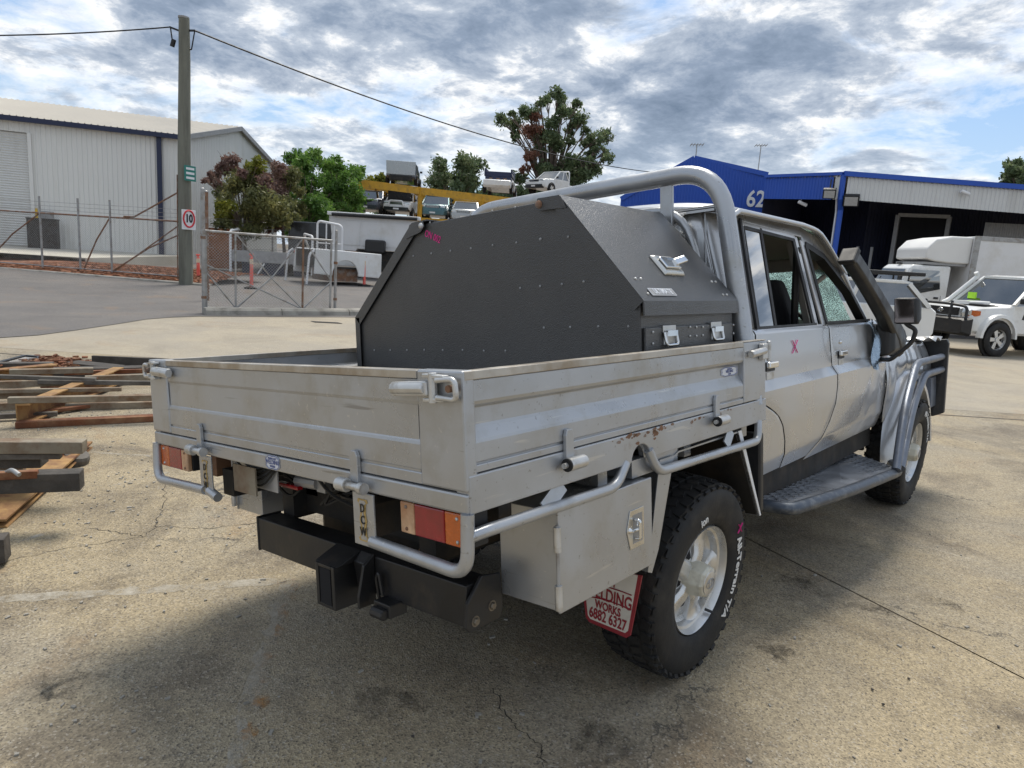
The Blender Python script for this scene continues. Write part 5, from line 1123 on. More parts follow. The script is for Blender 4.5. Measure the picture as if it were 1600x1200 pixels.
for t in (.15, .8): q = so_[1].lerp(so_[3], t); P(MB().bar(q - V((0, 0, .02)), V((.44, q.y + .2, .47)), .04, .03), 'step_bracket', 'step_steel', stt)
# brush rails from the bull bar down to the step
f1 = [bx(1472, 557, .93), bx(1432, 568, .945), bx(1413, 640, .985), bx(1400, 735, 1.03)]; f2 = [bx(1472, 577, .93), bx(1444, 586, .945), bx(1424, 640, .985), bx(1407, 732, 1.04)]
for pt_ in (f1, f2): m = MB(); m.tube(fillet(pt_, [.12, .3], 7), .027, 12); P(m, 'brush_rail', 'rail_silver', smooth=60)
wp = [bx(x, y, .95) for x, y in ((1449, 536), (1479, 531), (1466, 655), (1452, 648))]
m = MB(); yw = 3.98; m.extr([(.62, yw, 1.14), (.96, yw + .02, 1.155), (.975, yw + .02, 1.12), (.955, yw, .56), (.88, yw - .02, .53), (.62, yw, .60)], (0, .05, 0)); wg = P(m, 'bull_bar_wing', 'black_steel', bevel=.006)
P(MB().span((-.62, 3.98, .58), (.61, 4.06, .80)), 'bull_bar_channel', 'black_steel', bevel=.01)
P(MB().span((.70, 3.80, .62), (.90, 3.97, .86)), 'bull_bar_bracket', 'rail_silver', bevel=.006)
m = MB(); m.tube(fillet([(-.6, 4.03, .8), (-.6, 4.0, 1.22), (.6, 4.0, 1.22), (.6, 4.03, .8)], .1), .03, 10); P(m, 'bull_bar_hoop', 'rail_silver', smooth=60)
m = MB(); rows = [[(.55 + .38 * i / 8, 3.75 + .25 * j / 4, 1.165 + .02 * math.sin(3 * i + 2 * j)) for i in range(9)] for j in range(5)]; m.grid(rows); P(m, 'torn_guard_top', 'zinc', smooth=40, solid=.003)

# ------------------------------------------------------------------ tool box standing in the tray
T = thing('tray_tool_box', 'black hammer finish gull wing tool box standing across the tray', 'tool box', M=BODY @ Matrix.Translation((0, 0, 1.031)))
def TP(m, name, mat, par=None, **k):
    m.v = [(x, y, z - 1.031) for x, y, z in m.v]; return m.obj(name, mat, par or T, **k)
YB0, YB1 = -.425, .295
fp = [by(x, y, YB0) for x, y in ((566, 572), (559, 501), (646, 351), (838, 308), (876, 307), (1003, 468))]
zA = 1.455; xl_, xr2 = fp[1].x, .846; ztop = fp[4].z; xa_, xb_ = fp[2].x, fp[4].x
front = [(xl_ + .012, 1.033), (xl_ + .012, zA), (xa_ + .006, fp[2].z - .006), (xb_ - .006, ztop - .006), (xr2 - .012, zA + .01), (xr2 - .012, 1.033)]
m = MB(); m.extr([(x, YB0, z) for x, z in front], (0, YB1 - YB0, 0)); TP(m, 'body', 'hammered_black', bevel=.003)
# lids: folded sheets proud of the body
def lid(pr, name):
    m = MB(); y0, y1 = YB0 - .010, YB1 + .01
    out = [(x, z) for x, z in pr]; m.grid([[(x, y0, z) for x, z in out], [(x, y1, z) for x, z in out]])
    o = TP(m, name, 'hammered_black', solid=.006); return o
lr = lid([(xb_ - .10, ztop + .003), (xb_, ztop + .002), (xr2 + .006, zA + .015), (xr2 + .008, zA - .034)], 'right_lid')
ll = lid([(xa_ + .10, fp[2].z + .008), (xa_, fp[2].z + .004), (xl_ - .004, zA), (xl_ - .006, 1.04)], 'left_lid')
# turned lid edges on the back face
def edge(a, b, w, par, y=YB0 - .0105):
    a, b = V((a[0], y, a[1])), V((b[0], y, b[1])); d = (b - a).normalized(); n = V((-d.z, 0, d.x)); n = n if n.dot(V((.1, 0, 1.4)) - a) > 0 else -n
    m = MB(); m.extr([a, b, b + n * w, a + n * w], (0, .003, 0)); TP(m, 'turned_edge', 'hammered_black', par)
edge((xr2 + .004, zA + .015), (xb_, ztop), .045, lr); edge((xl_ - .002, zA), (xa_, fp[2].z + .002), .045, ll); edge((xl_ - .004, 1.05), (xl_ - .002, zA), .03, ll)
m = MB(); m.extr([(xb_ + .01, YB0 - .0145, ztop - .002), (xb_ - .10, YB0 - .0145, ztop + .004), (xb_ - .105, YB0 - .0145, ztop - .04), (xb_ + .035, YB0 - .0145, ztop - .045)], (0, .003, 0)); TP(m, 'hinge_plate', 'hammered_black', lr)
m = MB(); m.extr([(xa_ - .03, YB0 - .0145, fp[2].z - .035), (xa_ - .01, YB0 - .0145, fp[2].z + .0), (xa_ + .08, YB0 - .0145, fp[2].z + .008), (xa_ + .085, YB0 - .0145, fp[2].z - .02), (xa_ + .06, YB0 - .0145, fp[2].z - .04), (xa_ - .04, YB0 - .0145, fp[2].z - .06)], (0, .003, 0)); TP(m, 'hinge_plate', 'hammered_black', ll)
m = MB(); m.dome((xb_ - .092, YB0 - .015, ztop - .018), .016, (0, -1, 0), 12); TP(m, 'pivot_bolt', 'galv_rust', lr); m = MB(); m.dome((xa_ + .068, YB0 - .015, fp[2].z - .014), .014, (0, -1, 0), 12); TP(m, 'pivot_bolt', 'zinc', ll)
# rivets
riv = []
for x, y in ((617, 403), (646, 400), (674, 396), (704, 392), (736, 388), (770, 383), (807, 379), (845, 373)): riv.append((x, y))
for x, y in ((672, 348), (701, 342), (735, 336), (769, 330), (805, 324)): riv.append((x, y))
for x, y in ((585, 547), (610, 547), (636, 547), (663, 547), (692, 547), (723, 547), (756, 548), (790, 548)): riv.append((x, y))
for x, y in ((813, 450), (844, 447), (878, 444), (912, 440), (850, 512), (891, 511), (935, 510), (888, 370), (982, 510), (844, 374)): riv.append((x, y))
for x, y in riv: q = by(x, y, YB0); m = MB(); m.dome((q.x, YB0 - .0005, q.z), .0048, (0, -1, 0), 8); TP(m, 'rivet', 'grey_metal')
XF = xr2 - .012
for x, y in ((1015, 519), (1015, 537), (1141, 508), (1141, 521), (1073, 511), (1083, 511), (1093, 511), (1073, 525), (1083, 525), (1093, 524)): q = bx(x, y, XF); m = MB(); m.dome((XF + .0135, q.y, q.z), .005, (1, 0, 0), 8); TP(m, 'rivet', 'zinc')
sl_ = (V((xr2 + .006, 0, zA + .015)) - V((xb_, 0, ztop))).normalized(); sn_ = V((-sl_.z, 0, sl_.x)); sn_ = sn_ if sn_.z > 0 else -sn_
def onlid(y, t, h=.004): p = V((xb_, y, ztop)).lerp(V((xr2 + .006, y, zA + .015)), t); return p + sn_ * h
for y_, t in ((YB0 + .05, .80), (YB0 + .085, .80), (YB0 + .05, .94), (YB0 + .085, .94), (YB1 - .085, .80), (YB1 - .05, .80), (YB1 - .085, .94), (YB1 - .05, .94)): m = MB(); m.dome(onlid(y_, t, .0035), .006, sn_, 8); TP(m, 'rivet', 'zinc', lr)
# drawer front below the lid with two drop catches, paddle lock, maker's plate
dz0, dz1 = 1.06, zA - .075
dr = TP(MB().span((XF + .001, YB0 + .012, dz0), (XF + .012, YB1 - .02, dz1)), 'drawer_front', 'hammered_black', bevel=.003)
for x_, y_ in ((1046, 524), (1119, 517)):
    q = bx(x_, y_, XF + .014); m = MB(); m.span((XF + .0125, q.y - .046, q.z + .012), (XF + .0155, q.y + .046, q.z + .036)); m.span((XF + .0125, q.y - .040, q.z - .034), (XF + .015, q.y + .040, q.z + .010)); TP(m, 'catch_plate', 'zinc', dr, bevel=.002)
    m = MB(); m.tube(fillet([(XF + .018, q.y - .042, q.z + .012), (XF + .027, q.y - .042, q.z - .034), (XF + .027, q.y + .042, q.z - .034), (XF + .018, q.y + .042, q.z + .012)], .014), .0055, 8); m.bar((XF + .024, q.y - .036, q.z + .008), (XF + .024, q.y + .036, q.z + .008), .010, .020); TP(m, 'catch_handle', 'chrome', dr, smooth=50)
m = MB(); c = onlid(-.07, .66, .006); e1 = V((0, 1, 0)); 
m.loft([[c + e1 * a * .075 * s_ + sl_ * b * .05 * s_ + sn_ * h for a, b in ((-1, -1), (1, -1), (1, 1), (-1, 1))] for s_, h in ((1, -.004), (1, .004), (.85, .012))]); pk = TP(m, 'paddle_lock', 'stainless', lr, bevel=.003)
m = MB(); m.loft([[c + e1 * (a * .055) + sl_ * (b * .028) + sn_ * h for a, b in ((-1, -1), (1, -1), (1, 1), (-1, 1))] for h in (.013, .022)]); m.bar(c + e1 * .03 + sn_ * .02, c + e1 * .085 + sn_ * .045, .03, .014, up=sn_); TP(m, 'paddle', 'chrome', lr, bevel=.005)
c2_ = onlid(YB0 + .155, .925, .005); e_ = e1 * .085; f_ = sl_ * .017
m = MB(); m.extr([c2_ - e_ - f_, c2_ + e_ - f_, c2_ + e_ + f_, c2_ - e_ + f_], sn_ * .002); mp_ = TP(m, 'maker_plate', 'decal_white', lr)
m = MB(); e2, f2_ = e_ * .96, f_ * .84; m.extr([c2_ - e2 - f2_ + sn_ * .002, c2_ + e2 - f2_ + sn_ * .002, c2_ + e2 + f2_ + sn_ * .002, c2_ - e2 + f2_ + sn_ * .002], sn_ * .0006); TP(m, 'plate_field', 'grey_metal', lr)
place('plate_lettering', text_mesh('ULTIMATE', .034, .0008, 'decal_white', .001, .80), lr, frame_m(c2_ + sn_ * .0036 - V((0, 0, 1.031)), e1, -sl_))
cc = by(676, 370, YB0 - .001); place('pink_scrawl', text_mesh('ON 002', .042, .0005, 'marker_pink', 0, .75), T, frame_m(V((cc.x, YB0 - .0012, cc.z - 1.031)), (1, 0, -.42), (0.42, 0, 1)))
# ------------------------------------------------------------------ fences, gate, pole
def wires(m, a, b, h0, h1, step, r=.0022, sag=0.):
    # diagonal wires of a chain-link panel between posts a and b
    a, b = V(a), V(b); L = (b - a).length; d = (b - a) / L; H = h1 - h0
    for sgn in (1, -1):
        k = -H
        while k < L:
            s0, s1 = max(0, k), min(L, k + H); 
            if s1 > s0 + .02:
                z0, z1 = h0 + (s0 - k), h0 + (s1 - k)
                if sgn < 0: z0, z1 = h1 - (s0 - k), h1 - (s1 - k)
                m.tube([a + d * s0 + V((0, 0, z0)), a + d * s1 + V((0, 0, z1))], r, 3, caps=False)
            k += step
def gndz(px, py):
    z = 0.
    for _ in range(12): p = gnd(px, py, z); z = gz(p.x, p.y)
    return gnd(px, py, z)
fz = .16
F = [gnd(px, py, z) for px, py, z in ((0, 408, .24), (67, 411, .24), (126, 416, .23), (175, 425, .20), (283, 441, .18))]
def onf(px):                                            # fence line: 0.9 m behind the kerb
    d = ray(px, 420); p0 = kA + kn * .75; n = kn; t = (p0 - CW).dot(n) / d.dot(n); p = CW + d * t; return V((p.x, p.y, .22))
fence = thing('chain_link_fence', 'rusty chain link fence with barbed wire in front of the pale shed', 'fence', onf(175))
fo = onf(175); posts = [onf(x) - fo for x in (-190, -110, -30, 67, 126, 175, 283)]
hp_ = [at(67, 307, (onf(67) - CW).to_2d().length).z - .22] ; ph = hp_[0]; rh = at(67, 333, (onf(67) - CW).to_2d().length).z - .22
for k, p in enumerate(posts[:-1]): m = MB(); m.cyl(p - V((0, 0, .3)), p + V((0, 0, ph)), .035, 8); m.obj('post', 'galv', fence)
m = MB(); m.tube([posts[0] + V((0, 0, rh)), posts[-1] + V((0, 0, rh))], .028, 8); m.obj('top_rail', 'galv_rust', fence)
m = MB(); m.tube([posts[0] + V((0, 0, .06)), posts[-1] + V((0, 0, .06))], .022, 6); m.obj('bottom_rail', 'galv', fence)
for k, (i, j, rev) in enumerate(((3, 2, 0), (5, 4, 0), (5, 6, 1), (2, 1, 0))):
    m = MB(); a, b = posts[i], posts[j]
    if rev: m.tube([a + V((0, 0, .05)), a.lerp(b, .55) + V((0, 0, rh * .50)), b + V((0, 0, rh * .78))], .024, 6); m.tube([a + V((0, 0, .0)), b + V((0, 0, rh * .95))], .02, 6)
    else: m.tube([b.lerp(a, .12) + V((0, 0, .08)), b.lerp(a, .55) + V((0, 0, rh * .58)), a + V((0, 0, rh))], .024, 6)
    m.obj('brace', 'galv_rust', fence)
m = MB(); wires(m, posts[0], posts[-1], .05, rh, .075); w_ = m.obj('wire_mesh', 'galv', fence, fix=False); w_['kind'] = 'stuff'
for k in range(3): m = MB(); m.tube([posts[0] + V((0, 0, rh + .12 + k * .13)), posts[-1] + V((0, 0, rh + .12 + k * .13))], .006, 4); m.obj('barbed_wire', 'galv', fence)
m = MB(); m.tube([posts[5].lerp(posts[6], .2) + V((0, 0, rh + .05)), posts[5].lerp(posts[6], .35) + V((0, 0, rh + .06)), posts[6] + V((0, 0, rh + .95))], .028, 8); m.obj('pole_stay', 'galv_rust', fence)
# gate leaf standing open
g0, g1 = gnd(321, 489), gnd(517, 491); gv = g1 - g0; gLn = gv.length; gd = gv.normalized(); gH = at(327, 361, (g0 - CW).to_2d().length).z; gate = thing('yard_gate', 'rusty galvanised chain link gate leaf standing open', 'gate', g0)
zb = .11
def gp_(s, z): return gd * s + V((0, 0, z))
gh2 = at(517, 376, (g1 - CW).to_2d().length).z
def gtop(s): return gH + (gh2 - gH) * s / gLn
for s, mt_ in ((.02, 'galv'), (gLn * .225, 'galv'), (gLn * .755, 'galv_rust'), (gLn - .02, 'galv')): m = MB(); m.cyl(gp_(s, zb), gp_(s, gtop(s)), .024, 8); m.obj('upright', mt_, gate)
for z0, z1 in ((gH, gh2), (zb, zb)): m = MB(); m.tube([gp_(0, z0), gp_(gLn, z1)], .026, 8); m.obj('rail', 'galv', gate)
for (a, za), (b, zb_2) in (((.0, .60), (.755, zb)), ((.0, .52), (.225, zb)), ((.225, 1.), (.5, .46)), ((.5, .46), (.225, zb)), ((.755, 1.), (.5, .46)), ((.5, .46), (.755, zb)), ((.755, 1.), (1, .45)), ((.755, zb), (1, .45))):
    s0, s1 = a * gLn, b * gLn; m = MB(); m.tube([gp_(s0, za * gtop(s0) if za != zb else zb), gp_(s1, zb_2 * gtop(s1) if zb_2 != zb else zb)], .016, 6); m.obj('brace', 'galv', gate)
m = MB(); wires(m, gp_(0, 0), gp_(gLn, 0), zb, min(gH, gh2), .065, .0036); w_ = m.obj('wire_mesh', 'galv', gate, fix=False); w_['kind'] = 'stuff'
def gpost(px, py0, py1, r, mat, label, off=V((0, 0, 0)), rusty=False):
    b = gnd(px, py1); t = at(px, py0, (b - CW).to_2d().length).z; o = thing('gate_post', label, 'post', b + off); m = MB(); m.cyl((0, 0, -.1), (0, 0, t), r, 12); m.obj('tube', mat, o, smooth=40)
    m = MB(); m.dome((0, 0, t), r * 1.1, (0, 0, 1), 10); m.obj('cap', 'galv', o)
    for z in (.35, t * .62): m = MB(); m.lathe([(r, -.03), (r + .012, -.03), (r + .012, .03), (r, .03)], (0, 0, z), (0, 0, 1), 12); m.obj('hinge_band', 'galv_rust', o)
gpost(319, 296, 490, .042, 'galv', 'tall galvanised post at the left end of the open gate'); gpost(324, 300, 470, .05, 'galv_rust', 'rusty brown post just behind the gate\'s tall left post'); gpost(523, 361, 490, .034, 'galv', 'short galvanised post at the right end of the open gate')
ks = thing('gate_kerb', 'long low concrete kerb block lying under the open gate', 'kerb', gnd(322, 493)); kv = gnd(640, 494) - gnd(322, 493)
for k in range(3): m = MB(); a = kv * (k / 3) + kv.normalized() * .01; b = kv * ((k + 1) / 3); pn = V((-kv.y, kv.x, 0)).normalized(); pn = pn if pn.dot(CW - g0) < 0 else -pn; m.extr([a + V((0, 0, -.05)), a + V((0, 0, .10)) + pn * .03, a + V((0, 0, .15)) + pn * .08, a + V((0, 0, .15)) + pn * .32, a + V((0, 0, -.05)) + pn * .35], b - a); m.obj('kerb_block', 'kerb_conc', ks, bevel=.012)
gr_ = thing('drain_grate', 'narrow dark slotted drain grate in the concrete beyond the tray', 'grate', gnd(512, 504)); m = MB(); q0 = gnd(490, 503) - gnd(512, 504); q1 = gnd(530, 505) - gnd(512, 504)
for k in range(14): p = q0.lerp(q1, k / 13); m.bar(p + V((0, 0, .004)) - pn * .12, p + V((0, 0, .004)) + pn * .12, .03, .008)
m.obj('slots', 'under_black', gr_)
# fence behind the gate
bf0, bf1 = at(322, 345, 32), at(560, 352, 38); bf0.z = gz(bf0.x, bf0.y); bf1.z = gz(bf1.x, bf1.y); bfn = thing('rear_fence', 'post and wire fence along the shrubs behind the back yard', 'fence', bf0); bv = bf1 - bf0
for t in (0, .2, .38, .56, .74, .92): m = MB(); m.cyl(bv * t, bv * t + V((0, 0, 2.3)), .04, 8); m.obj('post', 'galv', bfn)
for z in (.5, 1.0, 1.5, 1.9, 2.2): m = MB(); m.tube([V((0, 0, z)), bv + V((0, 0, z))], .010, 4); m.obj('wire', 'galv', bfn)
# power pole
pb_ = gnd(290, 442, .14); Dp = (pb_ - CW).to_2d().length; pt_ = at(287, 28, Dp)
pole = thing('power_pole', 'tall weathered grey green timber power pole', 'pole', pb_); tv = pt_ - pb_
m = MB(); m.tube([V((0, 0, -.3))] + [tv * t + V((.012 * math.sin(9 * t), .012 * math.cos(7 * t), 0)) for t in (0, .12, .3, .5, .7, .85, 1)], [.215, .21, .205, .195, .185, .175, .165, .15], 18); m.obj('timber', 'pole_wood', pole, smooth=50)
m = MB(); m.lathe([(.155, -.02), (.16, .03), (.05, .05), (.001, .05)], tv, (0, 0, 1), 16); m.obj('pole_cap', 'galv', pole)
m = MB(); m.bar(V((0, 0, .1)) - CR * .2 - CF * .1, tv * .42 - CR * .19 - CF * .1, .06, .03); m.obj('cable_cover', 'galv_rust', pole)
m = MB(); hk = tv * .955
m.bar(hk - CR * .15, hk - CR * .42 + V((0, 0, .1)), .05, .05); m.bar(hk - CR * .40 + V((0, 0, .1)), hk - CR * .34 - V((0, 0, .35)), .03, .03); m.cyl(hk - CR * .36 - V((0, 0, .45)), hk - CR * .30 - V((0, 0, .25)), .07, 8); m.bar(hk + CR * .14, hk + CR * .34, .05, .05); m.obj('insulator_bracket', 'trim_dark', pole)
def cable(name, a, b, sag, r, label, par=None):
    m = MB(); a, b = V(a), V(b); m.tube([a.lerp(b, t) - V((0, 0, sag * 4 * t * (1 - t))) for t in np.linspace(0, 1, 30)], r, 6); o = m.obj(name, 'cable', par, smooth=60)
    if label: tag(o, label, 'cable')
hkw = pb_ + hk
cable('service_cable', hkw + CR * .33, at(1040, 271, 49.5), .75, .026, 'black service cable running from the power pole to the blue workshop')
cable('street_cable', hkw - CR * .40 + V((0, 0, .1)), at(-420, 40, 30), .25, .02, 'thin black cable running left from the power pole')
m = MB(); m.tube(fillet([hk + CR * .33, hk + CR * .22 - V((0, 0, .55)), hk + CR * .14 - V((0, 0, .5))], .2), .02, 6); m.obj('cable_tail', 'cable', pole)
def pole_sign(px, py0, py1, w, name, mat, label, off):
    t, b = at(px, py0, Dp - .25), at(px, py1, Dp - .25); c = (t + b) / 2; nrm = (CW - c); nrm.z = 0; nrm.normalize(); nrm = (nrm + off).normalized(); R = Matrix((V((-nrm.y, nrm.x, 0)), nrm, V((0, 0, 1)))).transposed(); h = t.z - b.z
    o = thing(name, label, 'sign', c); m = MB(); m.box((0, 0, 0), (w, .012, h), R); m.obj('plate', mat, o, bevel=.01); return o, R, h
turn = CR * 1.5
sg, R, h = pole_sign(297, 259, 283, .42, 'street_notice', 'sign_green', 'small green and white notice high on the power pole', turn)
for k in range(3): m = MB(); m.box(R @ V((0, .009, (k - 1) * h * .30)), (.30, .004, h * .15), R); m.obj('printed_panel', 'sign_white', sg)
sg, R, h = pole_sign(295, 328, 359, .52, 'speed_sign', 'sign_white', 'white speed sign with 10 in a red ring low on the power pole', turn)
m = MB(); m.tube([R @ V((.20 * math.cos(a), .010, .03 + .20 * math.sin(a) * 1.25)) for a in [k * math.pi / 16 for k in range(32)]], .028, 6, closed=True); m.obj('red_ring', 'sign_red', sg)
place('speed_number', text_mesh('10', .34, .004, 'sign_black', .012, .8), sg, frame_m(R @ V((0, .014, .03)), R @ V((1, 0, 0)) if (R @ V((1, 0, 0))).dot(CR) > 0 else R @ V((-1, 0, 0)), (0, 0, 1)))
# bollards
for k, (px, py0, py1, lab) in enumerate(((310, 397, 441, 'faded red plastic bollard standing right beside the power pole'), (393, 396, 451, 'red plastic bollard with pale band standing behind the gate\'s left half'), (461, 391, 431, 'red bollard with reflector standing in front of the scrapped white trays'), (569, 400, 447, 'bright red bollard standing right of the white ute tub'))):
    b = gndz(px, py1); t = at(px, py0, (b - CW).to_2d().length).z; h = t - b.z; o = thing('bollard', lab, 'bollard', b, group='red plastic bollards in the back yard')
    m = MB(); m.lathe([(.055, .05), (.052, h * .5), (.048, h * .88), (.03, h * .90), (.03, h * .96)], (0, 0, 0), (0, 0, 1), 12); m.obj('post', 'bollard_red', o, smooth=50)
    m = MB(); m.cyl(V((0, 0, h * .97)) - CR * .06, V((0, 0, h * .97)) + CR * .06, .028, 8); m.obj('handle', 'bollard_red', o)
    m = MB(); m.lathe([(.053, h * .70), (.056, h * .70), (.056, h * .84), (.05, h * .84)], (0, 0, 0), (0, 0, 1), 12); m.obj('reflective_band', 'bollard_band', o)
    m = MB(); m.lathe([(.24, .0), (.24, .04), (.10, .07), (.05, .07)], (0, 0, 0), (0, 0, 1), 8); m.obj('rubber_base', 'rubber', o)

# ------------------------------------------------------------------ scrap steel and timber lying at the left
def beam(name, a, b, w, h, mat, label, grp=None, roll=0., ochre=None, chan=False):
    a, b = V(a), V(b); o = thing(name, label, 'beam', a, group=grp); d = b - a; x = d.normalized(); s_ = x.cross(V((0, 0, 1))).normalized(); u = s_.cross(x)
    if roll: Rr = Matrix.Rotation(roll, 3, x); s_, u = Rr @ s_, Rr @ u
    m = MB()
    if chan:                                            # U channel with real flanges
        t = .012; pr = [(-w / 2, 0), (w / 2, 0), (w / 2, t), (-w / 2 + t, t), (-w / 2 + t, h - t), (w / 2, h - t), (w / 2, h), (-w / 2, h)]
    else: pr = [(-w / 2, 0), (w / 2, 0), (w / 2, h), (-w / 2, h)]
    n = 7; rings = []
    for k in range(n):
        t_ = k / (n - 1); j = [random.uniform(-.004, .004) for _ in pr]; rings.append([d * t_ + s_ * (p + jj) + u * (q + jj * .5) for (p, q), jj in zip(pr, j)])
    m.loft(rings); m.obj('piece', mat, o, bevel=0 if chan else .004); return o
G = lambda px, py, z=0.: gnd(px, py, z)
S = [  # name, end a (px,py,z), end b, width, height, mat, label, chan
 ('steel_angle', (25, 668, 0), (262, 656, 0), .10, .05, 'steel_rust', 'dark rusty flat steel bar lying nearest the tray in the scrap pile', False),
 ('steel_channel', (36, 662, .03), (186, 597, .03), .10, .16, 'steel_ochre', 'thick ochre painted steel channel lying diagonally across the scrap pile', True),
 ('batten', (13, 630, .19), (262, 625, .19), .06, .05, 'batten', 'long grey batten lying across the thick ochre channel', False),
 ('batten', (102, 641, .0), (262, 636, .0), .06, .06, 'batten', 'weathered batten lying on the concrete behind the rusty flat bar', False),
 ('batten', (133, 597, .14), (262, 592, .14), .06, .06, 'batten', 'tan batten at the far end of the ochre channel near the tray corner', False),
 ('batten', (-40, 607, .14), (111, 602, .14), .06, .06, 'batten', 'grey batten entering from the left edge, second row from the back', False),
 ('batten', (-40, 624, .10), (76, 620, .10), .06, .06, 'batten', 'grey batten entering from the left edge beside the long batten', False),
 ('batten', (-40, 643, .05), (54, 637, .05), .06, .06, 'batten', 'short grey batten at the left edge level with the channel end', False),
 ('steel_channel', (-60, 606, .06), (86, 589, .06), .10, .14, 'steel_ochre', 'ochre steel channel at the back left of the scrap pile', True),
 ('batten', (15, 585, .17), (146, 582, .17), .07, .05, 'batten', 'pale batten lying on top at the back of the scrap pile', False),
 ('dark_plank', (112, 571, .05), (186, 579, .05), .20, .05, 'timber_dark', 'charred dark plank leaning in the far scrap beside the grate', False),
 ('dark_plank', (145, 571, .02), (262, 576, .02), .05, .12, 'timber_dark', 'dark board standing on edge behind the tray corner', False),
 ('dark_beam', (-40, 581, .02), (84, 580, .02), .12, .10, 'timber_dark', 'dark beam along the back left of the scrap pile', False),
 ('dark_beam', (84, 590, .04), (262, 585, .04), .16, .10, 'timber_dark', 'long dark beam at the back of the pile reaching the tray', False),
 ('steel_offcut', (70, 613, .06), (100, 606, .06), .09, .09, 'steel_rust', 'short rusty steel offcut wedged among the middle battens', False),
 ('steel_channel', (-30, 826, .0), (116, 700, .04), .24, .05, 'steel_ochre', 'wide ochre steel plate lying nearest the camera at the left', True),
 ('batten', (-60, 706, .30), (133, 706, .30), .09, .07, 'batten', 'pale grey batten topmost of the near stack at the left edge', False),
 ('dark_beam', (-60, 728, .20), (70, 726, .20), .14, .12, 'timber_dark', 'thick dark timber under the pale batten of the near stack', False),
 ('batten', (-60, 743, .12), (39, 737, .12), .10, .06, 'batten', 'brown batten between two dark timbers of the near stack', False),
 ('dark_beam', (-60, 770, .22), (129, 763, .22), .10, .10, 'timber_dark', 'cracked dark timber lying over the wide ochre plate', False),
 ('dark_beam', (-60, 880, .02), (13, 874, .02), .10, .12, 'timber_dark', 'black timber end just showing at the left edge below the stack', False),
 ('thin_length', (-40, 590, .20), (150, 596, .20), .05, .035, 'timber_grey', 'thin weathered length slanting over the back of the scrap pile', False),
 ('thin_length', (60, 600, .17), (262, 602, .17), .045, .04, 'timber_grey', 'thin grey length crossing the far end of the ochre channel', False),
 ('thin_length', (-40, 615, .16), (190, 611, .16), .045, .035, 'batten', 'slim brown length lying between the middle battens', False),
 ('thin_length', (40, 650, .02), (160, 634, .02), .05, .03, 'steel_rust', 'slim rusty length on the concrete inside the front bar', False),
 ('thin_length', (-40, 656, .02), (90, 650, .02), .05, .04, 'timber_grey', 'grey length at the left edge behind the rusty front bar', False),
 ('thin_length', (100, 586, .12), (262, 581, .12), .05, .04, 'steel_rust', 'slim rusty length on the dark beam near the tray corner', False),
 ('thin_length', (-60, 718, .26), (96, 716, .26), .05, .035, 'timber_grey', 'thin grey length just under the pale batten of the near stack', False),
 ('thin_length', (-60, 752, .30), (60, 746, .30), .04, .04, 'steel_rust', 'slim rusty length laid on the cracked dark timber', False),
 ('steel_offcut', (84, 722, .04), (122, 706, .04), .10, .07, 'steel_rust', 'rusty block under the tip of the wide ochre plate', False),
]
for nm, a, b, w_, h_, mt_, lab, chn in S: beam(nm, G(*a), G(*b), w_, h_, mt_, lab, 'scrap steel and timber lying in the yard', chan=chn)
m = MB(); q = G(118, 712, .06); m.lathe([(.001, .02), (.08, .02), (.09, .0), (.09, -.06), (.001, -.06)], (0, 0, 0), (.3, .2, 1), 14); o = m.obj('grey_disc', 'timber_grey'); o.location = q; tag(o, 'small grey metal disc lying beside the tip of the ochre plate', 'metal disc')
m = MB(); m.tube(fillet([G(-20, 778, .02), G(2, 745, .30), G(18, 733, .36), G(30, 742, .34)], .1), .012, 8); o = m.obj('wire_loop', 'galv', smooth=60); tag(o, 'loop of thick silver wire over the dark timber at the left edge', 'wire')
gt = thing('expanded_grate', 'black framed steel mesh grate lying flat at the back of the scrap', 'grate', G(40, 565)); c4 = [G(-30, 575, .03) - gt.location, G(40, 557, .05) - gt.location, G(62, 559, .05) - gt.location, G(60, 572, .03) - gt.location]
m = MB()
for k in range(4): m.bar(c4[k], c4[(k + 1) % 4], .05, .04)
m.obj('frame', 'black_steel', gt)
m = MB()
for k in range(1, 16): t = k / 16; m.tube([c4[0].lerp(c4[1], t), c4[3].lerp(c4[2], t)], .005, 4); m.tube([c4[0].lerp(c4[3], t), c4[1].lerp(c4[2], t)], .005, 4)
m.obj('mesh', 'galv', gt)['kind'] = 'stuff'
m = MB()
for k in range(420):
    c = G(random.gauss(85, 24), random.gauss(567, 4.5), random.uniform(.01, .10)); m.box(c, (random.uniform(.02, .10), random.uniform(.015, .04), random.uniform(.01, .03)), Matrix.Rotation(random.uniform(0, 6.3), 3, 'Z') @ Matrix.Rotation(random.uniform(-.6, .6), 3, 'X'))
tag(m.obj('rusty_scraps', 'steel_rust', fix=False), 'heap of small rusty scraps behind the steel grate', 'scrap', kind='stuff')
m = MB()
for k in range(520):
    px, py = random.choice(((random.gauss(110, 70), random.gauss(640, 18)), (random.gauss(200, 120), random.gauss(760, 70)), (random.uniform(0, 1600), random.uniform(620, 1190)))); c = G(px, py, .003); s_ = random.uniform(.003, .011); m.box(c, (s_ * random.uniform(1, 2.5), s_, s_ * .7), Matrix.Rotation(random.uniform(0, 6.3), 3, 'Z'))
tag(m.obj('yard_grit', 'kerb_conc', fix=False), 'loose grit and stone chips scattered over the concrete', 'gravel', kind='stuff')
m = MB()
for px, py in ((1363, 1077), (1380, 1100), (1560, 1135), (1420, 1060), (102, 661), (645, 1150)): c = G(px, py, .006); m.box(c, (.011, .008, .006), Matrix.Rotation(px, 3, 'Z'))
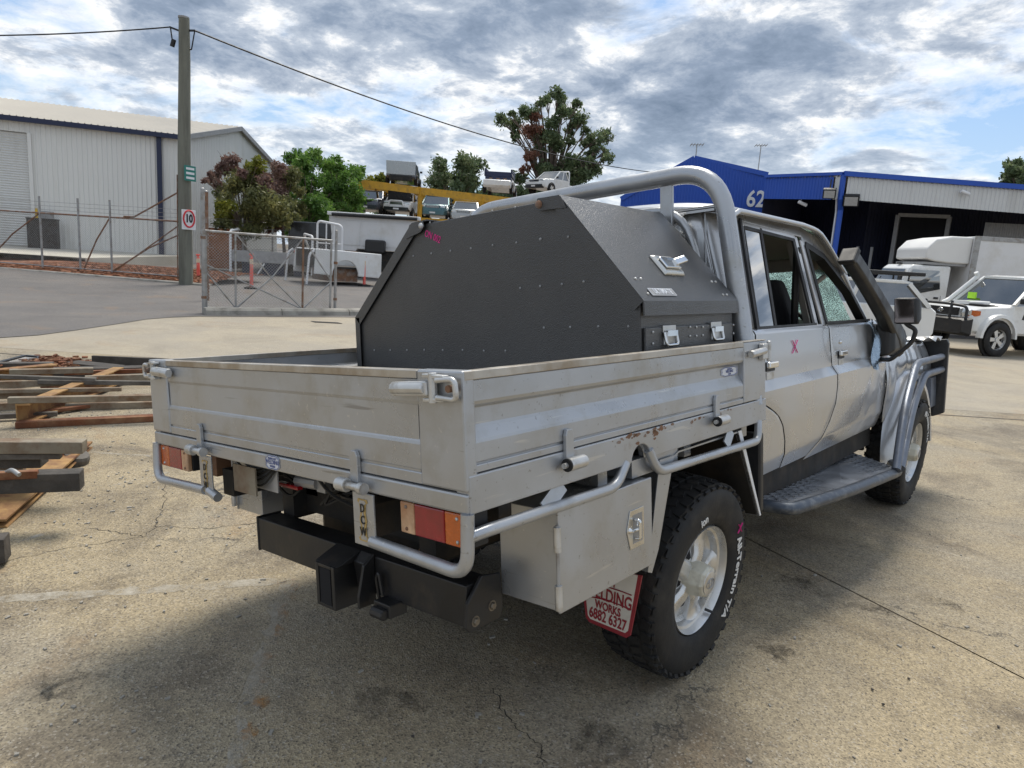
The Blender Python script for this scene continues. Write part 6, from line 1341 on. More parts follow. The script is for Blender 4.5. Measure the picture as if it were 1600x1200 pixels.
tag(m.obj('dark_stones', 'timber_dark', bevel=.002), 'few small dark stones lying on the concrete at the lower right', 'stone', kind='stuff')

# ------------------------------------------------------------------ vehicles
def simple_wheel(par, c, r, w, out, rim='alloy', spokes=True):
    m = MB(); o_ = V(out); m.lathe([(r * .60, w * .42), (r * .66, w * .5), (r * .90, w * .5), (r, w * .36), (r, -w * .36), (r * .9, -w * .5), (r * .6, -w * .5)], (0, 0, 0), o_, 30); h = m.obj('wheel', 'rubber', par, smooth=40); h.location = c
    m = MB(); m.lathe([(r * .61, w * .42), (r * .58, w * .2), (r * .50, -.02)], (0, 0, 0), o_, 24); m.lathe([(.001, w * .36), (r * .13, w * .36), (r * .16, w * .2), (r * .18, 0)], (0, 0, 0), o_, 12)
    up = V((0, 0, 1)); sd = o_.cross(up)
    for k in range(5 if spokes else 0):
        a = k * 1.2566 + .3; rr = up * math.cos(a) + sd * math.sin(a); tt = up * -math.sin(a) + sd * math.cos(a); m.loft([[rr * ra + tt * (wa * s1) + o_ * h_ for s1, h_ in ((-1, w * .1), (1, w * .1), (1, w * .26), (-1, w * .26))] for ra, wa in ((r * .12, r * .09), (r * .57, r * .13))])
    m.obj('rim', rim, h, smooth=40)
    m = MB(); m.lathe([(r * .52, .0), (.001, .0)], (0, 0, 0), o_, 16); m.obj('brake_drum', 'under_black', h)
    return h
def ring(y, zb, zt, hw, tw=None, r=.06):
    tw = hw if tw is None else tw; return [V(p) for p in ((-hw + r, y, zb), (hw - r, y, zb), (hw, y, zb + r), (hw, y, zb * .35 + zt * .65), (tw, y, zt - r * .6), (tw - r, y, zt), (-tw + r, y, zt), (-tw, y, zt - r * .6), (-hw, y, zb * .35 + zt * .65), (-hw, y, zb + r))]
def car(label, M, paint, L=4.5, W=1.85, H=1.75, hood=1.05, tail=1.1, gb=.30, wy=None, ute=False, group=None, glassmat='glass_car', name='parked_car', clear=.32, wr=.36, cat='car', bonnet_up=False, roofmat=None):
    c = thing(name, label, cat, group=group, M=M); hw = W / 2; yf, yr_ = L / 2, -L / 2
    ws0 = yf - 1.25; ws1 = ws0 - .75; re1 = (-.25 if ute else yr_ + .55); re0 = (-.45 if ute else yr_ + .15); belt = hood + .04
    secs = [ring(yr_, clear + .15, tail * .93, hw * .92), ring(yr_ + .12, clear, tail, hw * .98)]
    if not ute: secs += [ring(-.2, clear, belt, hw), ring(ws0, clear, belt, hw)]
    else: secs += [ring(re0 - .01, clear, tail, hw), ring(re0, clear, belt, hw), ring(ws0, clear, belt, hw)]
    secs += [ring(ws0 + .05, clear, hood, hw * .99, hw * .93), ring(yf - .35, clear, hood - .06, hw * .97, hw * .90), ring(yf - .08, clear + .03, hood - .13, hw * .93, hw * .84), ring(yf, clear + .12, hood - .25, hw * .86, hw * .78)]
    m = MB(); m.loft(secs); m.obj('body', paint, c, smooth=35)
    tw = hw * .80
    m = MB(); m.loft([[V(p) for p in ((-hw * .95, y0, belt - .02), (hw * .95, y0, belt - .02), (tw + (hw * .95 - tw) * 0, y1, H - .07), (-tw, y1, H - .07))] for y0, y1 in ((re0 + .02, re1), (ws0 - .02, ws1))]); m.obj('glasshouse', glassmat, c)
    m = MB(); m.loft([ring(re1 - .06, H - .10, H - .035, tw * .97, r=.03), ring(re1 + .12, H - .09, H, tw * 1.02, r=.03), ring(ws1 - .3, H - .09, H, tw * 1.02, r=.03), ring(ws1 + .05, H - .10, H - .045, tw * .97, r=.03)]); m.obj('roof', roofmat or paint, c, smooth=40)
    for s_ in (-1, 1):
        m = MB(); 
        for ya_, yb_, pw_ in ((ws0, ws1, .07), (re0, re1, .10 if ute else .16), ((ws0 + re0) / 2 - .1, (ws1 + re1) / 2 - .1, .065)): m = MB(); m.bar((s_ * hw * .955, ya_, belt - .02), (s_ * tw, yb_, H - .07), pw_, .07); m.obj('pillar', paint, c)
        m = MB(); m.box((s_ * (hw + .10), ws0 - .12, belt + .10), (.18, .08, .14)); m.obj('door_mirror', 'plastic_black', c, bevel=.03)
        m = MB(); m.box((s_ * hw * .70, yf - .07, hood - .20), (hw * .36, .12, .15)); m.obj('headlight', 'lamp_glass', c, bevel=.03)
        for yy_ in (wy or (L * .31, -L * .30)): simple_wheel(c, (s_ * (hw - .035), yy_, wr), wr, .23, (s_, 0, 0))
        for yy_ in (wy or (L * .31, -L * .30)): m = MB(); m.lathe([(wr * .5, .001), (wr * 1.16, .001), (wr * 1.16, -.05)], (s_ * (hw + .003), yy_, wr), (s_, 0, 0), 24); m.obj('painted_arch', 'under_black', c)  # dark ring on the solid body, painted shade of the wheel well
    m = MB(); m.box((0, yf - .03, hood - .22), (hw * .95, .10, .16)); m.obj('grille', 'plastic_black', c, bevel=.02)
    for k in range(3): m = MB(); m.box((0, yf + .024, hood - .27 + .05 * k), (hw * .9, .01, .012)); m.obj('grille_bar', 'chrome', c)
    m = MB(); m.loft([ring(yf - .12, clear - .02, clear + .26, hw * .94, r=.04), ring(yf + .06, clear + .02, clear + .24, hw * .82, r=.04)]); m.obj('bumper', 'plastic_black' if ute else paint, c, smooth=40)
    m = MB(); m.box((0, yf + .065, clear + .13), (.38, .012, .10)); m.obj('number_plate', 'sign_white', c)
    if bonnet_up: m = MB(); m.extr([(-hw * .85, ws0, hood), (hw * .85, ws0, hood), (hw * .80, ws0 + .30, hood + .75), (-hw * .80, ws0 + .30, hood + .75)], (0, -.04, .02)); m.obj('raised_bonnet', paint, c)
    return c
def facing(p, alpha, left=True):
    # matrix at p whose +y (front) is turned alpha away from the camera towards image left (or right)
    p = V(p); r = V((p.x - CW.x, p.y - CW.y, 0)).normalized(); lat = V((r.y, -r.x, 0)); Fd = -r * math.cos(alpha) + (-lat if left else lat) * math.sin(alpha)
    M = Matrix((V((Fd.y, -Fd.x, 0)), Fd, V((0, 0, 1)))).transposed().to_4x4(); M.translation = p; return M

# white four wheel drive on the right
wl = gnd(1545, 556); Mx = facing(wl, rad(40)); LCW, LCL = 1.78, 4.9
org = Mx @ V((LCW / 2 - .10, -1.62, 0)); Mx.translation = V((org.x, org.y, 0))
lc = car('white four wheel drive with black bull bar and red orange side stripe', Mx, 'white_paint', LCL, LCW, 1.98, 1.22, 1.25, wy=(1.62, -1.5), name='four_wheel_drive', clear=.52, wr=.41, cat='four wheel drive')  # parked facing the yard
hw = LCW / 2; yf = LCL / 2
for s_ in (-1, 1):
    sec = []
    for k in range(13):
        a = math.pi * k / 12; c = V((0, 1.62 - .50 * math.cos(a), .44 + .50 * math.sin(a))); rr = V((0, -math.cos(a), math.sin(a))); sec.append([V((s_ * (hw - .04), 0, 0)) + c + rr * .10, V((s_ * (hw + .07), 0, 0)) + c + rr * .07, V((s_ * (hw + .08), 0, 0)) + c, V((s_ * (hw - .04), 0, 0)) + c])
    m = MB(); m.loft(sec); m.obj('wheel_flare', 'white_paint', lc, smooth=40)
    m = MB(); m.lathe([(.105, 0), (.10, .03), (.001, .045)], (s_ * .60, yf - .02, 1.01), (0, 1, 0), 18); m.obj('round_headlight', 'lamp_glass', lc, smooth=50)
    m = MB(); m.loft([[(s_ * (.73), yf - .02, 1.08), (s_ * .73, yf - .02, .93), (s_ * .73, yf + .0, .93), (s_ * .73, yf + .0, 1.08)], [(s_ * .86, yf - .26, 1.07), (s_ * .86, yf - .26, .97), (s_ * .84, yf - .14, .94), (s_ * .84, yf - .14, 1.08)]]); m.obj('indicator', 'lens_amber', lc)
    for z0, z1, y0, y1, mt_ in ((.90, 1.10, .80, .93, 'sign_black'), (.91, 1.09, .62, .80, 'stripe_red'), (.91, 1.09, -.4, .62, 'stripe_orange')): m = MB(); m.extr([(s_ * (hw + .004), y0, z0), (s_ * (hw + .004), y1, z0 + .02), (s_ * (hw + .004), y1 - .05, z1), (s_ * (hw + .004), y0, z1)], (s_ * .003, 0, 0)); m.obj('side_stripe', mt_, lc)
    m = MB(); m.box((s_ * (hw + .01), .72, 1.20), (.02, .06, .04)); m.obj('side_repeater', 'lens_amber', lc)
m = MB(); m.span((-.50, yf - .03, .93), (.50, yf + .03, 1.12)); m.obj('wide_grille', 'plastic_black', lc, bevel=.02)
m = MB()
for ra, rb, dz_ in ((.075, .05, 0), (.026, .05, 0), (.05, .02, .02)): m.tube([(ra * math.cos(t * .3927), yf + .04, 1.03 + dz_ + rb * math.sin(t * .3927)) for t in range(16)], .009, 6, closed=True)
m.obj('grille_emblem', 'chrome', lc, smooth=60)
m = MB(); m.loft([ring(yf + .0, .46, .90, .92, r=.05), ring(yf + .22, .52, .84, .84, r=.05)]); m.obj('bull_bar_channel', 'black_steel', lc, smooth=40)
m = MB(); m.tube(fillet([(-.82, yf + .12, .86), (-.80, yf + .10, 1.16), (-.3, yf + .16, 1.20), (.3, yf + .16, 1.20), (.80, yf + .10, 1.16), (.82, yf + .12, .86)], .12), .034, 10)
for x in (-.42, .42): m.tube(fillet([(x, yf + .18, .86), (x, yf + .17, 1.15), (x * .9, yf + .12, 1.26)], .05), .032, 10)
m.obj('bull_bar_hoops', 'black_steel', lc, smooth=60)
m = MB(); m.loft([ring(yf - 1.15, 1.21, 1.30, .30, r=.03), ring(yf - .55, 1.20, 1.275, .27, r=.03)]); m.obj('bonnet_scoop', 'white_paint', lc, smooth=40)
m = MB(); m.span((-.70, yf - .95, 1.198), (-.28, yf - .5, 1.225)); m.obj('scoop_slot', 'trim_dark', lc)
m = MB(); m.tube(fillet([(hw + .05, yf - .95, 1.18), (hw + .05, yf - 1.15, 1.25), (hw - .08, yf - 1.85, 1.92), (hw - .08, yf - 1.78, 2.02)], .08), .055, 10); m.obj('white_snorkel', 'white_paint', lc, smooth=60)
m = MB(); m.box((.45, yf - 1.38, 1.42), (.22, .05, .16)); m.obj('green_vest', 'hivis', lc)
# small white truck with a box body
tw_ = gnd(1440, 508); Mt = facing(at(1414, 480, 26.5), rad(64)); Mt.translation = V((Mt.translation.x, Mt.translation.y, 0))
tr = thing('box_truck', 'white cab over truck with pale box body and roof deflector', 'truck', M=Mt)
tz = (at(1515, 370, 26.5).z)
m = MB()                                                # cab, local +y forward, origin below cab centre
cz = at(1440, 414, 26.0).z
m.loft([[V(p) for p in ((-.95, -.75, zb2), (.95, -.75, zb2), (.95 * f, y1, zb2), (-.95 * f, y1, zb2))] for zb2, y1, f in ((.55, .80, 1), (1.30, .86, 1), (cz - .12, .50, .95), (cz, .38, .90))]); m.obj('cab', 'white_paint', tr, bevel=.06, seg=3)
m = MB(); zc0, zc1 = 1.36, cz - .16; m.extr([(-.82, .872, zc0), (.82, .872, zc0), (.78, .545, zc1), (-.78, .545, zc1)], (0, .012, .006)); m.obj('windscreen', 'glass_car', tr)
for s_ in (-1, 1):
    m = MB(); m.extr([(s_ * .956, -.50, 1.50), (s_ * .956, .30, 1.28), (s_ * .956, .62, 1.42), (s_ * .935, .40, zc1), (s_ * .935, -.42, zc1)], (s_ * .008, 0, 0)); m.obj('side_window', 'glass_car', tr)
    m = MB(); m.tube(fillet([(s_ * .97, -.55, 1.30), (s_ * .97, -.58, .75), (s_ * .97, .45, .70), (s_ * .97, .68, 1.25)], .08), .006, 5); m.obj('door_seam', 'trim_dark', tr)
    m = MB(); m.box((s_ * .965, -.42, 1.22), (.03, .14, .06)); m.obj('door_handle', 'plastic_black', tr, bevel=.01)
    m = MB(); m.box((s_ * 1.14, .86, 1.68), (.16, .08, .34)); m.tube([(s_ * .95, .8, 1.95), (s_ * 1.12, .9, 1.88), (s_ * 1.14, .88, 1.5)], .015, 6); m.obj('wing_mirror', 'plastic_black', tr, bevel=.03)
    m = MB(); m.box((s_ * .70, .86, .82), (.36, .06, .18)); m.obj('headlight', 'lamp_glass', tr, bevel=.02)
    simple_wheel(tr, (s_ * .80, .10, .38), .38, .22, (s_, 0, 0), 'white_paint', False); simple_wheel(tr, (s_ * .80, -3.2, .38), .38, .22, (s_, 0, 0), 'white_paint', False)
bh = tz
m = MB(); m.span((-1.08, -5.6, .95), (1.08, -1.25, bh)); bxo = m.obj('box_body', 'box_white', tr, bevel=.02)
m = MB()
for s_ in (-1, 1):
    m.span((s_ * 1.082, -1.40, .94), (s_ * 1.10, -1.22, bh + .01)); m.span((s_ * 1.082, -5.62, bh - .12), (s_ * 1.10, -1.40, bh + .012)); m.span((s_ * 1.082, -5.62, .92), (s_ * 1.10, -1.40, 1.05))
m.obj('corner_extrusion', 'galv', tr, bevel=.006)
m = MB(); m.loft([[V(p) for p in ((-.98, y, cz + .10 + dz_), (.98, y, cz + .10 + dz_), (.98, y, z1), (.86, y, z1 + .02 if z1 > cz + .3 else z1), (-.86, y, z1 + .02 if z1 > cz + .3 else z1), (-.98, y, z1))] for y, z1, dz_ in ((-1.24, bh - .04, 0), (-.62, bh - .05, 0), (-.15, bh - .16, .03), (.10, cz + .50, .10))]); m.obj('roof_deflector', 'fibreglass', tr, smooth=40, bevel=.04)
m = MB(); m.span((-.9, -1.2, cz + .02), (.9, .1, cz + .10)); m.obj('deflector_frame', 'grey_metal', tr)
m = MB(); m.span((-.45, -5.5, .62), (.45, .6, .80)); m.obj('chassis', 'under_black', tr)
m = MB(); m.box((0, .86, .62), (1.8, .14, .26)); m.obj('bumper', 'white_paint', tr, bevel=.04)
m = MB(); m.box((0, .40, cz + .03), (.22, .08, .05)); m.obj('marker_light', 'plastic_black', tr)
for x in (-.6, .55): m = MB(); m.bar((x * 0 - 1.12, -1.7, .9), (-1.12, -1.45, 2.0), .05, .03); m.obj('leaning_batten', 'galv', tr) if x > 0 else None
# white wagon with a black roof platform, mostly hidden behind the ute
pw = at(1288, 470, 17.5); Mw = facing(V((pw.x, pw.y, 0)), rad(80), True); Mw.translation = V((pw.x, pw.y, 0)) + (Mw.to_3x3() @ V((0, .3, 0)))
wg_ = car('white station wagon with long black roof platform behind the snorkel', Mw, 'white_paint', 4.7, 1.85, at(1398, 437, 17.5).z, 1.12, 1.15, name='station_wagon', clear=.4, wr=.39, glassmat='glass_car')
rzk = at(1390, 427, 17.5).z
m = MB(); m.span((-.66, -2.1, rzk - .03), (.66, .75, rzk + .05)); m.obj('roof_platform', 'plastic_black', wg_, bevel=.02)
for y in (-1.8, -.9, .0, .6): 
    for x in (-.6, .6): m = MB(); m.cyl((x, y, rzk - .2), (x, y, rzk), .02, 6); m.obj('platform_foot', 'plastic_black', wg_)
# yellow storage rack with wrecks on two levels
DR = 48.
ra, rb, rc_ = at(556, 284, DR), at(657, 297, DR), at(800, 318, DR * .985); zlo = at(556, 338, DR).z
rk = thing('storage_rack', 'yellow steel two level rack holding wrecked cars', 'rack', (ra.x, ra.y, 0)); rl = lambda p, z: V((p.x - ra.x, p.y - ra.y, z))
vfar = V((ra.x - CW.x, ra.y - CW.y, 0)).normalized() * 4.6
ext = rc_ + (rc_ - rb) * .9
for nm, p in (('a', ra), ('b', rb), ('c', rb.lerp(rc_, .68)), ('d', ext)):
    for off in (V(), vfar): m = MB(); m.bar(rl(p, 0) + off, rl(p, p.z + .15) + off, .22, .22, up=(1, 0, 0)); m.obj('upright', 'rack_yellow', rk)
for z_off, zz in ((0, None), (1, zlo)):
    for off in (V(), vfar):
        m = MB(); m.bar(rl(ra, zz or ra.z - .05) + off, rl(rb, zz or rb.z - .05) + off, .16, .46); m.bar(rl(rb, zz or rb.z - .05) + off, rl(ext, zz or rc_.z - .15) + off, .16, .46); m.obj('beam', 'rack_yellow', rk)
for t in (0, .33, .66, 1): p = ra.lerp(rb, t); m = MB(); m.bar(rl(p, p.z + .05), rl(p, p.z + .05) + vfar, .14, .14); m.obj('cross_beam', 'rack_yellow', rk)
GRP = 'wrecked cars on the yellow rack'
def rcar(px, py, D, label, paint, alpha=.2, left=True, rear=False, **k):
    p = at(px, py, D + 2.4); M = facing(p, alpha, left)
    if rear: M = M @ Matrix.Rotation(math.pi, 4, 'Z')
    return car(label, M, paint, group=GRP, **k)
zc = 336
rcar(581, 337, DR, 'dark grey wagon at the left of the yellow rack\'s lower level', 'car_grey', .22, L=4.5, W=1.95, H=1.70, hood=1.08)
c4_ = rcar(628, 343, DR, 'white four wheel drive with raised black bonnet on the rack\'s lower level', 'white_paint', .18, L=4.6, W=1.90, H=1.80, hood=1.15, clear=.45, bonnet_up=True)
for ch_ in c4_.children:
    if ch_.name.startswith(('raised_bonnet', 'bumper')): ch_.data.materials[0] = MT['car_black']
m = MB(); m.tube(fillet([(-.5, 2.42, .75), (-.42, 2.42, 1.08), (.42, 2.42, 1.08), (.5, 2.42, .75)], .1), .06, 8); m.obj('white_bull_bar', 'white_paint', c4_, smooth=60)
rcar(683, 348, DR, 'teal green four wheel drive right of the rack\'s second upright', 'car_teal', .15, L=4.6, W=1.90, H=1.85, hood=1.15, clear=.42)
rcar(728, 352, DR, 'silver blue car half hidden by the tool box on the rack', 'car_silver', .1, L=4.5, W=1.85, H=1.62, hood=1.0)
u1 = rcar(631, 292, DR, 'upturned looking grey ute tub on the rack\'s upper level', 'car_grey', .1, rear=True, L=4.6, W=1.95, H=1.5, hood=1.0, tail=1.35, ute=True, name='wrecked_ute', cat='ute')
m = MB(); m.extr([(-.93, -2.36, .55), (.93, -2.36, .55), (.97, -2.40, 1.42), (-.97, -2.40, 1.42)], (0, .08, 0)); m.obj('tailgate', 'car_silver', u1, bevel=.03)
m = MB(); m.span((-.75, -2.38, .18), (.75, -2.2, .52)); m.obj('rear_bumper', 'under_black', u1, bevel=.03)
u2 = rcar(781, 305, DR * 1.02, 'stripped ute body with dark tub on the rack\'s right upper level', 'white_paint', .12, rear=True, L=4.4, W=1.95, H=1.2, hood=.85, tail=.85, ute=True, name='wrecked_ute', cat='ute')
tb2 = thing('loose_tub', 'navy ute tub stacked on the stripped body of the rack', 'ute tub', M=facing(at(781, 284, DR * 1.02 + 2.4), .12) @ Matrix.Rotation(math.pi, 4, 'Z'))
m = MB(); m.span((-.9, -1.2, 0), (.9, 1.0, .22)); m.span((-.98, -1.2, .22), (-.86, 1., .75)); m.span((.86, -1.2, .22), (.98, 1., .75)); m.span((-.9, .9, .22), (.9, 1., .78)); m.span((-.85, -1.22, .22), (.85, -1.14, .55)); m.obj('tub', 'shed_navy', tb2, bevel=.04)
m = MB(); 
for x in (-.5, 0, .5): m.span((x - .12, -1.24, .02), (x + .12, -1.21, .12))
m.obj('tail_brackets', 'galv_rust', tb2)
fu = rcar(866, 306, DR * 1.08, 'white tray ute parked on the far upper level behind the hoop', 'white_paint', .7, True, L=4.8, W=1.9, H=1.75, hood=1.05, tail=.8, ute=True, name='wrecked_ute', cat='ute')
m = MB(); m.tube(fillet([(-.85, -.6, .8), (-.8, -.6, 1.8), (.8, -.6, 1.8), (.85, -.6, .8)], .15), .05, 8); m.obj('head_board', 'sign_white', fu)

# scrapped trays, tub and canopy behind the gate
def ground_M(px, py, alpha, left=True): p = gndz(px, py); return facing(p, alpha, left)
sc = 1.
Mt1 = ground_M(425, 431, rad(0)); ty = thing('scrap_tray', 'grey alloy ute tray with white frame lying behind the gate', 'ute tray', M=Mt1)
m = MB(); m.span((-1.55, -2.0, .62), (1.55, .0, .72)); m.obj('deck', 'batten', ty); m = MB(); m.span((-1.57, .0, .52), (1.57, .04, .98)); m.span((-1.57, -2.04, .52), (1.57, -2.0, .98)); m.obj('drop_side', 'grey_metal', ty, bevel=.01)
m = MB(); m.span((1.53, -2.0, .72), (1.57, 0, .98)); m.span((-1.57, -2.0, .72), (-1.53, 0, .98)); m.obj('end_board', 'sign_white', ty)
for x in (-1.62, 1.62): m = MB(); m.tube(fillet([(x, .0, .1), (x, .0, 1.75), (x + (.3 if x < 0 else -.3), -1.2, 1.85), (x, -2., 1.0)], .15), .05, 8); m.obj('frame_hoop', 'sign_white', ty, smooth=60)
m = MB(); m.span((-1.2, -1.5, .0), (-.9, -.5, .52)); m.span((.9, -1.5, .0), (1.2, -.5, .52)); m.span((-.5, -1.6, .0), (.4, -.3, .5)); m.obj('stacked_underframe', 'shed_navy', ty)
m = MB(); m.bar((.6, .1, .0), (.3, .1, .5), .08, .05); m.obj('prop_leg', 'sign_white', ty)
Mt2 = ground_M(497, 436, rad(20)); t3 = thing('scrap_head_board', 'white tubular head board frame standing left of the white tub', 'head board', M=Mt2)
m = MB(); m.tube(fillet([(-.6, -1.2, .9), (-.6, -1.2, 2.3), (.5, -1.2, 2.45), (.5, -1.2, .9)], .2), .05, 8)
for x in (-.25, .1): m.cyl((x, -1.2, .9), (x, -1.2, 2.35), .03, 6)
m.cyl((-.6, -1.2, 1.5), (.5, -1.2, 1.5), .03, 6); m.obj('frame', 'sign_white', t3, smooth=60); m = MB(); m.span((-.7, -1.25, .0), (.6, -1.15, .9)); m.obj('support_box', 'grey_metal', t3)
Mt3 = ground_M(527, 443, rad(66)) @ Matrix.Diagonal((1.15, 1.18, 1.22, 1)); tub = thing('white_tub', 'white ute tub with wheel arch standing on the asphalt behind the gate', 'ute tub', M=Mt3)
arch = [(.45 * math.cos(a), .28 + .48 * math.sin(a)) for a in [math.pi * k / 12 for k in range(13)]]
prof = [(-1.15, .25), (-1.15, 1.02), (1.12, 1.08), (1.18, .32)] + [(x + .12, z) for x, z in arch]
for s_ in (-1, 1): m = MB(); m.extr([(s_ * .85, y, z) for y, z in prof], (s_ * .08, 0, 0)); m.obj('side', 'white_paint', tub, bevel=.03)
m = MB(); m.span((-.85, -1.1, .5), (.85, 1.1, .56)); m.span((-.85, 1.04, .56), (.85, 1.1, 1.04)); m.obj('floor', 'under_black', tub); m = MB(); m.span((-.85, -1.16, .28), (.85, -1.1, .98)); m.obj('tailgate', 'white_paint', tub, bevel=.02)
for s_ in (-.93, .93): m = MB(); m.tube(fillet([(s_, 1.18, 1.02), (s_, 1.34, .9), (s_, 1.42, .0)], .1), .035, 6); m.obj('end_leg', 'sign_white', tub)
m = MB(); m.span((-.7, -.4, .1), (.7, .6, .5)); m.obj('rusty_chassis', 'galv_rust', tub)
Mt4 = facing(gndz(592, 440) + V((-2.2, 1.6, 0)), rad(14)); Mt4.translation.z = gz(Mt4.translation.x, Mt4.translation.y); cn = thing('white_canopy', 'large white service canopy with black awning roll behind the tub', 'canopy', M=Mt4)
m = MB(); m.extr([(-2.0, -.9, 1.30), (-2.0, -.9, 2.72), (2.1, -.9, 2.72), (2.1, -.9, .55), (1.3, -.9, .55), (.75, -.9, 1.30)], (0, 1.8, 0)); m.obj('box', 'box_white', cn, bevel=.03)
m = MB(); m.span((-1.9, .903, 1.45), (.55, .925, 2.55)); m.span((.65, .903, 1.45), (2.0, .925, 2.55)); m.obj('side_door', 'box_white', cn, bevel=.02)
m = MB(); m.span((-2.1, .70, 2.74), (2.15, 1.05, 2.90)); m.obj('awning_case', 'sign_white', cn, bevel=.03); m = MB(); m.cyl((-2.0, 1.08, 2.80), (1.9, 1.08, 2.78), .085, 10); m.obj('awning_roll', 'plastic_black', cn)
m = MB(); m.span((-1.95, -.8, .3), (.7, .8, 1.28)); m.obj('underframe', 'under_black', cn); m = MB(); m.span((-.6, .95, 1.15), (.3, 1.35, 1.75)); m.obj('black_guard', 'plastic_black', cn, bevel=.08)
m = MB(); m.extr([(.9, .95, .1), (1.5, .95, .1), (1.3, .95, 1.2), (.7, .95, 1.2)], (0, .05, 0)); m.obj('rusty_panel', 'galv_rust', cn)
Mt5 = facing(gndz(498, 436) + V((-3.5, 2.0, 0)), rad(10)); Mt5.translation.z = gz(Mt5.translation.x, Mt5.translation.y); dk = thing('dark_canopy', 'dark grey ute canopy standing left of the white service canopy', 'canopy', M=Mt5)
m = MB(); m.loft([[V(p) for p in ((-1.0 * f, -1, z), (1.0 * f, -1, z), (1.0 * f, 1, z), (-1. * f, 1, z))] for z, f in ((.9, 1), (1.9, 1), (2.35, .92))]); m.obj('shell', 'car_black', dk, bevel=.06); m = MB(); m.span((-1., -1., 0), (1., 1., .9)); m.obj('support_frame', 'under_black', dk)
sk = thing('rusty_bin', 'rusty orange steel bin standing behind the gate post', 'bin', M=facing(gndz(347, 424) , rad(20)))
m = MB(); m.span((-.62, -.7, .15), (.62, .7, 1.65)); m.obj('shell', 'bin_rust', sk, bevel=.03); m = MB(); 
for x in (-.55, -.2, .15, .4): m.span((x, -.5, 1.65), (x + .16, .5, 1.80))
m.obj('scrap_load', 'steel_rust', sk); m = MB(); m.bar((-.6, .71, .3), (.6, .71, 1.55), .06, .03); m.obj('diagonal_strap', 'steel_rust', sk)

# ------------------------------------------------------------------ trees
def leafmesh(name, mat, par, clumps, n, size, origin, flat_=.75):
    # clumps: list of (centre, radius); leaves gather in small sprays inside each clump
    w = np.array([c[1] ** 2 for c in clumps]); w = w / w.sum(); cnt = rng.multinomial(n, w); C_ = []; 
    for (c, r), k in zip(clumps, cnt):
        ns = max(3, int(k / 26)); d = rng.normal(size=(ns, 3)); d /= np.linalg.norm(d, axis=1)[:, None]; sp = np.array(c) + d * (r * (0.35 + .65 * rng.random((ns, 1)) ** .6)) * np.array([1, 1, flat_])
        idx = rng.integers(0, ns, k); C_.append(sp[idx] + rng.normal(size=(k, 3)) * r * .24)
    Cn = np.concatenate(C_) - np.array(origin); N_ = len(Cn)
    a = rng.normal(size=(N_, 3)); a /= np.linalg.norm(a, axis=1)[:, None]; b = rng.normal(size=(N_, 3)); b -= a * (a * b).sum(1)[:, None]; b /= np.linalg.norm(b, axis=1)[:, None]
    s_ = (size * (.6 + .8 * rng.random((N_, 1)))); vs = np.stack([Cn - a * s_, Cn + b * s_ * .42, Cn + a * s_, Cn - b * s_ * .42], 1).reshape(-1, 3)
    me = bpy.data.meshes.new(name); me.vertices.add(N_ * 4); me.vertices.foreach_set('co', vs.ravel().astype(np.float32)); me.loops.add(N_ * 4); me.loops.foreach_set('vertex_index', np.arange(N_ * 4, dtype=np.int32)); me.polygons.add(N_); me.polygons.foreach_set('loop_start', np.arange(0, N_ * 4, 4, dtype=np.int32)); me.polygons.foreach_set('loop_total', np.full(N_, 4, dtype=np.int32)); me.update(calc_edges=True); me.materials.append(MT[mat])
    o = bpy.data.objects.new(name, me); COL.objects.link(o); o.parent = par; return o
def tree(name, label, base, D, lobes, parts, trunk_r, bark='bark_gum', jitter=.06, branch=1., split=0):
    if split:
        lobes = [(px + random.gauss(0, rp * .55), py + random.gauss(0, rp * .5), rp * random.uniform(.45, .85), key) for px, py, rp, key in lobes for _ in range(split)]
    b = V(base); t = thing(name, label, 'shrub' if 'shrub' in name else 'tree', b)
    cl = {}
    for px, py, rp, key in lobes: 
        dj = D * (1 + random.uniform(-jitter, jitter)); c = at(px, py, dj); cl.setdefault(key, []).append((c, rp * dj * .93 / FPX))
    allc = [c for v_ in cl.values() for c in v_]
    zmin = min(c.z - r for c, r in allc); top = max(c.z for c, r in allc)
    fork = V((sum(c.x for c, r in allc) / len(allc), sum(c.y for c, r in allc) / len(allc), b.z + (top - b.z) * .35)); fork = b.lerp(fork, .6) ; fork.z = b.z + (top - b.z) * .38
    m = MB(); m.tube([V((0, 0, -.2)), (fork - b) * .5 + V((.05, 0, 0)), fork - b], [trunk_r, trunk_r * .85, trunk_r * .7], 8)
    for c, r in allc:
        mid = fork.lerp(c, .55) + V((0, 0, .12 * (c - fork).length)); m.tube([fork - b, mid - b, c - b], [trunk_r * .30, trunk_r * .17, trunk_r * .06], 6)
        for k in range(4): e = c + V((random.gauss(0, 1), random.gauss(0, 1), random.gauss(.2, .7))) * r * .7; m.tube([mid.lerp(c, .6) - b, e - b], [trunk_r * .12, trunk_r * .04], 4)
    m.obj('trunk', bark, t, smooth=50)
    for key, (mat, n, size) in parts.items():
        if key in cl: leafmesh('crown', mat, t, [(tuple(c), r) for c, r in cl[key]], n, size, b)
    return t
def base_at(px, D): p = at(px, 420, D); return V((p.x, p.y, gz(p.x, p.y) if D < 60 else .3))
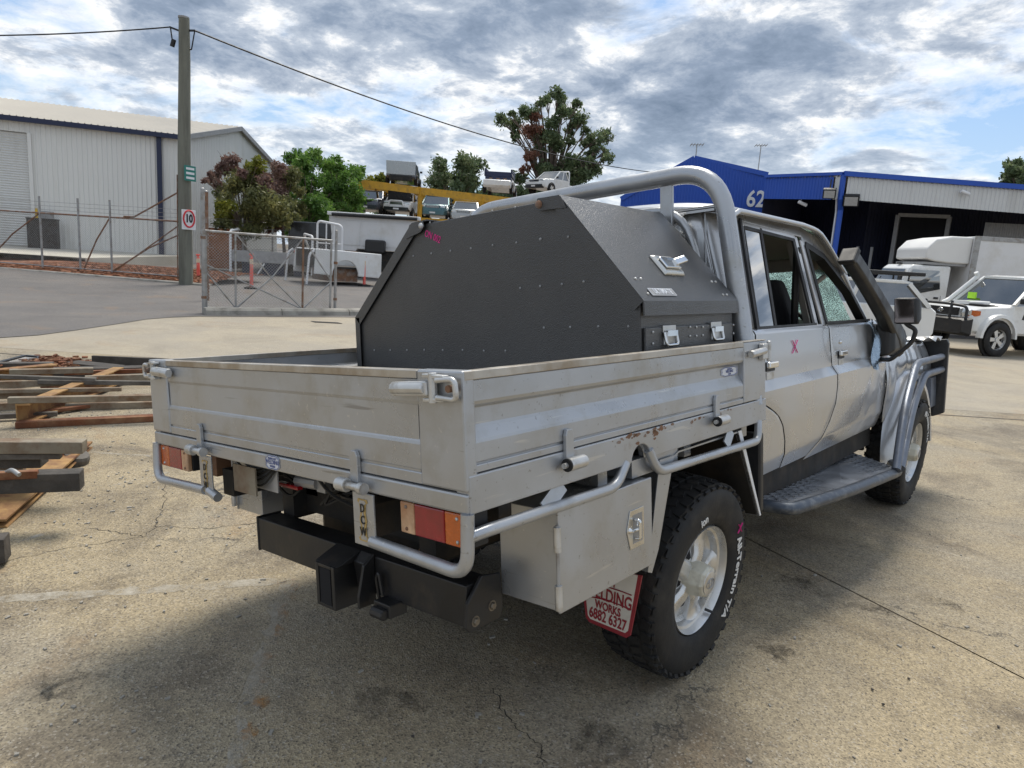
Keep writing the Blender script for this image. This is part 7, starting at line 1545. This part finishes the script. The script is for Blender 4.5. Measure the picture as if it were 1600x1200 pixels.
tree('gum_tree', 'tall gum tree with a patch of dead red brown leaves', base_at(850, 72), 72,
     [(822, 168, 16, 'g'), (845, 160, 15, 'g'), (803, 195, 15, 'g'), (878, 158, 15, 'g'), (893, 175, 17, 'g'), (868, 190, 20, 'g'), (908, 198, 16, 'g'), (890, 212, 18, 'g'), (860, 222, 18, 'g'), (843, 232, 15, 'g'), (806, 212, 11, 'g'), (935, 226, 17, 'g'), (948, 240, 12, 'g'), (918, 245, 15, 'g'), (902, 262, 20, 'g'), (930, 268, 18, 'g'), (880, 272, 20, 'g'), (855, 258, 16, 'g'), (860, 285, 16, 'g'), (812, 285, 14, 'g'), (845, 298, 16, 'g'), (905, 290, 18, 'g'), (823, 195, 17, 'd'), (830, 215, 16, 'd'), (828, 240, 13, 'd'), (826, 262, 9, 'd')],
     {'g': ('leaf_gum', 19000, .19), 'd': ('leaf_dead', 3600, .18)}, .45, jitter=.03, split=3)
tree('round_tree', 'round grey green tree behind the yellow rack between the wrecks', base_at(705, 62), 62, [(705, 262, 22, 'g'), (688, 270, 18, 'g'), (722, 268, 20, 'g'), (703, 285, 24, 'g'), (680, 290, 14, 'g'), (730, 288, 16, 'g'), (712, 305, 20, 'g'), (690, 308, 18, 'g')], {'g': ('leaf_gum', 8500, .18)}, .3, split=3)
tree('edge_tree', 'dark tree rising over the white fascia at the right edge', base_at(1600, 62), 62, [(1592, 262, 12, 'g'), (1604, 258, 14, 'g'), (1580, 275, 12, 'g'), (1598, 282, 14, 'g'), (1615, 275, 16, 'g'), (1575, 293, 10, 'g'), (1605, 298, 14, 'g')], {'g': ('leaf_gum', 6000, .19)}, .3, split=3)
tree('bottlebrush_shrub', 'straggly olive shrub with purple tips beside the shed gable', base_at(385, 34), 34,
     [(365, 262, 17, 'm'), (345, 262, 12, 'm'), (390, 258, 16, 'y'), (410, 268, 16, 'm'), (375, 285, 24, 'o'), (405, 295, 26, 'o'), (355, 300, 18, 'o'), (345, 320, 15, 'l'), (385, 322, 26, 'o'), (415, 330, 22, 'o'), (365, 338, 18, 'l'), (400, 350, 20, 'o'), (430, 350, 18, 'o'), (345, 345, 14, 'o'), (320, 277, 7, 'm'), (333, 285, 8, 'm')],
     {'m': ('leaf_maroon', 3600, .08), 'y': ('leaf_yellow', 900, .10), 'o': ('leaf_olive', 16000, .08), 'l': ('leaf_yellow', 2200, .09)}, .10, jitter=.05, split=3)
tree('purple_shrub', 'dark purple brown shrub between the olive shrub and the green trees', base_at(445, 37), 37, [(437, 270, 18, 'm'), (452, 285, 20, 'o'), (432, 298, 20, 'm'), (455, 312, 20, 'o'), (440, 330, 20, 'o'), (420, 320, 18, 'o'), (425, 348, 14, 'd'), (450, 345, 16, 'o')], {'m': ('leaf_maroon', 4200, .085), 'o': ('leaf_olive', 8000, .085), 'd': ('leaf_dead', 800, .1)}, .10, split=3)
tree('green_tree', 'bright green leafy tree left of centre behind the purple shrub', base_at(475, 41), 41, [(470, 255, 20, 'g'), (490, 270, 22, 'g'), (460, 280, 18, 'g'), (480, 298, 24, 'g'), (498, 320, 20, 'g'), (475, 330, 20, 'g'), (510, 300, 16, 'g'), (490, 345, 20, 'g'), (455, 300, 18, 'g'), (462, 335, 20, 'g'), (505, 345, 18, 'g'), (470, 355, 18, 'g')], {'g': ('leaf_green', 19000, .105)}, .14, split=3)
tree('green_tree', 'green leafy tree standing just left of the yellow rack upright', base_at(530, 44), 44, [(520, 262, 20, 'g'), (540, 268, 20, 'g'), (530, 285, 24, 'g'), (545, 300, 18, 'g'), (520, 310, 22, 'g'), (540, 325, 20, 'g'), (525, 340, 18, 'g'), (510, 335, 18, 'g'), (548, 345, 16, 'g'), (515, 285, 18, 'g')], {'g': ('leaf_green', 17000, .11)}, .14, split=3)
tree('yellow_shrub', 'yellow green shrub seen above the left beam of the rack', base_at(590, 58), 58, [(580, 284, 10, 'y'), (596, 280, 9, 'y'), (590, 298, 14, 'y'), (605, 312, 14, 'y'), (570, 305, 12, 'y'), (640, 318, 16, 'l'), (600, 330, 14, 'l')], {'y': ('leaf_yellow', 4200, .18), 'l': ('leaf_green', 3000, .18)}, .15)
tree('back_hedge_tree', 'dark green tree mass behind the right half of the rack', base_at(770, 66), 66, [(660, 325, 18, 'g'), (740, 318, 16, 'g'), (760, 305, 12, 'g'), (815, 305, 16, 'g'), (790, 315, 16, 'g'), (700, 325, 20, 'g')], {'g': ('leaf_gum', 5200, .3)}, .2)
